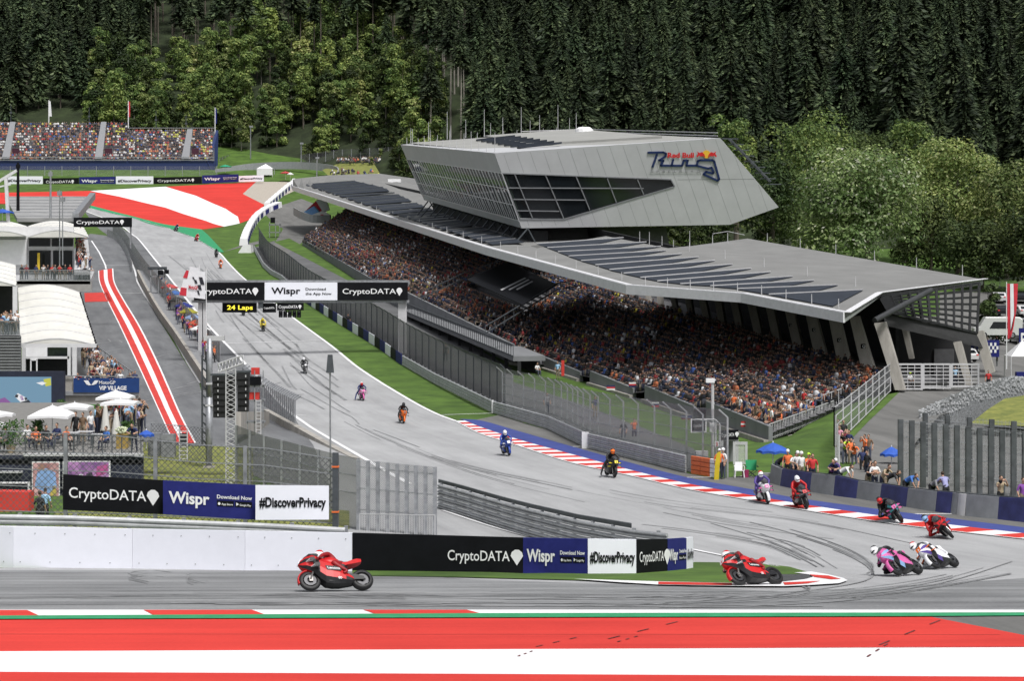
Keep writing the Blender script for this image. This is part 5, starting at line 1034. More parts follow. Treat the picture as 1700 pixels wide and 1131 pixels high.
for (x, y), r_, h_, lb, dr in par: parasol(TP(x, y), r_, h_, lb, WHITE, 4 if r_ > 1.2 else 8, dr, group=None, rot=.5)
b = MB(); q = TP(138, 721); b.prism([q+V((-.9, 0, 1.5)), q+V((1.3, 0, 1.5)), q+V((1.3, 0, 1.75)), q+V((-.9, 0, 1.75))], V((0, .05, 0))); tag(b.build('green_banner', M('green canvas', (.08, .22, .05), .6)), 'green canvas strip hanging below the white parasol', 'banner')
parasol(TP(175, 730), .3, 2.0, 'folded cream parasol left of its twin on the terrace', TENT, closed=True); parasol(TP(193, 736), .3, 1.85, 'folded cream parasol right of its twin on the terrace', TENT, closed=True)
parasol(P(243, 745, 116), .45, 1.05, 'low blue parasol beyond the end of the terrace', BLUEF, drop=.25)
b = MB(); q = P(24, 850, 92); b.prism([P(-60, 850, 92), P(48, 850, 92), P(48, 818, 92), P(-60, 816, 92)], V((0, 1.0, 0))); tag(b.build('red_box', REDP), 'red covered box behind the wire fence at the left edge', 'box')
t = thing('display_case', 'dark framed display board with bright figures above the red box', 'display board', P(20, 817, 95)); part('board', SCN, t, (-60, 803, 47, 818, 95, .2)); part('board_frame', WHITE, t, (-60, 801.5, 48, 803.5, 94.8, .25), (46, 803, 48, 818, 94.8, .25))
for k, (x, y, m) in enumerate(((118, 741, LGREY), (142, 739, LGREY), (70, 742, GREY), (165, 744, LGREY), (30, 738, GREY))):
    q = TP(x, y); t = thing('table', ['pale table below the folded chairs on the terrace', 'pale table near the standing guests', 'grey table under the wide white parasol', 'pale table by the blue jacket guest', 'grey table at the left end of the terrace'][k], 'table', q); b = MB(); b.box(q+V((0, 0, .74)), (.9, .7, .04)); b.build('tabletop', m, t)
    for sx in (-.4, .4):
        for sy in (-.3, .3): b = MB(); b.bar(q+V((sx, sy, 0)), q+V((sx, sy, .73)), .04); b.build('leg', DSTEEL, t)
rr = random.Random(12); FOL = leaf_mat('planter leaves', [(0, (.02, .06, .015)), (.6, (.06, .14, .03)), (1, (.12, .2, .05))])
for k, (x, y, r_, h_) in enumerate(((212, 742, .3, 1.0), (62, 738, .3, .9), (18, 752, .7, 1.3), (112, 700, .3, .8))):
    q = TP(x, y) if k < 3 else P(102, 690, 160); t = thing('potted_plant', ['tall green plant in a pot near the terrace end', 'green plant in a pot left of the wide parasol pole', 'broad dark bush at the left end of the terrace', 'thin olive plant at the foot of the screen'][k], 'plant', q); b = MB(); b.lathe([(0, 0), (.2, 0), (.27, .4), (0, .38)], q, n=10); b.build('pot', M('clay pot', (.3, .24, .15), .8), t); b = MB()
    for i in range(260):
        c_ = q+V((rr.gauss(0, r_*.5), rr.gauss(0, r_*.5), .4+rr.random()*h_)); u = V((rr.gauss(0, 1), rr.gauss(0, 1), rr.gauss(0, 1)+.6)).normalized()*.14; v = u.orthogonal().normalized()*.04; b.add([c_-u, c_+v, c_+u, c_-v], [(0, 1, 2, 3)])
    b.build('leaves', FOL, t)
b = MB(); q = TP(203, 745)
for i in range(60): b.ell(q+V((rr.gauss(0, .18), rr.gauss(0, .15), .85+rr.random()*.3)), rr.uniform(.04, .08), 6, 4)
o = b.build('flower_bunch', M('pale petals', (.6, .65, .45), .7)); tag(o, 'bunch of pale flowers on a yellow stand at the terrace end', 'flowers'); b = MB(); b.box(q+V((0, 0, .4)), (.6, .4, .8)); tag(b.build('yellow_stand', M('ochre wood', (.35, .24, .06), .7)), 'ochre stand under the pale flowers', 'stand')
for k, (x, y, d) in enumerate(((258, 760, 117), (280, 762, 116.5))): b = MB(); b.box(P(x, y-22, d), (.75, .6, 1.3)); b.box(P(x, y-22, d)+V((0, -.31, .3)), (.5, .03, .2)); tag(b.build('steel_cabinet', STEEL), ['grey steel cabinet by the terrace end', 'grey steel cabinet closer to the ladder frame'][k], 'cabinet')
t = thing('ladder_frame', 'tall steel ladder frame standing in the infield grass beside the pit divider', 'ladder', P(304, 765, 116)); b = MB(); b.bar(P(298, 766, 116), P(298, 712, 116), .06); b.bar(P(311, 766, 116), P(311, 712, 116), .06); b.build('side_rails', LGREY, t); b = MB()
for i in range(8): b.bar(P(298, 762-i*6.5, 116), P(311, 762-i*6.5, 116), .05)
b.build('rungs', LGREY, t); b = MB(); quad(b, 299, 720, 310, 735, 116.1, .05); b.build('back_plate', DSTEEL, t)
wire_fence([P(251, 763, 118), P(300, 767, 117), P(345, 772, 116)], 2.1, 'low link fence in front of the pit divider end', 1.4, CHAIN, post=.07, cables=(.5, .98))
# ---------------------------------------------------------------- pit wall, crews' stands
PWB = [(227, 460), (240, 487), (262, 527), (290, 568), (318, 612), (342, 650)]; q = [G(a, c) for a, c in sm(PWB, 5)]
b = MB(); b.loft([[p, p+V((0, 0, 1.15)), p+V((.35, .05, 1.15)), p+V((.35, .05, 0))] for p in q]); tag(b.build('pit_wall', CONC), 'low concrete pit wall with crews standing behind it', 'wall')
pfb = [G(*q_) for q_ in sm([(200, 386), (222, 412), (256, 462), (300, 516), (345, 566), (392, 618)], 4)]
wire_fence([p+V((-1.6, 0, 0)) for p in pfb], 3.0, 'dense grey fence along the track side of the pit wall', 2.6, mesh_mat('pit fence netting', (.16, .165, .17), .1, .03, dense=.5), pm=STEEL, post=.09)
wire_fence([G(*q_) for q_ in sm([(178, 392), (196, 402), (211, 425), (219, 452)], 4)], 1.5, 'short curved fence at the pit lane exit', 2.5, mesh_mat('exit netting', (.25, .255, .26), .1, .03, dense=.3), pm=STEEL, post=.09)
PU = [((270, 490), 'red', 'red and white parasol on the pit wall, farthest of the row'), ((278, 502), 'blue', 'mid blue parasol second farthest on the pit wall'), ((282, 514), 'black', 'black parasol between two blue ones on the pit wall'), ((292, 524), 'navy', 'navy parasol in the pit wall row'), ((299, 535), 'yellow', 'black and yellow parasol in the pit wall row'), ((306, 546), 'sky', 'pale blue parasol in the pit wall row'), ((312, 556), 'orange', 'orange red parasol in the pit wall row'), ((317, 566), 'white', 'white parasol nearest the flag column on the pit wall')]
for (x, y), c_, lb in PU: p = G(x-3, y+14)+V((1.2, 0, 0)); parasol(p, 1.2, 2.7, lb, M('parasol '+c_, dict(red=(.45, .06, .06), blue=(.05, .12, .32), black=(.03, .03, .03), navy=(.02, .03, .18), yellow=(.3, .28, .03), sky=(.2, .27, .42), orange=(.45, .08, .04), white=(.7, .7, .7))[c_], .6, var=.1), 8, .5, group='parasols on the pit wall')
t = thing('timing_stand', 'steel timing stand with dark monitors at the head of the pit wall', 'stand', G(258, 500)); d = GY(500)
for x in (249, 262, 272): part('stand_post', STEEL, t, (x, 446, x+2, 500, d, .2))
part('stand_beam', DSTEEL, t, (245, 443, 276, 448, d, .6)); part('stand_beam', STEEL, t, (249, 458, 274, 460, d, .4)); part('monitor', BLACK, t, (262, 449, 271, 457, d-.4, .3)); part('monitor', BLACK, t, (273, 448, 280, 455, d-.3, .3))
# flag column, poles and mast near the gantry
FB_ = M('flag black', (.02, .02, .03), .7); d = 213
t = flag(P(342.5, 640, d), P(342.5, 446, d), 'white racing flag with red blocks and black chequers on its pole', [([(309, 449), (341, 451), (341, 497), (297, 491), (303, 470)], FW), ([(309, 449), (313.5, 449.3), (311, 462), (303.5, 461)], FR), ([(300.5, 477), (310, 478.5), (309, 491.5), (297.5, 490)], FR), ([(330, 460), (336, 460.5), (339.5, 473), (333, 472)], FB_), ([(322, 464), (326, 465), (328, 471), (324, 470.5)], FB_), ([(328, 473), (333, 473), (335, 482), (330, 481)], FB_), ([(327, 482), (330, 482.5), (332, 490), (329, 489)], FB_), ([(319, 460), (322, 460), (323, 464), (321, 463.5)], FB_)])
f_ = Face(P(313, 480, d-.1), P(329, 482, d-.1), P(329, 474, d-.1), P(313, 472, d-.1)); b = MB(); f_.n = V((0, -1, 0)); f_.text(b, 'MotoGP', .02, .1, .75, .96, .03, .06); b.build('lettering', FR, t)
flag(P(331, 600, 222), P(331, 440, 222), 'second pale flag half hidden behind the chequered racing flag', [([(315, 443), (331, 445), (331, 456), (314, 452)], FW)])
t = thing('loudspeaker_mast', 'grey tubular mast with dark frame standing on a concrete foot', 'mast', P(346, 778, 121)); b = MB(); b.tube(P(347, 776, 121), P(347, 660, 121), .2, .2, 12); b.tube(P(348, 660, 121), P(348, 562, 121), .17, .17, 12); b.build('mast_tube', STEEL, t, smooth=True); [part('mast_collar', LGREY, t, q_) for q_ in ((341, 672, 355, 675, 120.8, .5), (342, 636, 355, 639, 120.8, .5), (338, 558, 372, 566, 120.9, .4))]; part('concrete_foot', CONC, t, (337, 775, 355, 784, 120.6, .7))
b = MB(); quad(b, 334, 590, 336, 740, 121, .3); quad(b, 342, 590, 344, 740, 121, .3)
for i in range(10): b.bar(P(335, 595+i*15, 121.1), P(343, 602+i*15, 121.1), .09)
b.build('side_frame', DSTEEL, t)
for k, (x0, x1, y0, y1, n_) in enumerate(((352, 391, 624, 694, 7), (393, 413, 619, 684, 6))):
    t = thing('speaker_array', ['wide hanging stack of black loudspeakers left of the truss', 'narrow hanging stack of black loudspeakers right of the truss'][k], 'loudspeaker', P((x0+x1)/2, y1, 114)); part('hanging_bar', DSTEEL, t, (x0-3, y0-3, x1+2, y0, 114, .5))
    for i in range(n_):
        h_ = (y1-y0)/n_; b = MB(); dy = .06*i; b.prism([P(x0+.3*i, y0+h_*i+.5, 114+dy), P(x1-.3*i, y0+h_*i+.5, 114+dy), P(x1-.3*i, y0+h_*(i+1), 114+dy), P(x0+.3*i, y0+h_*(i+1), 114+dy)], V((0, .6, 0))); so = b.build('loudspeaker_box', M('speaker black', (.018, .018, .02), .6, var=.3, scale=3), t); xb = x1-6 if k == 1 else x0+9; part('maker_plate', LGREY, so, (xb, y0+h_*(i+.35), xb+1.6, y0+h_*(i+.72), 113.9+dy, .05))
t = thing('lattice_tower', 'slim white lattice tower carrying the loudspeakers', 'tower', P(383, 806, 111)); b = MB(); xs = ((375, 391)); 
for dx, dy in ((375, 0), (391, 0), (375, .5), (391, .5)): b.tube(P(dx, 806, 111+dy), P(dx, 612, 111+dy), .035, n=6)
for i in range(24):
    y0 = 806-i*8.1; a, c = (375, 391) if i % 2 else (391, 375); b.tube(P(a, y0, 111), P(c, y0-8, 111), .022, n=5); b.tube(P(c, y0, 111.5), P(a, y0-8, 111.5), .022, n=5)
b.build('lattice', LGREY, t); b = MB()
for dz in (0, .45):
    b.tube(P(362, 618, 111)+V((0, 0, dz)), P(402, 604, 111)+V((0, 0, dz)), .04, n=6); b.tube(P(362, 618, 111.5)+V((0, 0, dz)), P(402, 604, 111.5)+V((0, 0, dz)), .04, n=6)
for i in range(8): q = P(362, 618, 111).lerp(P(402, 604, 111), i/7); b.tube(q, q+V((0, .5, .45)), .025, n=5); b.tube(q+V((0, 0, .45)), q+V((0, .5, 0)), .025, n=5)
b.build('top_boom', LGREY, t)
t = thing('camera_scaffold', 'camera scaffold with ladder and red boxes beside the pit wall end', 'scaffold', P(424, 724, 128)); d = 128
for x in (410, 422, 436): part('scaffold_pole', STEEL, t, (x, 615, x+1.5, 724, d, .06))
for yy in (640, 664, 700): part('deck', STEEL, t, (408, yy, 438, yy+3, d, 1.0))
part('red_case', REDP, t, (412, 652, 430, 664, d+.2, .5)); part('red_case', REDP, t, (417, 611, 430, 622, d+.2, .4)); part('camera', BLACK, t, (411, 626, 432, 640, d-.1, .5)); b = MB(); b.bar(P(425, 722, d-.3), P(425, 664, d-.3), .05); b.bar(P(433, 722, d-.3), P(433, 664, d-.3), .05)
for i in range(10): b.bar(P(425, 720-i*6, d-.3), P(433, 720-i*6, d-.3), .04)
b.build('ladder', LGREY, t)
b = MB(); tp, bt = [P(437, 680, 168), P(487, 707, 152), P(540, 737, 138), P(590, 763, 127)], [P(437, 726, 166), P(487, 752, 150), P(540, 770, 136), P(590, 790, 125)]
for i in range(3): b.prism([bt[i], bt[i+1], tp[i+1], tp[i]], V((.4, .3, 0)))
tag(b.build('retaining_wall', CONC), 'stained concrete wall curving at the end of the pit wall', 'wall'); b = MB(); b.prism([P(392, 722, 140), P(440, 722, 160), P(440, 684, 160), P(392, 684, 140)], V((.3, .3, 0))); tag(b.build('pit_end_wall', CONC), 'short pale concrete wall under the camera scaffold', 'wall')
wire_fence([P(402, 645, 172), P(440, 676, 165), P(490, 704, 152)], 1.75, 'steel barred fence with angled top above the concrete wall', .9, mesh_mat('barred netting', (.3, .31, .33), .1, .03, dense=.3), lean=(.45, -.1, .3), pm=STEEL, post=.09)
t = thing('marker_pole', 'thin dark pole topped with a dark tapered marker beside the track', 'pole', P(549, 830, 100)); b = MB(); b.tube(P(549, 840, 100), P(548, 618, 100), .045, .04, 7); b.build('pole_shaft', STEEL, t); b = MB(); b.loft([[P(548, 619, 100)+V((sx*w2, sy*w2, z_)) for sx, sy in ((-1, -1), (1, -1), (1, 1), (-1, 1))] for w2, z_ in ((.18, 0), (.11, .88))]); b.build('tapered_marker', DSTEEL, t)
# ---------------------------------------------------------------- distant stand and the first corner's surroundings
t = thing('distant_stand', 'distant open grandstand on a dark blue base at the far left', 'grandstand', P(160, 290, 560)); D0, D1 = 560, 590
NVB = M('stand base blue', (.02, .035, .12), .6, var=.12)
part('base_wall', NVB, t, (-60, 267, 357, 296, D0, 1)); b = MB(); b.prism([P(344, 268, D0-.2), P(357, 296, D0-.2), P(358.5, 216, D1)], V((.6, .6, 0))); b.build('side_wall', NVB, t)
def DS(x, v): return P(x, 267-v*0, D0).lerp(P(x, 206 if x < 211 else 218, D1), v)
b = MB()
for x0, x1 in ((-60, 211), (211, 356)):
    for r_ in range(14):
        a, c, e, f2 = DS(x0, r_/14), DS(x1, r_/14), DS(x1, (r_+1)/14), DS(x0, (r_+1)/14); b.add([a, c, V((e.x, e.y, c.z)), V((f2.x, f2.y, a.z))], [(0, 1, 2, 3)]); b.add([V((f2.x, f2.y, a.z)), V((e.x, e.y, c.z)), e, f2], [(0, 1, 2, 3)])
b.build('seating', M('stand seating', (.16, .16, .165), .8), t)
for xa, xb in ((3, 17), (157, 168), (301, 311)):
    b = MB(); b.prism([DS(xa, 0)+V((0, -.2, .5)), DS(xa+13, 0)+V((0, -.2, .5)), DS(xb+9, 1)+V((0, -.2, .5)), DS(xb, 1)+V((0, -.2, .5))], V((0, .1, .2))); b.build('aisle', GREY, t); part('vomitory', M('maroon door', (.06, .015, .03), .7), t, (xa+17, 246, xa+29, 260, D0+6, .2))
b = MB()
for xa, xb in ((-60, 211), (213, 356)): b.bar(DS(xa, 1)+V((0, 0, 1)), DS(xb, 1)+V((0, 0, 1)), .18); b.bar(DS(xa, 0)+V((0, -.3, 1)), DS(xb, 0)+V((0, -.3, 1)), .18); b.bar(DS(xa, 0)+V((0, -.3, .2)), DS(xb, 0)+V((0, -.3, .2)), .18)
b.build('hand_rail', STEEL, t)
for i in range(28): b = MB(); q = DS(-20+i*13.5, 0)+V((0, -.3, 0)); b.bar(q, q+V((0, 0, 1)), .12); b.build('rail_post', STEEL, t)
for lb, x, y0, y1, c_ in (('white pennant on a pole, first from the left on the distant stand', 81, 166, 205, FW), ('dark mast flag on the distant stand right end', 357, 178, 218, NAVY), ('slim red and white pennant at the step of the distant stand', 213, 167, 208, FR)):
    flag(P(x, y1+5, D1+1), P(x, y0, D1+1), lb, [([(x, y0+1), (x+3, y0+2), (x+(5 if c_ is FW else 3), y0+27), (x+.5, y0+27)], c_)], r=.16)
for k, x in enumerate((18, 148, 259, 309)): b = MB(); y0 = 172+k*6; b.tube(P(x, 212, D1+1), P(x, y0, D1+1), .14, .1, 6); b.box(P(x, y0+15, D1+1), (.7, .4, .5)); tag(b.build('loudspeaker_pole', DSTEEL), ['dark speaker pole at the left end of the distant stand', 'dark speaker pole behind the middle of the distant stand', 'dark speaker pole right of the step in the distant stand', 'dark speaker pole near the right end of the distant stand'][k], 'pole')
b = MB(); o = wire_fence([P(x, 292, 545) for x in range(-40, 361, 40)], 2.6, 'thin post fence in front of the distant blue base', 4.4, mesh_mat('far netting', (.3, .3, .32), .2, .02), post=.15)
t = thing('marquee', 'white pyramid marquee beside the gravel at the first corner', 'tent', P(441, 292, 545)); ap = P(441, 272, 550); e = P(441, 280, 550).z; A = [V((ap.x+sx*2.1, 550+sy*2, e)) for sx, sy in ((-1, -1), (1, -1), (1, 1), (-1, 1))]; b = MB(); b.add(A+[ap], [(0, 1, 4), (1, 2, 4), (2, 3, 4), (3, 0, 4)]); b.prism([A[0], A[1], A[1]+V((0, 0, -1.8)), A[0]+V((0, 0, -1.8))], V((0, .05, 0))); b.build('canopy', WHITE, t)
for q in A: b = MB(); b.bar(q, q+V((0, 0, -2.4)), .12); b.build('leg', LGREY, t)
b = MB(); wl = [P(357, 293, 556), P(420, 283, 560), P(500, 281, 555), P(555, 288, 545), P(560, 300, 535)]; b.loft([[p, p+V((0, 0, 2)), p+V((.3, .4, 2)), p+V((.3, .4, 0))] for p in smooth_line(wl, 5)]); tag(b.build('corner_wall', M('corner wall', (.27, .28, .29), .7, var=.1)), 'curving grey wall behind the white marquee', 'wall')
for k, (x, y, d, w2, h2, m, lb) in enumerate(((374, 275, 552, 3.5, 1.6, 'parasol green', 'green sunshade beside the distant stand end'), (474, 286, 540, 3.0, 1.4, 'parasol red', 'red sunshade right of the marquee'), (482, 288, 539, 1.8, 1.2, 'parasol white', 'white sunshade right of the red one'))):
    M('parasol green', (.03, .35, .2), .6); parasol(P(x, y+12, d), w2/2, 2.2, lb, MATS[m], 8, .5)
for k, (x0, y0, x1, y1, m, lb) in enumerate(((470, 262, 480, 272, BLUEP, 'blue container among the parked things above the first corner'), (396, 268, 412, 274, LGREY, 'pale truck trailer above the white marquee'))): b = MB(); quad(b, x0, y0, x1, y1, 590, 3); b.prism([P(x0+1, y0+1, 589.8), P(x1-1, y0+1, 589.8), P(x1-1, y0+2, 589.8), P(x0+1, y0+2, 589.8)], V((0, .1, 0))); tag(b.build('container', m), lb, 'container')
wire_fence([P(365, 280, 575), P(400, 270, 600), P(490, 262, 600)], 3.2, 'dark fence on the slope above the first corner', 3, mesh_mat('slope netting', (.12, .12, .13), .15, .03), pm=STEEL, post=.14)
wire_fence([P(500, 275, 560), P(560, 266, 570), P(660, 262, 560)], 3.0, 'dark fence behind the standing onlookers', 3, MATS['slope netting'], pm=STEEL, post=.14)
b = MB(); mp = [P(535, 282, 545), P(560, 272, 560), P(620, 270, 560), P(632, 290, 520), P(580, 296, 515), P(545, 292, 528)]; b.poly(mp); tag(b.build('spectator_mound', DRYG), kind='structure')
for lb, x, y0, y1, d in (('tall thin pole left of the white marquee', 416, 210, 285, 580), ('lamp pole beside the dark fence above the corner', 500, 238, 282, 575), ('camera pole beside the roof end', 526, 262, 300, 540)): b = MB(); b.tube(P(x, y1, d), P(x, y0, d), .2, .14, 6); b.box(P(x+1, y0, d), (1, .5, .5)); tag(b.build('pole', STEEL), lb, 'pole')
# camera platform and tents by the lower fence
t = thing('camera_tower', 'steel camera platform behind the fence at the end of the stand', 'platform', P(455, 405, 420)); d = 418
for x in (447, 457, 464): part('tower_post', STEEL, t, (x, 368, x+1, 408, d, .2))
part('tower_deck', GREY, t, (446, 372, 465, 374, d, 2), (446, 385, 465, 386.5, d, 2)); part('camera', BLACK, t, (449, 361, 456, 370, d, .8)); part('skirt', DSTEEL, t, (440, 398, 466, 408, d, .6))
t = thing('blue_tent', 'pale blue ridge tent under the far end of the stand roof', 'tent', P(520, 360, 430)); b = MB(); b.prism([P(502, 362, 430), P(531, 362, 430), P(531, 354, 430), P(521, 342, 430), P(502, 353, 430)], V((0, 4, 0))); b.build('canopy', M('tent blue', (.2, .4, .75), .6), t)
t = thing('striped_tent', 'red and white striped tent behind the pale blue one', 'tent', P(520, 350, 440)); b = MB(); b.prism([P(505, 352, 436), P(527, 331, 436), P(538, 334, 436), P(537, 352, 436)], V((0, 3, 0))); b.build('canopy', FR, t); b = MB(); b.prism([P(524, 333, 435.8), P(530, 331, 435.8), P(541, 331, 435.8), P(546, 348, 435.8), P(536, 352, 435.8)], V((0, 3, 0))); b.build('canopy_stripe', WHITE, t)
t = thing('white_tent', 'low white tent with red mark in front of the striped one', 'tent', P(535, 366, 426)); b = MB(); b.prism([P(519, 362, 426), P(547, 362, 426), P(547, 356, 426), P(535, 350, 426), P(519, 356, 426)], V((0, 3, 0))); b.build('canopy', WHITE, t); part('tent_mark', FR, t, (532, 356, 537, 361, 425.8, .05))
b = MB(); q = [P(487, 357, 428), P(500, 364, 422), P(520, 370, 418), P(548, 370, 418)]; b.loft([[p, p+V((0, 0, 1.6)), p+V((.2, .3, 1.6)), p+V((.2, .3, 0))] for p in smooth_line(q, 4)]); tag(b.build('tent_wall', GREY), 'low grey curved wall in front of the coloured tents', 'wall')
drape([px((436, 352), (470, 340), (500, 330), (540, 345), (548, 372), (505, 400), (480, 420), (462, 438), (446, 420), (470, 380))], .03, 'service_road', ASPD)
# ================================================================ bodies
def skin_mesh(name, joints, edges, slots, mats, level=1, extra=None):
    """one continuous body grown over a skeleton; every face takes the material of its nearest bone; extra MB pieces join the mesh"""
    nm = list(joints); me = bpy.data.meshes.new(name); me.from_pydata([joints[k][0] for k in nm], [(nm.index(a), nm.index(c)) for a, c in edges], [])
    o = bpy.data.objects.new(name, me); COL.objects.link(o); mo = o.modifiers.new('Skin', 'SKIN'); mo.use_smooth_shade = True
    for i, k in enumerate(nm):
        r = joints[k][1]; me.skin_vertices[0].data[i].radius = (r, r) if not isinstance(r, tuple) else r; me.skin_vertices[0].data[i].use_root = (i == 0)
    s_ = o.modifiers.new('Subdivision', 'SUBSURF'); s_.levels = level; s_.render_levels = level
    bpy.context.view_layer.update(); ev = o.evaluated_get(bpy.context.evaluated_depsgraph_get()); m2 = bpy.data.meshes.new_from_object(ev)
    mb = MB(); mb.v = [v.co.copy() for v in m2.vertices]; seg = [(V(joints[a][0]), V(joints[c][0]), slots.get((a, c), 0)) for a, c in edges]
    for p in m2.polygons:
        c = p.center; best = (9, 0)
        for a, e, s in seg:
            d = e-a; t = max(0, min(1, (c-a).dot(d)/max(1e-9, d.length_squared))); q = (a+d*t-c).length
            if q < best[0]: best = (q, s)
        mb.f.append(list(p.vertices)); mb.m.append(best[1])
    bpy.data.objects.remove(o); bpy.data.meshes.remove(me); bpy.data.meshes.remove(m2)
    if extra: extra(mb)
    return mb.mesh(name, mats, smooth=True)
def fingers(mb, hand, d, up, slot, curl=.8, s=1., thumb=1):
    """palm, four fingers of different lengths curling from its end, and a thumb from its side"""
    mb.mat(slot); hand, d, up = V(hand), V(d).normalized(), V(up).normalized(); side = d.cross(up).normalized()
    mb.bar(hand-d*.01*s, hand+d*.075*s, .08*s, .028*s, up=up)
    for i, L in enumerate((.062, .074, .07, .052)):
        p = hand+d*.072*s+side*(i-1.5)*.02*s; q = p+(d*math.cos(curl*.5)-up*math.sin(curl*.5))*L*.55*s; r = q+(d*math.cos(curl*1.5)-up*math.sin(curl*1.5))*L*.5*s
        mb.tube(p, q, .0095*s, .0085*s, 5); mb.tube(q, r, .0085*s, .007*s, 5)
    p = hand+side*.04*s*-thumb+d*.015*s; q = p+(d*.6-side*.7*thumb-up*.3).normalized()*.04*s; mb.tube(p, q, .011*s, .009*s, 5); mb.tube(q, q+(d*.9-up*.5).normalized()*.03*s, .009*s, .007*s, 5)
# ================================================================ racing motorcycles
RIM = M('dark rim', (.03, .03, .032), .35, .6, var=.1); DISC = M('brake disc', (.09, .09, .095), .35, .7, var=.1); CARBON = M('carbon black', (.014, .014, .016), .35, var=.2); MSTEEL = M('titanium', (.3, .29, .28), .3, .8, var=.1); GOLD = M('fork gold', (.45, .28, .05), .35, .6, var=.1)
def paint(name, c): return M('bike '+name, c, .42, var=.08, scale=4, spec=.35)
def make_bike(label, scheme, number=None):
    """x forward, z up, origin on the ground midway between the wheels"""
    ma, mb_, mc = [paint(k, c) for k, c in scheme]
    t = thing('racing_motorcycle', label, 'motorcycle'); loc = dict(local=True)
    for x, r, w_, nm in ((.72, .305, .06, 'front_wheel'), (-.72, .315, .095, 'rear_wheel')):
        c = V((x, 0, r)); b = MB(); k = .16; b.lathe([(r-.10, -w_), (r-.055, -w_*1.02), (r-.025, -w_*.85), (r-.006, -w_*.45), (r, 0), (r-.006, w_*.45), (r-.025, w_*.85), (r-.055, w_*1.02), (r-.10, w_)], c, 'Y', 26)
        wh = b.build(nm, RUBBER, t, smooth=True, **loc); b = MB(); b.lathe([(r-.1, -w_*.9), (r-.125, -w_*.6), (r-.125, w_*.6), (r-.1, w_*.9)], c, 'Y', 22)
        for i in range(5): a = i*2*math.pi/5+.3; b.bar(c, c+V((math.cos(a), 0, math.sin(a)))*(r-.11), .05, .035, up=(0, 1, 0))
        b.lathe([(.0, -.05), (.045, -.05), (.045, .05), (0, .05)], c, 'Y', 10); b.build('rim', RIM, wh, smooth=False, **loc)
        for s_ in ((-1, 1) if x > 0 else (1,)): b = MB(); b.lathe([(.09, .052*s_), (.17, .052*s_), (.17, .06*s_), (.09, .06*s_)], c, 'Y', 20); b.build('brake_disc', DISC, wh, **loc)
    for s_ in (-1, 1):
        b = MB(); b.tube((.72, .11*s_, .3), (.6, .105*s_, .6), .028, .03, 8); b.k = 1; b.tube((.6, .105*s_, .6), (.47, .1*s_, .92), .034, .034, 8); b.k = 0; b.box((.7, .1*s_, .32), (.1, .03, .16)); b.build('fork_leg', [MSTEEL, GOLD], t, **loc)
    b = MB(); rg = []
    for i in range(9): a = R(-20+i*17); rg.append([V((.72+math.cos(a)*rr_, y_, .305+math.sin(a)*rr_)) for rr_, y_ in ((.315, -.075), (.345, -.05), (.352, 0), (.345, .05), (.315, .075))])
    b.loft(rg, False); b.build('front_fender', ma, t, smooth=True, **loc)
    # fairing: sections from nose to belly
    S = [(1.0, .80, .86, .03), (.92, .70, .95, .12), (.8, .63, 1.03, .19), (.62, .52, 1.08, .23), (.45, .32, 1.02, .25), (.3, .17, .95, .255), (.1, .13, .88, .25), (-.08, .13, .78, .24), (-.25, .15, .56, .21), (-.42, .17, .42, .17), (-.52, .2, .34, .1)]
    rg = [[V((x, -hw*.55, z0)), V((x, -hw*.9, z0+(z1-z0)*.2)), V((x, -hw, z0+(z1-z0)*.45)), V((x, -hw*.92, z0+(z1-z0)*.75)), V((x, -hw*.5, z1)), V((x, 0, z1+.02)), V((x, hw*.5, z1)), V((x, hw*.92, z0+(z1-z0)*.75)), V((x, hw, z0+(z1-z0)*.45)), V((x, hw*.9, z0+(z1-z0)*.2)), V((x, hw*.55, z0)), V((x, 0, z0-.01))] for x, z0, z1, hw in S]
    b = MB(); n = 12
    for j in range(len(rg)-1):
        for i in range(n):
            zc = (rg[j][i]+rg[j+1][(i+1) % n])/2; k = 0
            if 3 <= j <= 4 and i in (1, 2, 7, 8, 9, 10, 11, 0) and j == 3: k = 2
            elif zc.z < .3: k = 2
            elif (i in (1, 9) or (i in (3, 7) and j in (0, 1, 2))) : k = 1
            b.k = k; b.add([rg[j][i], rg[j][(i+1) % n], rg[j+1][(i+1) % n], rg[j+1][i]], [(0, 1, 2, 3)])
    b.k = 0; b.poly(rg[0][::-1]); b.k = 2; b.poly(rg[-1]); fa_ = b.build('fairing', [ma, mb_, CARBON], t, smooth=True, **loc)
    b = MB(); b.loft([[V((.86, -.1, 1.0)), V((.86, 0, 1.02)), V((.86, .1, 1.0))], [V((.7, -.17, 1.09)), V((.7, 0, 1.15)), V((.7, .17, 1.09))], [V((.5, -.17, 1.1)), V((.5, 0, 1.22)), V((.5, .17, 1.1))], [V((.44, -.16, 1.08)), V((.44, 0, 1.21)), V((.44, .16, 1.08))]], False)
    b.build('windscreen', M('tinted screen', (.05, .05, .055), .1, var=0, spec=.8), t, smooth=True, **loc)
    for s_ in (-1, 1):
        for k, (z_, L) in enumerate(((.8, .16), (.62, .17))):
            b = MB(); p = V((.72-.12*k, .19*s_+.03*k*s_, z_)); e = p+V((-.05, L*s_, .0-.03*k)); b.prism([p+V((.09, 0, 0)), e+V((.06, 0, .0)), e+V((-.08, 0, .015)), p+V((-.1, 0, .02))], V((0, 0, .018))); b.k = 1; b.prism([e+V((.06, 0, -.05)), e+V((-.08, 0, -.04)), e+V((-.08, 0, .06)), e+V((.06, 0, .05))], V((0, .012*s_, 0))); b.build('winglet', [mc, CARBON], t, **loc)
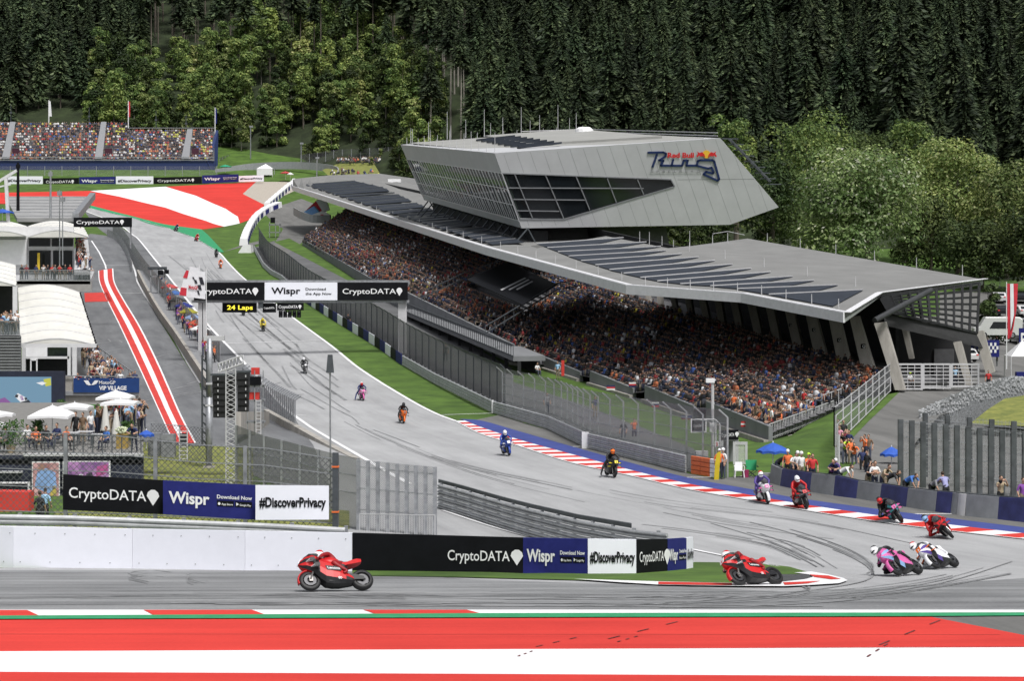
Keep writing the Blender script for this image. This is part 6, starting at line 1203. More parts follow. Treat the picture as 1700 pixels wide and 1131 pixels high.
    b = MB(); b.loft([[V((x, -hw*.6, z0)), V((x, -hw, (z0+z1)/2)), V((x, -hw*.6, z1)), V((x, 0, z1+.02)), V((x, hw*.6, z1)), V((x, hw, (z0+z1)/2)), V((x, hw*.6, z0))] for x, z0, z1, hw in ((.38, .8, .9, .1), (.25, .74, 1.0, .18), (.08, .72, 1.02, .19), (-.1, .72, .95, .15), (-.2, .72, .84, .12))]); b.build('tank', ma, t, smooth=True, **loc)
    b = MB(); b.loft([[V((x, -hw, z0)), V((x, -hw*.9, z1)), V((x, hw*.9, z1)), V((x, hw, z0))] for x, z0, z1, hw in ((-.16, .7, .82, .13), (-.35, .74, .84, .15), (-.5, .78, .92, .13), (-.64, .83, .97, .1), (-.76, .89, .98, .06))]); b.k = 1; b.loft([[V((x, -hw, z0)), V((x, -hw, z1)), V((x, hw, z1)), V((x, hw, z0))] for x, z0, z1, hw in ((-.2, .815, .845, .12), (-.46, .84, .86, .12))]); b.build('tail_unit', [ma, CARBON], t, smooth=False, **loc)
    for s_ in (-1, 1): b = MB(); b.loft([[V((x, .11*s_-.02, z0)), V((x, .11*s_-.02, z1)), V((x, .11*s_+.02, z1)), V((x, .11*s_+.02, z0))] for x, z0, z1 in ((-.2, .3, .5), (-.45, .27, .45), (-.76, .27, .37))]); b.build('swingarm', CARBON, t, **loc)
    b = MB(); b.loft([[V((x, -hw, z0)), V((x, -hw, z1)), V((x, hw, z1)), V((x, hw, z0))] for x, z0, z1, hw in ((.42, .35, .7, .14), (.2, .18, .75, .18), (-.25, .2, .75, .15), (-.35, .35, .75, .08))]); b.build('engine', CARBON, t, **loc)
    b = MB(); b.tube((-.25, -.1, .22), (-.5, -.15, .3), .035, .04, 8); b.tube((-.5, -.15, .3), (-.78, -.18, .5), .045, .055, 10); b.build('exhaust', MSTEEL, t, smooth=True, **loc)
    b = MB(); b.tube((-.45, .02, .85), (-.75, .0, .93), .03, .045, 8); b.build('exhaust', MSTEEL, t, smooth=True, **loc)
    for s_ in (-1, 1):
        b = MB(); b.tube((.46, .12*s_, .92), (.42, .3*s_, .88), .016, .018, 7); b.tube((.5, .2*s_, .91), (.53, .33*s_, .88), .008, .006, 5); b.build('handlebar', RUBBER, t, **loc)
        b = MB(); b.tube((-.28, .13*s_, .4), (-.3, .25*s_, .4), .014, .014, 6); b.build('foot_peg', MSTEEL, t, **loc)
    b = MB(); b.prism([V((1.0, -.085, .82)), V((1.0, .085, .82)), V((.92, .1, .97)), V((.92, -.1, .97))], V((.012, 0, .005))); b.build('number_plate', mc, t, **loc)
    if number:
        f_ = Face(V((.27, .262, .5)), V((-.12, .262, .46)), V((-.12, .262, .6)), V((.3, .262, .64))); b = MB(); f_.slab(b, .02); dp = b.build('decal', CARBON, t, **loc); b = MB(); f_.text(b, number, .08, .25, .5, .84, .01, .03); b.build('lettering', WHITE, dp, **loc)
        f_ = Face(V((.06, .215, .2)), V((-.2, .215, .2)), V((-.2, .215, .3)), V((.06, .215, .3))); b = MB(); f_.text(b, 'GO', .3, .1, .75, .4, .03, .04); b.build('lettering', WHITE, fa_, **loc)
    return t
SUIT = {}
def suit(name, c): return M('suit '+name, c, .5, var=.1, scale=6)
POSE = {
 'hang': dict(pelvis=((-.24, -.15, .86), .135), waist=((-.1, -.18, .96), .13), chest=((.06, -.2, 1.15), .15), neck=((.22, -.25, 1.24), .07), sl=((.11, -.02, 1.22), .078), el=((.34, .17, 1.04), .055), hl=((.44, .25, .89), .042), sr=((.1, -.38, 1.12), .078), er=((.36, -.53, .84), .055), hr=((.44, -.25, .89), .042), pl=((-.24, -.02, .84), .11), kl=((.1, .26, .74), .075), fl=((-.3, .22, .47), .05), tl=((-.17, .23, .4), .045), pr=((-.24, -.3, .82), .11), kr=((.12, -.64, .64), .075), fr=((-.3, -.27, .46), .05), tr=((-.17, -.27, .4), .045)),
 'brake': dict(pelvis=((-.32, 0, .9), .135), waist=((-.2, 0, 1.05), .13), chest=((-.04, 0, 1.22), .15), neck=((.1, 0, 1.34), .07), sl=((.02, .2, 1.28), .075), el=((.24, .37, 1.06), .055), hl=((.44, .25, .9), .042), sr=((.02, -.2, 1.28), .075), er=((.24, -.37, 1.06), .055), hr=((.44, -.25, .9), .042), pl=((-.3, .13, .88), .11), kl=((.08, .31, .72), .075), fl=((-.3, .23, .47), .05), tl=((-.17, .24, .4), .045), pr=((-.3, -.13, .88), .11), kr=((.08, -.31, .72), .075), fr=((-.3, -.23, .47), .05), tr=((-.17, -.24, .4), .045))}
POSE['dangle'] = dict(POSE['brake'], kr=((.12, -.5, .56), .07), fr=((.22, -.64, .16), .05), tr=((.35, -.66, .1), .045))
RE = [('pelvis', 'waist'), ('waist', 'chest'), ('chest', 'neck'), ('chest', 'sl'), ('sl', 'el'), ('el', 'hl'), ('chest', 'sr'), ('sr', 'er'), ('er', 'hr'), ('pelvis', 'pl'), ('pl', 'kl'), ('kl', 'fl'), ('fl', 'tl'), ('pelvis', 'pr'), ('pr', 'kr'), ('kr', 'fr'), ('fr', 'tr')]
RSLOT = {('sl', 'el'): 1, ('sr', 'er'): 1, ('el', 'hl'): 1, ('er', 'hr'): 1, ('pl', 'kl'): 0, ('kl', 'fl'): 1, ('kr', 'fr'): 1, ('fl', 'tl'): 2, ('fr', 'tr'): 2}
RM = {}
def make_rider(label, pose, c1, c2, helm, helm2, hp=None):
    if pose not in RM:
        J = POSE[pose]
        def ex(mb):
            for h, s_ in (('hl', 1), ('hr', -1)): fingers(mb, J[h][0], (.5, .25*s_, -.25), (.4, 0, .9), 2, 1.6, 1.05, s_)
        RM[pose] = skin_mesh('person', J, RE, RSLOT, [c1, c2, CARBON], 2, ex)
    me = RM[pose].copy(); me.materials.clear(); [me.materials.append(m) for m in (c1, c2, CARBON)]
    o = bpy.data.objects.new('person', me); COL.objects.link(o); tag(o, label, 'person', 'riders on the track'); ORG[o.name] = V((0, 0, 0))
    nk = V(POSE[pose]['neck'][0]); hc = nk+V((.11, -.03 if pose == 'hang' else 0, .1)); tl = Matrix.Rotation(R(18), 3, 'Y') @ (Matrix.Rotation(R(-14), 3, 'Z') if pose == 'hang' else Matrix.Identity(3))
    b = MB(); b.ell(hc, (.165, .13, .145), 16, 10, tl); b.k = 1; b.ell(hc+tl @ V((-.03, 0, .045)), (.14, .118, .112), 14, 8, tl); b.k = 0; b.loft([[hc+tl @ V((.06, -.1, -.12)), hc+tl @ V((.15, -.05, -.11)), hc+tl @ V((.15, .05, -.11)), hc+tl @ V((.06, .1, -.12))], [hc+tl @ V((.06, -.11, -.05)), hc+tl @ V((.17, -.055, -.045)), hc+tl @ V((.17, .055, -.045)), hc+tl @ V((.06, .11, -.05))]])
    he = b.build('helmet', [helm, helm2], o, smooth=True, local=True); b = MB(); b.ell(hc+tl @ V((.035, 0, .0)), (.14, .122, .068), 14, 6, tl); b.build('visor', GLASS, he, smooth=True, local=True)
    return o
C = dict(red=(.5, .014, .016), dred=(.26, .008, .012), white=(.75, .75, .77), black=(.015, .015, .017), pink=(.6, .12, .34), purple=(.08, .05, .24), sky=(.22, .36, .58), blue=(.025, .06, .3), yellow=(.75, .6, .03), orange=(.8, .16, .02), grey=(.2, .2, .21), teal=(.05, .3, .33), navy=(.02, .03, .12), green=(.35, .5, .05))
def sch(*k): return [(q, C[q]) for q in k]
BIKES = [((560, 985), 196, 43, 'hang', sch('red', 'black', 'white'), 'dred', 'black', 'white', 'red', 'red racing motorcycle leaning hard in front of the white and black wall panels', 'rider in red leathers tucked on the motorcycle nearest the wall panels', 'Lenovo'),
 ((1262, 976), 216, 46, 'hang', sch('red', 'black', 'white'), 'dred', 'black', 'white', 'red', 'red racing motorcycle leaning at the red and white apex kerb', 'rider in red leathers with white-topped helmet at the apex kerb', 'Lenovo'),
 ((1512, 958), 232, 48, 'hang', sch('pink', 'sky', 'pink'), 'black', 'black', 'white', 'black', 'pink and sky blue racing motorcycle leaning deep in the corner', 'rider in black leathers leaning over the pink and blue motorcycle', None),
 ((1574, 946), 232, 50, 'hang', sch('white', 'purple', 'orange'), 'white', 'purple', 'white', 'red', 'white and purple racing motorcycle leaning right behind the pink one', 'rider in white and purple leathers directly behind the pink motorcycle', None),
 ((1579, 894), 266, 44, 'hang', sch('black', 'red', 'red'), 'red', 'black', 'sky', 'black', 'black and red racing motorcycle leaning beside the kerb near the right edge', 'rider in red leathers with pale blue helmet leaning towards the corner', None),
 ((1490, 868), 277, 32, 'hang', sch('black', 'teal', 'pink'), 'black', 'black', 'red', 'black', 'black racing motorcycle with pink front plate leaning by the navy pads', 'rider in black leathers with red helmet in front of the padded wall', None),
 ((1331, 845), 281, 12, 'brake', sch('black', 'grey', 'red'), 'red', 'black', 'white', 'white', 'black and grey racing motorcycle with red plate braking at the kerb', 'rider in red and black leathers with white helmet sitting up at the kerb', None),
 ((1268, 836), 280, 9, 'brake', sch('white', 'white', 'pink'), 'purple', 'white', 'white', 'red', 'white racing motorcycle with pink number plate braking near the end pad', 'rider in purple and white leathers on the white motorcycle', None),
 ((1014, 793), 284, -2, 'dangle', sch('black', 'black', 'yellow'), 'black', 'black', 'orange', 'black', 'black racing motorcycle with yellow front beside the striped kerb', 'rider in black leathers with orange helmet dangling one leg', None),
 ((841, 757), 284, 6, 'brake', sch('blue', 'blue', 'white'), 'blue', 'navy', 'white', 'white', 'blue racing motorcycle at the start of the striped kerb', 'rider in blue leathers with white helmet at the kerb start', None),
 ((667, 703), 284, -4, 'brake', sch('orange', 'orange', 'black'), 'black', 'orange', 'black', 'black', 'orange racing motorcycle on the open grey track', 'rider in black and orange leathers on the orange motorcycle', None),
 ((601, 665), 284, 3, 'dangle', sch('pink', 'white', 'pink'), 'navy', 'black', 'red', 'white', 'pink and white racing motorcycle coming down the straight', 'rider in navy leathers with foot out on the pink and white motorcycle', None),
 ((507, 620), 284, 8, 'brake', sch('grey', 'black', 'white'), 'black', 'grey', 'white', 'white', 'dark grey racing motorcycle just past the start line', 'rider in black and grey leathers with white helmet past the start line', None),
 ((437, 550), 285, 5, 'brake', sch('black', 'yellow', 'yellow'), 'yellow', 'black', 'yellow', 'black', 'black and yellow racing motorcycle on the grid below the gantry', 'rider in yellow leathers below the gantry', None),
 ((404, 524), 285, 0, 'brake', sch('black', 'grey', 'black'), 'black', 'black', 'black', 'red', 'dark racing motorcycle half hidden below the lap counter', 'rider in dark leathers just below the lap counter', None),
 ((366, 446), 285, 0, 'brake', sch('orange', 'white', 'white'), 'orange', 'white', 'orange', 'white', 'small orange and white racing motorcycle far up the straight', 'distant rider in orange and white leathers', None),
 ((359, 428), 288, 0, 'brake', sch('black', 'black', 'grey'), 'black', 'black', 'black', 'black', 'tiny dark racing motorcycle by the tip of the green paint', 'distant rider in dark leathers by the green paint', None),
 ((325, 401), 295, -15, 'brake', sch('red', 'red', 'white'), 'red', 'red', 'red', 'white', 'tiny red racing motorcycle leaving the first corner', 'distant rider in red leathers leaving the first corner', None),
 ((291, 384), 300, -18, 'brake', sch('black', 'navy', 'white'), 'navy', 'black', 'black', 'white', 'last tiny dark racing motorcycle beside the far green paint', 'farthest rider in navy leathers beside the green paint', None)]
for pos, yaw, lean, pose, sc_, c1, c2, h1, h2, lb, lr, num in BIKES:
    p = G(*pos); f_ = V((math.cos(R(yaw)), math.sin(R(yaw)), 0)); sl = math.atan2(g(p.y+f_.y*.72)-g(p.y-f_.y*.72), 1.44)
    tilt = .035*abs(math.sin(R(lean)))
    mx = Matrix.Translation(p+V((0, 0, .05+tilt))) @ Matrix.Rotation(R(yaw), 4, 'Z') @ Matrix.Rotation(-sl, 4, 'Y') @ Matrix.Rotation(R(lean), 4, 'X')
    bk_o = make_bike(lb, sc_, num); bk_o['group'] = 'racing motorcycles on the track'; bk_o.matrix_world = mx
    rd = make_rider(lr, pose, suit(c1, C[c1]), suit(c2, C[c2]), paint(h1, C[h1]), paint(h2, C[h2])); rd.matrix_world = mx
# ================================================================ people
SKIN = M('skin', (.5, .3, .21), .6, var=.08, scale=5); HAIR = M('hair', (.05, .032, .02), .7, var=.4, scale=6); SHOE = M('shoe', (.03, .03, .03), .6)
TOP, t_, b_ = nodes_of('clothing top'); oi = t_.nodes.new('ShaderNodeObjectInfo'); t_.links.new(oi.outputs['Color'], b_.inputs['Base Color']); b_.inputs['Roughness'].default_value = .8
LEG, t_, b_ = nodes_of('trousers'); oi = t_.nodes.new('ShaderNodeObjectInfo'); cr = t_.nodes.new('ShaderNodeValToRGB'); cr.color_ramp.interpolation = 'CONSTANT'; b_.inputs['Roughness'].default_value = .85
for i, (p_, c_) in enumerate(((0, (.02, .025, .05)), (.3, (.02, .02, .022)), (.55, (.08, .09, .13)), (.8, (.25, .2, .14)))):
    if i > 1: cr.color_ramp.elements.new(.5)
for i, (p_, c_) in enumerate(((0, (.02, .025, .05)), (.3, (.02, .02, .022)), (.55, (.08, .09, .13)), (.8, (.25, .2, .14)))): cr.color_ramp.elements[i].position = p_; cr.color_ramp.elements[i].color = c_+(1,)
t_.links.new(oi.outputs['Random'], cr.inputs[0]); t_.links.new(cr.outputs[0], b_.inputs['Base Color'])
PMATS = [SKIN, TOP, LEG, SHOE, HAIR]
def body(hip, ch, nk, sh, el, hd, kn, ft, hip_w=.1, rl=None):
    """joint table; el, hd, kn, ft are (left, right) points, left being +x; the figure faces -y"""
    s_ = V(sh)
    J = dict(pelvis=(hip, .13), chest=(ch, .145), neck=(nk, .06))
    for k, sg, n_ in ((0, 1, 'l'), (1, -1, 'r')):
        J['s'+n_] = ((s_.x+.175*sg, s_.y, s_.z), .068); J['e'+n_] = (el[k], .047); J['h'+n_] = (hd[k], .032); J['p'+n_] = ((hip[0]+hip_w*sg, hip[1], hip[2]-.05), .1); J['k'+n_] = (kn[k], .066); J['f'+n_] = (ft[k], .045); J['t'+n_] = ((ft[k][0], ft[k][1]-.15, ft[k][2]-.035), .04)
    return J
PE = [('pelvis', 'chest'), ('chest', 'neck'), ('chest', 'sl'), ('sl', 'el'), ('el', 'hl'), ('chest', 'sr'), ('sr', 'er'), ('er', 'hr'), ('pelvis', 'pl'), ('pl', 'kl'), ('kl', 'fl'), ('fl', 'tl'), ('pelvis', 'pr'), ('pr', 'kr'), ('kr', 'fr'), ('fr', 'tr')]
PS = {('pelvis', 'chest'): 1, ('chest', 'neck'): 1, ('chest', 'sl'): 1, ('chest', 'sr'): 1, ('sl', 'el'): 1, ('sr', 'er'): 1, ('pelvis', 'pl'): 2, ('pelvis', 'pr'): 2, ('pl', 'kl'): 2, ('pr', 'kr'): 2, ('kl', 'fl'): 2, ('kr', 'fr'): 2, ('fl', 'tl'): 3, ('fr', 'tr'): 3}
PO = {
 'stand': (body((0, 0, .93), (0, 0, 1.27), (0, -.01, 1.47), (0, 0, 1.4), ((.27, .03, 1.13), (-.27, .03, 1.13)), ((.26, -.08, .9), (-.26, -.08, .9)), ((.11, -.02, .5), (-.11, -.02, .5)), ((.13, 0, .08), (-.13, 0, .08))), (0, -.03, 1.62)),
 'photo': (body((0, 0, .93), (0, 0, 1.27), (0, -.01, 1.47), (0, 0, 1.4), ((.3, -.16, 1.24), (-.3, -.16, 1.24)), ((.09, -.28, 1.52), (-.09, -.28, 1.52)), ((.11, -.02, .5), (-.11, -.02, .5)), ((.15, .02, .08), (-.13, 0, .08))), (0, -.03, 1.62)),
 'cross': (body((0, 0, .93), (0, 0, 1.27), (0, -.01, 1.47), (0, 0, 1.4), ((.27, -.06, 1.13), (-.27, -.06, 1.13)), ((-.02, -.24, 1.2), (.02, -.22, 1.15)), ((.12, -.03, .5), (-.1, -.02, .5)), ((.16, 0, .08), (-.13, 0, .08))), (.02, -.03, 1.62)),
 'lean': (body((0, .05, .9), (0, -.16, 1.2), (0, -.3, 1.35), (0, -.24, 1.3), ((.3, -.34, 1.12), (-.3, -.34, 1.12)), ((.2, -.55, 1.08), (-.12, -.55, 1.08)), ((.12, .08, .48), (-.1, .02, .48)), ((.14, .15, .08), (-.12, .05, .08))), (0, -.4, 1.47)),
 'hang': (body((0, .1, .92), (0, -.26, 1.1), (0, -.44, 1.16), (0, -.38, 1.14), ((.26, -.5, .95), (-.24, -.52, .92)), ((.12, -.56, .7), (-.16, -.6, .68)), ((.12, .14, .48), (-.1, .06, .48)), ((.14, .2, .08), (-.12, .1, .08))), (0, -.56, 1.22)),
 'sit': (body((0, 0, .5), (0, .02, .84), (0, -.01, 1.04), (0, .01, .97), ((.27, -.06, .72), (-.27, -.06, .72)), ((.12, -.33, .62), (-.12, -.33, .62)), ((.13, -.42, .52), (-.13, -.42, .52)), ((.13, -.44, .09), (-.13, -.44, .09))), (0, -.04, 1.19)),
 'cheer': (body((0, 0, .93), (0, 0, 1.27), (0, -.01, 1.47), (0, 0, 1.4), ((.34, -.05, 1.5), (-.3, -.1, 1.2)), ((.3, -.1, 1.8), (-.1, -.27, 1.3)), ((.11, -.02, .5), (-.11, -.02, .5)), ((.15, .02, .08), (-.13, 0, .08))), (0, -.03, 1.62))}
PM = {}
def person_mesh(pose, hair=True):
    if (pose, hair) in PM: return PM[(pose, hair)]
    J, hc = PO[pose]
    def ex(mb):
        h = V(hc); mb.mat(0); mb.ell(h, (.072, .09, .112), 10, 8); mb.tube(V(J['neck'][0])-V((0, 0, .03)), h+V((0, .01, -.05)), .05, .048, 8)
        mb.bar(h+V((0, -.08, .01)), h+V((0, -.112, -.025)), .026, .03)
        for s_ in (-1, 1): mb.box(h+V((.074*s_, .01, 0)), (.014, .03, .05)); mb.mat(4); mb.box(h+V((.028*s_, -.083, .022)), (.02, .012, .012)); mb.mat(0)
        mb.mat(1 if False else 0); mb.box(h+V((0, -.082, -.055)), (.04, .01, .01))
        mb.mat(4)
        if hair: mb.ell(h+V((0, .018, .03)), (.082, .092, .1), 10, 6)
        for n_, sg in (('l', 1), ('r', -1)):
            e, q = V(J['e'+n_][0]), V(J['h'+n_][0]); fingers(mb, q, q-e, (sg*.3, -.5, .6), 0, .7, 1., sg)
    PM[(pose, hair)] = skin_mesh('person', J, PE, PS, PMATS, 1, ex); return PM[(pose, hair)]
SH = dict(black=(.015, .015, .018), white=(.7, .7, .7), red=(.5, .03, .03), blue=(.05, .15, .45), grey=(.2, .2, .21), navy=(.02, .03, .1), orange=(.75, .17, .05), green=(.1, .35, .06), yellow=(.65, .55, .05), tan=(.38, .3, .2), lilac=(.3, .3, .5), maroon=(.2, .03, .04), purple=(.2, .06, .3), skyblue=(.3, .5, .7), brown=(.16, .1, .06), lime=(.5, .75, .05), pink=(.7, .3, .4))
HM, CAPM = None, {}
def person(pose, loc, yaw, col, label, group=None, s=1., hat=None):
    """yaw turns the figure from facing the camera, in degrees anticlockwise from above"""
    o = bpy.data.objects.new('person', person_mesh(pose, hat is None)); COL.objects.link(o); o.location = loc; o.rotation_euler = (0, 0, R(yaw)); o.scale = (s, s, s); o.color = SH[col]+(1,); tag(o, label, 'person', group)
    if hat:
        h = V(PO[pose][1])
        if hat not in CAPM.setdefault(pose, {}):
            b = MB(); b.ell(h+V((0, .01, .035)), (.1, .115, .11) if hat == 'helmet' else (.085, .098, .095), 12, 6)
            if hat != 'helmet': b.prism([h+V((-.06, -.08, .05)), h+V((.06, -.08, .05)), h+V((.05, -.17, .04)), h+V((-.05, -.17, .04))], V((0, 0, .012)))
            CAPM[pose][hat] = b.mesh('headgear', {'helmet': WHITE, 'cap': BLACK, 'limecap': M('lime cloth', SH['lime'], .7), 'redcap': REDP, 'whitecap': WHITE}[hat], smooth=True)
        c = bpy.data.objects.new('helmet' if hat == 'helmet' else 'cap', CAPM[pose][hat]); COL.objects.link(c); c.parent = o
    return o
rp_ = random.Random(21)
# --- along the padded wall and the marshal hut
PW_Y = lambda x: GY(float(np.interp(x, [q[0] for q in PW], [q[1] for q in PW])))
def behind(x, lift=.0, back=.75): y = PW_Y(x)+back; return V(((x-CX)/F*y, y, g(y)+lift))
for x, pose, yaw, c, hat, lb in ((1293, 'hang', 50, 'black', None, 'man in black leaning over the end of the padded wall under the blue umbrella'), (1308, 'stand', -20, 'orange', 'helmet', 'marshal in orange bib with white helmet behind the first navy pad'), (1318, 'lean', 10, 'white', None, 'dark-haired marshal in white bending by the navy pad'), (1324, 'stand', 15, 'white', 'helmet', 'marshal in white with white helmet, middle of the marshal group'), (1330, 'stand', 30, 'white', 'helmet', 'marshal in white with white helmet at the rear of the group'), (1342, 'photo', 35, 'orange', 'limecap', 'marshal in orange behind the grey pad holding a radio'), (1349, 'stand', 0, 'red', None, 'figure in bright red beside the marshals'),
                                 (1381, 'lean', 20, 'purple', 'helmet', 'marshal in purple with white helmet by the fence foot'), (1388, 'lean', -30, 'navy', None, 'onlooker in navy beside the purple marshal'), (1397, 'hang', 55, 'white', None, 'spectator in white shirt hanging far over the padded wall'), (1442, 'lean', 20, 'black', None, 'man in black sweater at the wall left of his companion'), (1452, 'cross', 10, 'white', None, 'grey-haired man in dark and white waistcoat behind the pads'), (1466, 'lean', 40, 'tan', None, 'man with forearms on the grey pad'), (1474, 'hang', 60, 'black', None, 'man in black stretched over the grey pad'), (1506, 'hang', 40, 'blue', None, 'man in bright blue shirt hanging over the pads'), (1549, 'hang', 30, 'grey', 'cap', 'man in grey shirt and cap leaning on the navy pad'), (1570, 'lean', -170, 'lilac', None, 'man in lilac shirt turning his back to the track'), (1661, 'photo', 25, 'tan', None, 'photographer in tan shirt aiming a camera over the pads'), (1698, 'stand', 20, 'purple', None, 'onlooker in purple at the right edge')):
    person(pose, behind(x, .25 if pose in ('hang', 'lean') else .2), yaw, c, lb, hat=hat, s=1.02)
q = behind(1661, 1.72, .45); b = MB(); b.tube(q, q+V((-.1, -.4, .0)), .05, .06, 10); b.box(q, (.15, .1, .11)); tag(b.build('camera', BLACK), 'long-lensed camera held by the tan photographer', 'camera')
person('stand', G(1194, 797), 10, 'orange', 'marshal in orange and white bib standing in front of the hut', hat='whitecap'); person('stand', G(1201, 796), -60, 'white', 'marshal in white trousers turning at the hut door', hat='helmet'); person('stand', P(1212, 787, 126), 0, 'black', 'dark figure inside the open marshal hut')
b = MB(); q = G(1190, 798); b.prism([q+V((-.15, 0, 0)), q+V((.1, 0, 0)), q+V((.22, 0, 1.6)), q+V((.0, 0, 1.5)), q+V((-.1, 0, .9))], V((0, .06, 0))); tag(b.build('yellow_flag', M('yellow cloth', (.6, .45, .02), .7)), 'rolled yellow flag leaning by the orange marshal', 'flag')
# --- onlookers behind the mesh fence and on the road
for i, (x, y, d, c, pose) in enumerate(((1394, 752, 130, 'pink', 'stand'), (1400, 742, 133, 'black', 'stand'), (1396, 760, 127, 'black', 'lean'), (1404, 758, 128, 'maroon', 'photo'), (1410, 760, 127.5, 'navy', 'stand'), (1403, 770, 124.5, 'lime', 'lean'), (1412, 775, 124, 'orange', 'stand'), (1396, 776, 124, 'grey', 'photo'), (1418, 778, 123.5, 'orange', 'lean'), (1392, 740, 134, 'tan', 'stand'), (1436, 768, 126, 'orange', 'photo'), (1442, 768, 126.5, 'brown', 'stand'), (1432, 792, 119.5, 'navy', 'stand'), (1440, 798, 118, 'black', 'stand'))):
    person(pose, P(x, y, d), rp_.uniform(-60, 40), c, ['onlooker in pink at the back of the group by the mesh fence', 'tall onlooker in black by the fence corner', 'onlooker in black leaning on the mesh fence', 'onlooker in maroon filming behind the fence', 'onlooker in navy behind the lime-vested man', 'man in lime vest leaning on the mesh fence', 'onlooker in orange at the fence foot', 'onlooker in grey filming at the lowest part of the fence', 'onlooker in orange leaning beside the barred fence', 'onlooker in tan uppermost in the fence group', 'onlooker in orange filming alone on the road', 'onlooker in brown beside the one in orange on the road', 'onlooker in navy behind the barred fence', 'onlooker in black low behind the barred fence'][i])
for x, y, d, c, pose, hat, lb in ((1511, 644, 173, 'white', 'sit', 'limecap', 'person in white with lime cap crouching behind the left gate'), (1586, 642, 176, 'skyblue', 'stand', None, 'person in sky blue standing behind the right gate'), (1641, 648, 178, 'red', 'stand', None, 'person in red at the foot of the last concrete column'), (926, 630, 196, 'skyblue', 'stand', None, 'steward in sky blue shirt standing on the verge with a red banner'), (892, 624, 203, 'white', 'sit', None, 'person in white sitting on the verge by the stand wall'), (908, 688, 166, 'grey', 'stand', None, 'grey figure behind the catch fence'), (988, 694, 163, 'navy', 'stand', None, 'dark steward standing behind the catch fence'), (1053, 735, 147, 'orange', 'photo', None, 'marshal in orange behind the catch fence near the signal'), (1035, 738, 146, 'black', 'stand', 'helmet', 'marshal in black with white helmet behind the catch fence'), (740, 600, 206, 'black', 'stand', None, 'dark figure behind the fence below the gallery'), (578, 545, 250, 'black', 'stand', None, 'dark figure by the boards beyond the gantry post')):
    person(pose, P(x, y, d), rp_.uniform(-30, 30), c, lb, hat=hat)
b = MB(); q = P(932, 628, 196); b.prism([q+V((0, 0, .2)), q+V((.28, 0, .2)), q+V((.28, 0, 1.7)), q+V((0, 0, 1.7))], V((0, .04, 0))); tag(b.build('red_banner', REDP), 'narrow red banner held upright by the steward on the verge', 'banner')
# --- guests: balcony over the navy sign, upper terrace, side terrace, lower terrace
cols_ = ['black', 'navy', 'white', 'grey', 'red', 'tan', 'maroon', 'skyblue', 'brown', 'lilac']
def crowd(n, at, group, place, poses=('stand', 'photo', 'cross', 'lean'), yaw=(-40, 60), wts=None):
    for i in range(n):
        c = rp_.choices(cols_, [6, 4, 4, 3, 2, 2, 1, 2, 1, 1])[0]; ps = rp_.choice(poses); person(ps, at(i/(n-1), i), rp_.uniform(*yaw), c, '%s-clad guest %s' % (c.replace('skyblue', 'sky blue'), place), group, rp_.uniform(.95, 1.06))
def bal(t, i):
    u, v = (i*.618) % 1, (i % 4)/4+rp_.uniform(0, .2); a = P(127+100*0, 650, 172.6); e = P(229, 650, 172.6).lerp(P(161, 597, 204), u)+V((-.5-v*3.2*(1-.5*u), .1, 0)); e.x = max(e.x, P(126, 600, e.y).x); return e
crowd(40, bal, 'guests on the balcony', 'standing in the packed crowd on the balcony above the navy sign', yaw=(20, 90))
for i, (x, c, ps) in enumerate(((133, 'red', 'lean'), (148, 'white', 'lean'), (161, 'black', 'photo'), (172, 'tan', 'stand'), (187, 'black', 'lean'), (200, 'white', 'stand'), (213, 'brown', 'lean'), (224, 'navy', 'stand'))): person(ps, P(x, 650, 172.5), rp_.uniform(-20, 60), c, '%s-clad guest at the front rail above the navy sign, %s from the left' % (c, ['first', 'second', 'third', 'fourth', 'fifth', 'sixth', 'seventh', 'eighth'][i]))
for i, (x, c, ps) in enumerate(((36, 'black', 'stand'), (44, 'maroon', 'stand'), (60, 'navy', 'stand'), (72, 'white', 'photo'), (79, 'black', 'stand'), (87, 'red', 'cross'), (91, 'grey', 'stand'), (99, 'red', 'photo'), (108, 'black', 'stand'), (116, 'red', 'stand'), (132, 'white', 'stand'), (141, 'black', 'lean'), (148, 'white', 'lean'))): person(ps, P(x, 465, 228+rp_.uniform(0, 2)), rp_.uniform(0, 80), c, '%s-clad guest at the upper glass rail, number-%s place along it' % (c, ['one', 'two', 'three', 'four', 'five', 'six', 'seven', 'eight', 'nine', 'ten', 'eleven', 'twelve', 'thirteen'][i]))
crowd(26, lambda t, i: P(127+rp_.uniform(0, 1)*(25-18*t), 452-52*t, 230+30*t), 'guests on the side terrace', 'standing on the narrow side terrace beside the pit lane bend', yaw=(30, 90))
crowd(9, lambda t, i: P(2+26*t, 556-(i % 3)*4, 179+(i % 3)*3), 'guests on the left terrace', 'standing behind the glass rail of the terrace above the louvred wall')
for i in range(36):
    x, y = rp_.uniform(158, 238), rp_.uniform(704, 728); ps = rp_.choice(('stand', 'photo', 'cross')); c = rp_.choice(cols_); person(ps, TP(x, y), rp_.uniform(40, 120), c, '%s-clad guest in the cluster at the end of the parasol terrace' % c.replace('skyblue', 'sky blue'), 'guests at the terrace end')
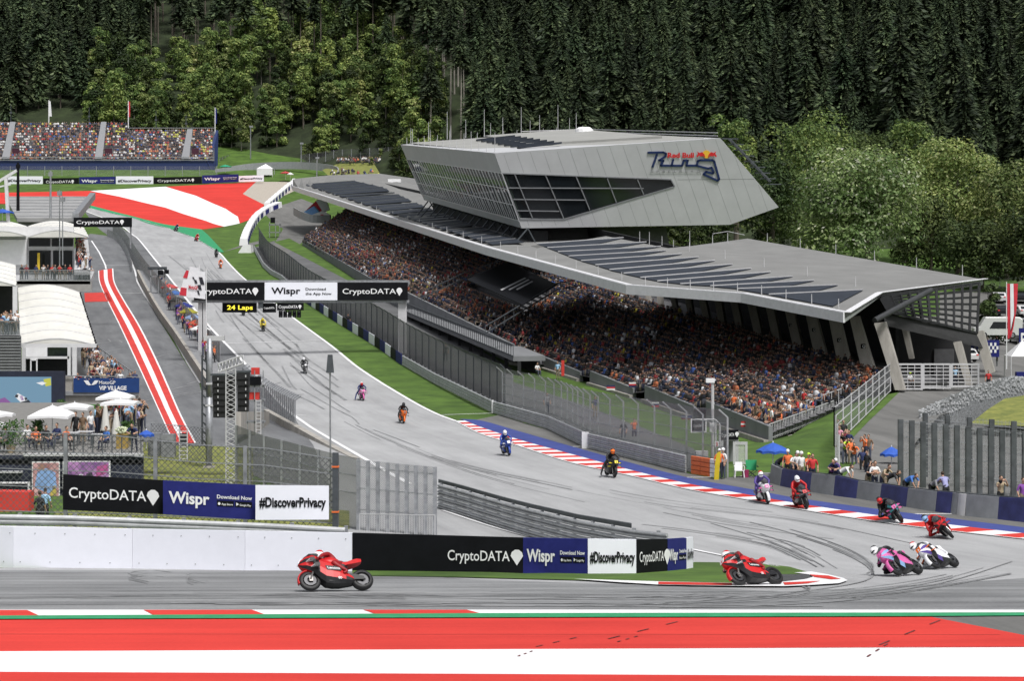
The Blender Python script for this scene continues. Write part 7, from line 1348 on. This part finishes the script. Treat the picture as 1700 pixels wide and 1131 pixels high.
for x, y, c, ps, lb in ((126, 735, 'black', 'stand', 'guest in black standing left of the brown-jacketed man on the terrace'), (138, 736, 'brown', 'stand', 'man in brown jacket standing below the green canvas'), (150, 733, 'white', 'stand', 'guest in white right of the brown jacket'), (177, 748, 'blue', 'sit', 'woman in bright blue jacket seated before the folded parasols'), (59, 748, 'orange', 'sit', 'guest in orange seated under the wide parasol'), (76, 746, 'black', 'sit', 'guest in black seated by the parasol pole'), (110, 748, 'orange', 'sit', 'second guest in orange seated right of the pole'), (10, 750, 'grey', 'sit', 'guest in grey seated at the left end of the terrace'), (222, 752, 'navy', 'lean', 'guest in navy leaning over the terrace end rail'), (45, 745, 'white', 'sit', 'guest in white seated near the screen foot'), (95, 742, 'navy', 'sit', 'guest in navy seated behind the pole')): person(ps, TP(x, y), rp_.uniform(-40, 60), c, lb)
person('stand', P(75, 872, 96), 170, 'skyblue', 'visitor in sky blue shirt looking at the posters'); person('stand', P(66, 880, 90), 160, 'black', 'visitor in black standing in front of the posters', s=.98)
# --- crews on the pit wall
for i in range(40):
    t = i/39; a = q_ = None; x, y = float(np.interp(t, [0, .3, .6, 1], [248, 275, 300, 330])), float(np.interp(t, [0, .3, .6, 1], [484, 530, 572, 622])); c = rp_.choice(['red', 'black', 'navy', 'white', 'purple', 'orange', 'red', 'maroon']); person(rp_.choice(('stand', 'cross', 'lean', 'photo')), G(x, y, 1.0)+V((rp_.uniform(.5, 1.8), 0, 0)), rp_.uniform(20, 120), c, '%s-clad crew member standing on the pit wall platform' % c, 'crews on the pit wall')
b = MB(); q = [G(a, c) for a, c in sm(PWB, 5)]; b.loft([[p+V((.4, .05, .0)), p+V((.4, .05, 1.0)), p+V((2.4, .3, 1.0)), p+V((2.4, .3, 0))] for p in q]); tag(b.build('crew_platform', GREY), 'raised platform along the track side of the pit wall', 'platform')
# ================================================================ the packed stands
CLU = {}
def pal(far, key=None):
    r = rng.random()
    if key and rng.random() < .3: r = CLU.setdefault(key, rng.random())
    tb = [((.01, .01, .012), .36), ((.016, .02, .045), .16), ((.04, .04, .045), .12), ((.2, .022, .022), .1), ((.3, .09, .035), .035), ((.48, .48, .5), .085), ((.07, .045, .03), .07), ((.025, .06, .2), .04), ((.35, .3, .03), .02)]  # covered stand: clothing tones darkened to paint in the roof's shade
    if far: tb = [((.02, .02, .025), .22), ((.03, .035, .07), .12), ((.12, .12, .13), .12), ((.4, .06, .06), .11), ((.5, .2, .1), .09), ((.6, .6, .6), .17), ((.2, .13, .1), .08), ((.06, .12, .35), .04), ((.5, .5, .1), .03)]
    for c, w_ in tb:
        if r < w_: return np.array(c)*rng.uniform(.8, 1.2)
        r -= w_
    return np.array(tb[0][0])
def mini():
    b = MB(); b.mat(1); b.loft([[V((x*w_, y*d, z)) for x, y in ((-1, -1), (0, -1.15), (1, -1), (1, 1), (0, 1.1), (-1, 1))] for w_, d, z in ((.16, .11, .42), (.19, .12, .72), (.21, .1, .95), (.08, .06, 1.04))])
    for s_ in (-1, 1): b.tube((.21*s_, 0, .95), (.26*s_, -.06, .7), .05, .04, 5); b.mat(0); b.tube((.26*s_, -.06, .7), (.12*s_, -.3, .64), .036, .04, 5); b.mat(2); b.loft([[V((.1*s_+x*.075, y, z+zz*.07)) for x, zz in ((-1, -1), (1, -1), (1, 1), (-1, 1))] for y, z in ((.05, .47), (-.42, .5))]); b.tube((.11*s_, -.4, .5), (.11*s_, -.42, .02), .06, .05, 5); b.mat(1)
    b.mat(0); b.ell((0, -.03, 1.16), (.075, .09, .11), 7, 5); b.mat(4); b.ell((0, .01, 1.2), (.083, .09, .085), 7, 4); return b
MINI = mini(); mv = np.array([tuple(v) for v in MINI.v]); mf = [np.array(f) for f in MINI.f]; mvs = np.zeros(len(mv), int)
for f, k in zip(MINI.f, MINI.m):
    for i in f: mvs[i] = k
ARM = np.array([i for i in range(len(mv)) if mvs[i] == 0 and mv[i][2] < .8])
CM, t_, b_ = nodes_of('crowd clothing'); at_ = t_.nodes.new('ShaderNodeVertexColor'); at_.layer_name = 'Col'; t_.links.new(at_.outputs[0], b_.inputs['Base Color']); b_.inputs['Roughness'].default_value = .8
def crowd_mesh(name, spots, far, label=None):
    """many seated people gathered in one object: (x, y, z, yaw, scale)"""
    n = len(spots); nv = len(mv); VV = np.empty((n*nv, 3), np.float32); CC = np.ones((n*nv, 4), np.float32)
    for i, (x, y, z, yw, s_) in enumerate(spots):
        c, s2 = math.cos(yw), math.sin(yw); q = mv*s_; VV[i*nv:(i+1)*nv] = np.stack([q[:, 0]*c-q[:, 1]*s2+x, q[:, 0]*s2+q[:, 1]*c+y, q[:, 2]+z], 1)
        top = pal(far, (int(x/5), int(y/7))); leg = np.array([(.02, .025, .05), (.02, .02, .02), (.08, .08, .1), (.2, .16, .12)][rng.integers(4)]); sk = np.array((.42, .26, .19) if far else (.22, .135, .1))*rng.uniform(.7, 1.15); hr = pal(far)*.9 if rng.random() < .45 else np.array((.05, .03, .02))*rng.uniform(.5, 2.5); tb = np.stack([sk, top, leg, leg, hr]); arm = top if rng.random() < .55 else sk; CC[i*nv:(i+1)*nv, :3] = tb[mvs]; CC[i*nv+ARM, :3] = arm
    lt = np.array([len(f) for f in mf]); flat = np.concatenate(mf); lp = (flat[None, :]+(np.arange(n)*nv)[:, None]).ravel(); me = bpy.data.meshes.new(name); me.vertices.add(len(VV)); me.vertices.foreach_set('co', VV.ravel()); me.loops.add(len(lp)); me.loops.foreach_set('vertex_index', lp.astype(np.int32)); tot = np.tile(lt, n); me.polygons.add(len(tot)); me.polygons.foreach_set('loop_start', np.concatenate([[0], np.cumsum(tot)[:-1]]).astype(np.int32)); me.polygons.foreach_set('loop_total', tot.astype(np.int32)); me.update(); ca = me.color_attributes.new('Col', 'FLOAT_COLOR', 'POINT'); ca.data.foreach_set('color', CC.ravel()); me.materials.append(CM); o = bpy.data.objects.new(name, me); COL.objects.link(o); o['kind'] = 'stuff'; return o
spots = []; cov2 = [(CX+F*q.x/q.y, HY-F*(q.z-CAMH)/q.y) for q in cov]
def in_cover(q):
    p = (CX+F*q.x/q.y, HY-F*(q.z+.6-CAMH)/q.y); s_ = True
    for i in range(4):
        a, c = cov2[i], cov2[(i+1) % 4]; s_ &= ((c[0]-a[0])*(p[1]-a[1])-(c[1]-a[1])*(p[0]-a[0])) > 0
    return s_
for r in range(NR):
    L_ = nfr*.5; n_ = int(L_/.54)
    for i in range(n_):
        u = (i+rng.uniform(-.2, .2))/n_; u = min(max(u, .002), .998)
        if rng.random() > .965 or abs((u*L_) % 34-17) < .5: continue
        fl = seat_pt(u, r/NR); q = seat_pt(u, (r+.55)/NR); q.z = fl.z+(.42 if rng.random() < .12 else 0)
        if in_cover(q): continue
        spots.append((q.x, q.y, q.z, -R(76)+rng.normal(0, .25), rng.uniform(.95, 1.1)))
order = sorted(range(len(spots)), key=lambda i: spots[i][1]+ (40 if False else 0)); near_ids = set(order[:90])
crowd_mesh('grandstand_crowd', [s_ for i, s_ in enumerate(spots) if i not in near_ids], False)
for i in sorted(near_ids):
    x, y, z, yw, s_ = spots[i]; c = rp_.choices(['black', 'navy', 'grey', 'red', 'orange', 'white', 'blue', 'yellow', 'brown'], [5, 3, 2, 3, 3, 3, 1, 1, 1])[0]; person(rp_.choice(('sit', 'sit', 'sit', 'sit', 'stand')) if True else 'sit', (x, y, z), math.degrees(yw), c, '%s-clad spectator in the nearest seats of the covered grandstand above the stair railing' % c, 'spectators in the nearest seats')
sp2 = []
for r_ in range(14):
    for x in np.arange(-45, 354, 3.3):
        x = x+rng.uniform(-.9, .9); v = (r_+.5)/14
        if any(xa+(xb-xa)*v-1 < x < xa+13+(xb-xa-4)*v for xa, xb in ((3, 17), (157, 168), (301, 311))) or rng.random() > .95: continue
        if any(xa+16 < x < xa+30 and 1 < r_ < 5 for xa in (3, 157, 301)): continue
        q = P(x, 267, D0).lerp(P(x, 206 if x < 211 else 218, D1), v); q0 = P(x, 267, D0).lerp(P(x, 206 if x < 211 else 218, D1), r_/14); sp2.append((q.x, q.y, q0.z, rng.normal(.1, .3), rng.uniform(.95, 1.1)*1.08))
crowd_mesh('distant_crowd', sp2, True)
sp3 = []
for i in range(70):
    x = rng.uniform(560, 632) if i % 3 else rng.uniform(548, 628); d = rng.uniform(550, 562) if i % 3 else rng.uniform(518, 530); yb = 271+rng.normal(0, 1.5) if i % 3 else 292+rng.normal(0, 2); q = P(x, yb, d); sp3.append((q.x, d, q.z, rng.normal(-.5, .5), 1.25))
crowd_mesh('mound_crowd', sp3, True)
# flags and cloths hung over the stand wall
for k, (x, y, w2, h2, cs) in enumerate(((1014, 640, 14, 8, ('navy', 'red', 'white')), (1088, 668, 12, 8, ('white', 'navy', 'red')), (1240, 700, 20, 9, ('red', 'white', 'red')), (1140, 690, 18, 7, ('navy', 'navy', 'maroon')), (1050, 635, 12, 8, ('white', 'red', 'navy')))):
    d = GY(y+24)-1.2; t = thing('wall_cloth', ['navy, red and white cloth hung where the stand wall steps, farthest of them', 'white, navy and red cloth at the second wall step', 'red and white cloth on the nearest part of the stand wall', 'navy and maroon cloth hung along the stand wall', 'white-topped cloth beside the first wall step'][k], 'banner', P(x, y+h2, d))
    for j, c_ in enumerate(cs): part('stripe', M('cloth '+c_, SH[c_], .8), t, (x-w2/2, y+h2*j/3, x+w2/2, y+h2*(j+1)/3, d, .04))
# ================================================================ trees
NC = [(0, (0.0143, 0.0234, 0.0117)), (.5, (0.0364, 0.0572, 0.0260)), (.85, (0.0689, 0.0975, 0.0442)), (1, (0.1105, 0.1430, 0.0689))]
NEED = leaf_mat('spruce needles', NC, .1, spread=1.0); NEEDF = leaf_mat('far spruce needles', NC, .1, 'tree_tone', 1.0)
BARK = M('spruce bark', (.13, .11, .09), .9, var=.35, scale=1.5, stretch=(1, 1, .2)); PBARK = M('pale bark', (.3, .28, .24), .9, var=.3, scale=1.5, stretch=(1, 1, .2))
LEAFA = leaf_mat('leaf green', [(0, (0.0622, 0.1063, 0.0298)), (.5, (0.1349, 0.2018, 0.0557)), (.85, (0.2282, 0.3027, 0.0836)), (1, (0.3112, 0.3669, 0.1300))], .3)
LEAFB = leaf_mat('leaf silver green', [(0, (0.0810, 0.1316, 0.0405)), (.4, (0.2025, 0.3037, 0.0911)), (.75, (0.3037, 0.4050, 0.1519)), (.9, (0.5265, 0.6000, 0.3240)), (1, (0.6000, 0.6000, 0.5063))], .3)
LEAFC = leaf_mat('leaf yellow green', [(0, (0.0924, 0.1386, 0.0370)), (.5, (0.2033, 0.2587, 0.0739)), (.85, (0.3326, 0.3696, 0.1294)), (1, (0.5544, 0.5544, 0.2957))], .3)
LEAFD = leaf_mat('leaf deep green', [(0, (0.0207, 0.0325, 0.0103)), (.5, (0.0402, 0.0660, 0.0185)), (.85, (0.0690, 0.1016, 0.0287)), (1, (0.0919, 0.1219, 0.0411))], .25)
def quads_mesh(name, Q, mat):
    """Q: n x 4 x 3 corner points"""
    n = len(Q); me = bpy.data.meshes.new(name); me.vertices.add(n*4); me.vertices.foreach_set('co', Q.astype(np.float32).ravel()); me.loops.add(n*4); me.loops.foreach_set('vertex_index', np.arange(n*4, dtype=np.int32)); me.polygons.add(n); me.polygons.foreach_set('loop_start', np.arange(0, n*4, 4, dtype=np.int32)); me.polygons.foreach_set('loop_total', np.full(n, 4, np.int32)); me.update(); me.validate(); me.materials.append(mat); return me
def conifer_quads(h, rad, c0, nb, rs):
    """drooping fronds round a trunk: three overlapping kites to a branch"""
    out = []
    for i in range(nb):
        u = (i+rs.random())/nb; z = h*(c0+(1-c0)*u**.92); L = (rad*(1-u)**.95*rs.uniform(.6, 1.2)+.2); a = rs.random()*2*math.pi; dr = rs.uniform(.25, .6)
        if u < .12: L *= .5+u*4
        d = np.array((math.cos(a), math.sin(a), 0)); sd = np.array((-d[1], d[0], 0))
        for t in (.25, .5, .75, 1.):
            c = np.array((0, 0, z))+d*L*t+np.array((0, 0, -dr*L*t*t)); hl = L*.22+.14; w_ = (.12*L+.13)*rs.uniform(.6, 1.2)*(1.15-.5*t); ax = d*hl+np.array((0, 0, -dr*hl*1.4*t)); rl = rs.normal(0, .5); wv = sd*w_*math.cos(rl)+np.array((0, 0, w_*math.sin(rl))); out.append((c-ax*1.1, c-wv-ax*.1+np.array((0, 0, -.12*L)), c+ax*1.2, c+wv-ax*.1+np.array((0, 0, -.12*L))))
    return np.array(out)
def trunk_mb(h, r, lean=0., n=7, segs=5, limbs=(), rs=None):
    b = MB(); prev = V((0, 0, -1.5))
    for i in range(segs): q = V((lean*math.sin(i*.9), lean*math.cos(i*1.3), h*(i+1)/segs)); b.tube(prev, q, r*(1-i/segs*.85), r*(1-(i+1)/segs*.85), n, False); prev = q
    return b
rt = np.random.default_rng(5)
CON = []
for k, (h, rad, c0, nb) in enumerate(((28, 5.0, .1, 420), (34, 4.2, .5, 280), (23, 4.6, .06, 380), (33, 3.8, .62, 220), (26, 5.4, .14, 420), (31, 4.8, .22, 380))):
    Q = conifer_quads(h, rad, c0, nb, rt); cm = quads_mesh('crown', Q, NEED); b = trunk_mb(h, .28, .1)
    for i in range(10):
        z = h*rt.uniform(.15, max(.2, c0)); a = rt.random()*6.3; b.tube((0, 0, z), (math.cos(a)*1.2, math.sin(a)*1.2, z-.2), .04, .015, 4, False)
    CON.append((b.mesh('trunk', PBARK if k in (1, 3) else BARK), cm, Q, h))
def plant_tree(name, label, group, loc, tm, cm, s, rz, sz=None):
    t = thing(name, label, 'tree', loc, group); t.rotation_euler = (0, 0, rz); t.scale = (s, s, sz or s)
    for nm, me in (('trunk', tm), ('crown', cm)): o = bpy.data.objects.new(nm, me); COL.objects.link(o); o.parent = t
    return t
cands = []
for y in [400+14*i for i in range(26)]+[766, 782, 800, 820, 842, 866, 892, 920, 955, 995, 1040, 1090, 1150]:
    sp_ = 5.8+y*.0018; x0, x1 = -1000/F*y, 1050/F*y; n_ = int((x1-x0)/sp_)
    for i in range(n_):
        x = x0+(i+.5)*sp_+rt.uniform(-2.6, 2.6); yy = y+rt.uniform(-5, 5); p = CX+F*x/yy; yb = hill_foot(p)
        if yy < yb+(52 if 150 < p < 700 else 6): continue
        z = hz(x, yy); zt = z+30; pyt = HY-F*(zt-CAMH)/yy; pyb = HY-F*(z-CAMH)/yy
        if pyb < -60 or p < -140 or p > 1890: continue
        cands.append((yy, x, z, p, pyt))
cands.sort(); NI = 290; rest = []
for i, (yy, x, z, p, pyt) in enumerate(cands):
    bare = 250 < p < 780 and yy < hill_foot(p)+190
    k = int(rt.choice([1, 3, 3])) if bare else int(rt.choice([0, 2, 4, 5, 0]))
    s_ = rt.uniform(.6, 1.15)*(1.15 if bare else 1.)
    if -10 < p < 1710 and NI > 0:
        NI -= 1
        lb, gp = (('tall bare-trunked spruce standing in the dark forest edge above the leafy belt', 'bare-trunked spruces') if bare else (('dark spruce in the dense forest on the right-hand hillside', 'right hillside spruces') if p > 900 else ('dark spruce in the dense forest behind the distant stand', 'left hillside spruces')))
        plant_tree('spruce_tree', lb, gp, (x, yy, z), CON[k][0], CON[k][1], s_, rt.random()*6.3)
    else: rest.append((x, yy, z, k, s_, rt.random()*6.3))
QQ, TT, tb = [], [], MB()
for x, yy, z, k, s_, a in rest:
    q = CON[k][2]; q = q[rt.random(len(q)) < .62]; c, sn = math.cos(a), math.sin(a); q = q*s_; mid = q.mean(1, keepdims=True); q = mid+(q-mid)*1.28; TT.append(np.full(len(q)*4, rt.random(), np.float32)); QQ.append(np.stack([q[..., 0]*c-q[..., 1]*sn+x, q[..., 0]*sn+q[..., 1]*c+yy, q[..., 2]+z], -1)); tb.tube((x, yy, z-1), (x, yy, z+CON[k][3]*s_*.95), .3, .05, 5, False)
fm_ = quads_mesh('far_forest', np.concatenate(QQ), NEEDF); fm_.attributes.new('tree_tone', 'FLOAT', 'POINT').data.foreach_set('value', np.concatenate(TT)); fo = bpy.data.objects.new('far_forest', fm_); COL.objects.link(fo); fo['kind'] = 'stuff'
tb.k = 0; o = tb.build('far_forest_trunks', BARK, local=True); o['kind'] = 'stuff'

def broad_quads(h, rad, n, rs, leaf=.45, base=.25, lobes=14, flat=1.):
    """leaves on the outsides of many overlapping leaf clumps spread through the crown"""
    Ls = []
    for i in range(lobes):
        a = rs.random()*6.283; zz = rs.uniform(base+.12, .92); rr_ = rad*math.sqrt(max(.05, 1-((zz-(base+.35))/(.62))**2)); r0 = rr_*rs.uniform(.25, .72); Ls.append((np.array((math.cos(a)*r0, math.sin(a)*r0, zz*h)), rad*rs.uniform(.24, .44)))
    Ls.append((np.array((0, 0, h*.86)), rad*.36)); Ls.append((np.array((0, 0, h*.55)), rad*.6)); wsum = np.array([l[1]**2 for l in Ls]); ids = rs.choice(len(Ls), n, p=wsum/wsum.sum()); C0 = np.array([Ls[i][0] for i in ids]); RR = np.array([Ls[i][1] for i in ids])
    d = rs.normal(0, 1, (n, 3)); d /= np.linalg.norm(d, axis=1, keepdims=True); d[:, 2] = np.where(d[:, 2] < -.5, -d[:, 2], d[:, 2]); c = C0+d*(RR*rs.uniform(.7, 1.12, n))[:, None]*np.array((1, 1, .85)); c[:, 2] = np.maximum(c[:, 2], h*base*rs.uniform(.6, 1.1, n))
    nn = d+np.array((0, 0, .45))+rs.normal(0, .42, (n, 3)); u = np.cross(nn, rs.normal(0, 1, (n, 3))); u /= np.linalg.norm(u, axis=1, keepdims=True); v = np.cross(nn, u); v /= np.linalg.norm(v, axis=1, keepdims=True); L = leaf*rs.uniform(.6, 1.4, n)[:, None]; return np.stack([c-u*L, c+v*L*.55, c+u*L, c-v*L*.55], 1), Ls
def broad_tree(label, loc, h, rad, n, mat, seed, leaf=.42, base=.25, lobes=16, group=None, name='leafy_tree', bark=None):
    rs = np.random.default_rng(seed); Q, Ls = broad_quads(h, rad, n, rs, leaf, base, lobes); b = trunk_mb(h*.8, .02*h+.06, .2)
    for c, r_ in Ls[:10]: b.tube((0, 0, h*rs.uniform(.2, .5)), tuple(c), .012*h*.5+.03, .03, 5, False)
    return plant_tree(name, label, group, loc, b.mesh('trunk', bark or BARK), quads_mesh('crown', Q, mat), 1, rs.random()*6)
def at_px(p, y): x = (p-CX)/F*y; z = g(min(y, 640)) if y < hill_foot(p) else hz(x, y); return V((x, y, z))
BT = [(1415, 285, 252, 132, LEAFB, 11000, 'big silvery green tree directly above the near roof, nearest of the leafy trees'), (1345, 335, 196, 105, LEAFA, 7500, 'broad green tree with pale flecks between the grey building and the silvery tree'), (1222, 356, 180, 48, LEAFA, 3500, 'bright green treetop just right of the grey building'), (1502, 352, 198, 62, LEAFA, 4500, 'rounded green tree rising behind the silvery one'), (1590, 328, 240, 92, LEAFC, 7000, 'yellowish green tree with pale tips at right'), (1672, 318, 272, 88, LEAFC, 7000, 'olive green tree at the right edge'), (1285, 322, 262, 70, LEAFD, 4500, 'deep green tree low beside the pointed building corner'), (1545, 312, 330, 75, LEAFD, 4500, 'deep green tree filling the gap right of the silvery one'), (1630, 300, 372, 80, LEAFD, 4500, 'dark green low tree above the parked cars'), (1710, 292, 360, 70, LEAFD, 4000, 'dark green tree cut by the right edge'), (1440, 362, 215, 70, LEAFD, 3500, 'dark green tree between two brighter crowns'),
      (1565, 370, 262, 60, LEAFD, 3000, 'dark tree below the yellowish crown')]
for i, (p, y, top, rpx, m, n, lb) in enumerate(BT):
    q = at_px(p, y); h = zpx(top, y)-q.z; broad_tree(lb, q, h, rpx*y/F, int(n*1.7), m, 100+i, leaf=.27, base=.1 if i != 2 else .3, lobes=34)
q = P(1640, 562, 215); broad_tree('small round green tree beside the end of the stand roof', q, zpx(468, 215)-q.z, 22*215/F, 2200, LEAFD, 31, leaf=.2, base=.15, lobes=12)
q = P(1655, 575, 205); broad_tree('low dark shrub under the small round tree', q, 2.6, 2.2, 1200, LEAFD, 32, leaf=.16, base=.0, lobes=10, name='shrub')
# belt of young leafy trees below the forest, behind the distant stand
bel = []; PROTO = []
for k in range(7):
    rs = np.random.default_rng(60+k); h = (19, 14, 22, 12, 17, 18, 11)[k]; m = (LEAFA, LEAFC, LEAFA, LEAFD, LEAFA, LEAFD, LEAFC)[k]; Q, Ls = broad_quads(h, h*(.24 if k % 2 else .19), 2400, rs, .38, .04, 22); b = trunk_mb(h*.85, .2, .2); PROTO.append((b.mesh('trunk', PBARK if k % 2 else BARK), quads_mesh('crown', Q, m)))
for i in range(190):
    p = rt.uniform(150, 735); y = rt.uniform(592, 682)-max(0, (p-620))*.9; q = at_px(p, y); q.z = max(q.z, g(min(y, 640))) if y < hill_foot(p) else q.z; k = int(rt.integers(7))
    plant_tree('leafy_tree', ['mid green young tree in the leafy belt below the forest', 'yellow green young tree in the leafy belt below the forest', 'tall green young tree in the leafy belt below the forest', 'short deep green tree in the leafy belt below the forest', 'rounded green tree in the leafy belt below the forest', 'deep green tree in the leafy belt below the forest', 'short yellow green tree in the leafy belt below the forest'][k], 'leafy belt below the forest', q, *PROTO[k], rt.uniform(.8, 1.15), rt.random()*6.3)
for i in range(34):
    p = rt.uniform(655, 1220); y = hill_foot(p)-rt.uniform(5, 40); q = at_px(p, y); plant_tree('leafy_tree', 'deep green bush behind the floating grey building', 'bushes behind the grey building', q, *PROTO[int(rt.choice([3, 5]))], rt.uniform(.6, 1.), rt.random()*6)
for i in range(46):
    p = rt.uniform(515, 735); y = rt.uniform(572, 640) if p < 640 else rt.uniform(520, 600); q = at_px(p, y); plant_tree('leafy_tree', 'bushy green tree on the slope between the first corner and the grey building', 'trees left of the grey building', q, *PROTO[int(rt.choice([0, 1, 3, 4, 5]))], rt.uniform(.6, 1.), rt.random()*6)
for i in range(34): p = rt.uniform(505, 668); q = at_px(p, rt.uniform(572, 606)-(p > 600)*28); plant_tree('leafy_tree', 'low bush at the foot of the slope above the first corner', 'low bushes above the first corner', q, *PROTO[int(rt.choice([3, 5, 6]))], rt.uniform(.25, .5), rt.random()*6)
for i, p in enumerate((1120, 1140, 1160, 1178, 1200)): q = at_px(p, 330+i*5); plant_tree('leafy_tree', 'dark tree in the gap under the grey building', 'trees under the grey building', q, *PROTO[5 if i % 2 else 3], .6, i)
for i, p in enumerate((366, 385, 470, 505, 545, 640, 655)):
    q = at_px(p, 604-(p > 600)*40); plant_tree('leafy_tree', 'dark bush on the slope above the first corner', 'bushes above the first corner', q, *PROTO[3], rt.uniform(.5, .8), rt.random()*6)
# ================================================================ parked cars on the right
def make_car(col, label, loc, yaw, van=False):
    t = thing('parked_car', label, 'van' if van else 'car', loc, 'parked cars on the right'); t.rotation_euler = (0, 0, R(yaw)); pm = M('car paint %s' % col, SH.get(col, (.3, .3, .32)), .25, .2, var=.03, spec=.6)
    H = 2.1 if van else 1.45
    pr = [(-2.15, .35), (-2.2, .8), (-2.0, .95), (-1.5, H-.1), (-.9, H), (.35, H-.03), (1.05, .98), (1.95, .85), (2.2, .7), (2.2, .35)] if not van else [(-2.3, .35), (-2.35, 1.9), (-2.1, H), (1.2, H), (1.75, 1.2), (2.3, 1.0), (2.35, .35)]
    b = MB(); n = len(pr); b.loft([[V((x*s_, y, .35+(z-.35)*(s_ if z > 1 else 1))) for x, z in pr] for y, s_ in ((-.86, .96), (-.8, 1.), (.8, 1.), (.86, .96))]); b.build('body', pm, t, local=True)
    for s_ in (-1, 1):
        b = MB(); b.prism([V((-1.45, .865*s_, .98)), V((.85, .865*s_, .98)), V((.25, .84*s_, H-.14)), V((-1.25, .84*s_, H-.16))], V((0, .012*s_, 0))); b.build('side_window', GLASS, t, local=True)
    b = MB(); b.prism([V((1.02, -.7, 1.02)), V((1.02, .7, 1.02)), V((.42, .62, H-.08)), V((.42, -.62, H-.08))], V((.02, 0, .02))); b.build('windscreen', GLASS, t, local=True)
    b = MB(); b.prism([V((-1.98, -.66, 1.0)), V((-1.98, .66, 1.0)), V((-1.56, .6, H-.16)), V((-1.56, -.6, H-.16))], V((-.03, 0, .01))); b.build('rear_window', GLASS, t, local=True)
    for x in (-1.35, 1.35):
        for s_ in (-1, 1): b = MB(); b.lathe([(0, -.1), (.3, -.11), (.33, -.06), (.33, .06), (.3, .11), (0, .1)], (x, .78*s_, .33), 'Y', 14); wo = b.build('wheel', RUBBER, t, local=True); b = MB(); b.lathe([(0, .0), (.19, .0), (.2, -.01)], (x, (.78+.115)*s_, .33), 'Y', 10); b.build('rim', STEEL, wo, local=True)
    for s_ in (-1, 1): b = MB(); b.box((2.2, .62*s_, .7), (.06, .34, .14)); b.build('headlight', LGREY, t, local=True); b = MB(); b.box((-2.18, .66*s_, .8), (.06, .26, .14)); b.build('tail_light', REDP, t, local=True)
cc = ['white', 'grey', 'navy', 'white', 'black', 'grey', 'white', 'blue', 'black', 'white', 'grey', 'navy', 'white', 'black', 'grey', 'white']; k = 0
for row, y in enumerate((232, 246, 262, 280)):
    for j in range(4):
        x = (1652+row*2-CX)/F*y+j*2.9-8*(row % 2 == 9); c_ = cc[k]; make_car(c_, '%s car, %s of row %s of the car park behind the flag' % (c_, ['first', 'second', 'third', 'fourth'][j], ['one', 'two', 'three', 'four'][row]), (x, y, g(y)+.02), 80 if row % 2 else 98); k += 1
for j, x in enumerate((1500, 1522, 1545, 1570, 1596, 1616)): y = 215+j % 2*9; c_ = ['white', 'grey', 'white', 'black', 'white', 'navy'][j]; make_car(c_, '%s car seen through the dark lattice under the roof end, place %s' % (c_, ['one', 'two', 'three', 'four', 'five', 'six'][j]), ((x-CX)/F*y, y, g(y)+.02), 75+j*8)
make_car('white', 'long white van parked under the flag', P(1655, 562, 200), 175, True)
drape([[V(((a-CX)/F*y, y, 0)) for a, y in ((1380, 196), (1800, 196), (1800, 262), (1380, 262))], [V(((a-CX)/F*y, y, 0)) for a, y in ((1560, 262), (1800, 262), (1800, 296), (1560, 296))]], .015, 'car_park', ASPD)
wire_fence([P(x, 480-(x-1630)*.05, 300) for x in (1630, 1670, 1720)], 1.6, 'pale wire fence behind the car park', 2.5, mesh_mat('park netting', (.3, .3, .3), .15, .02), post=.08)
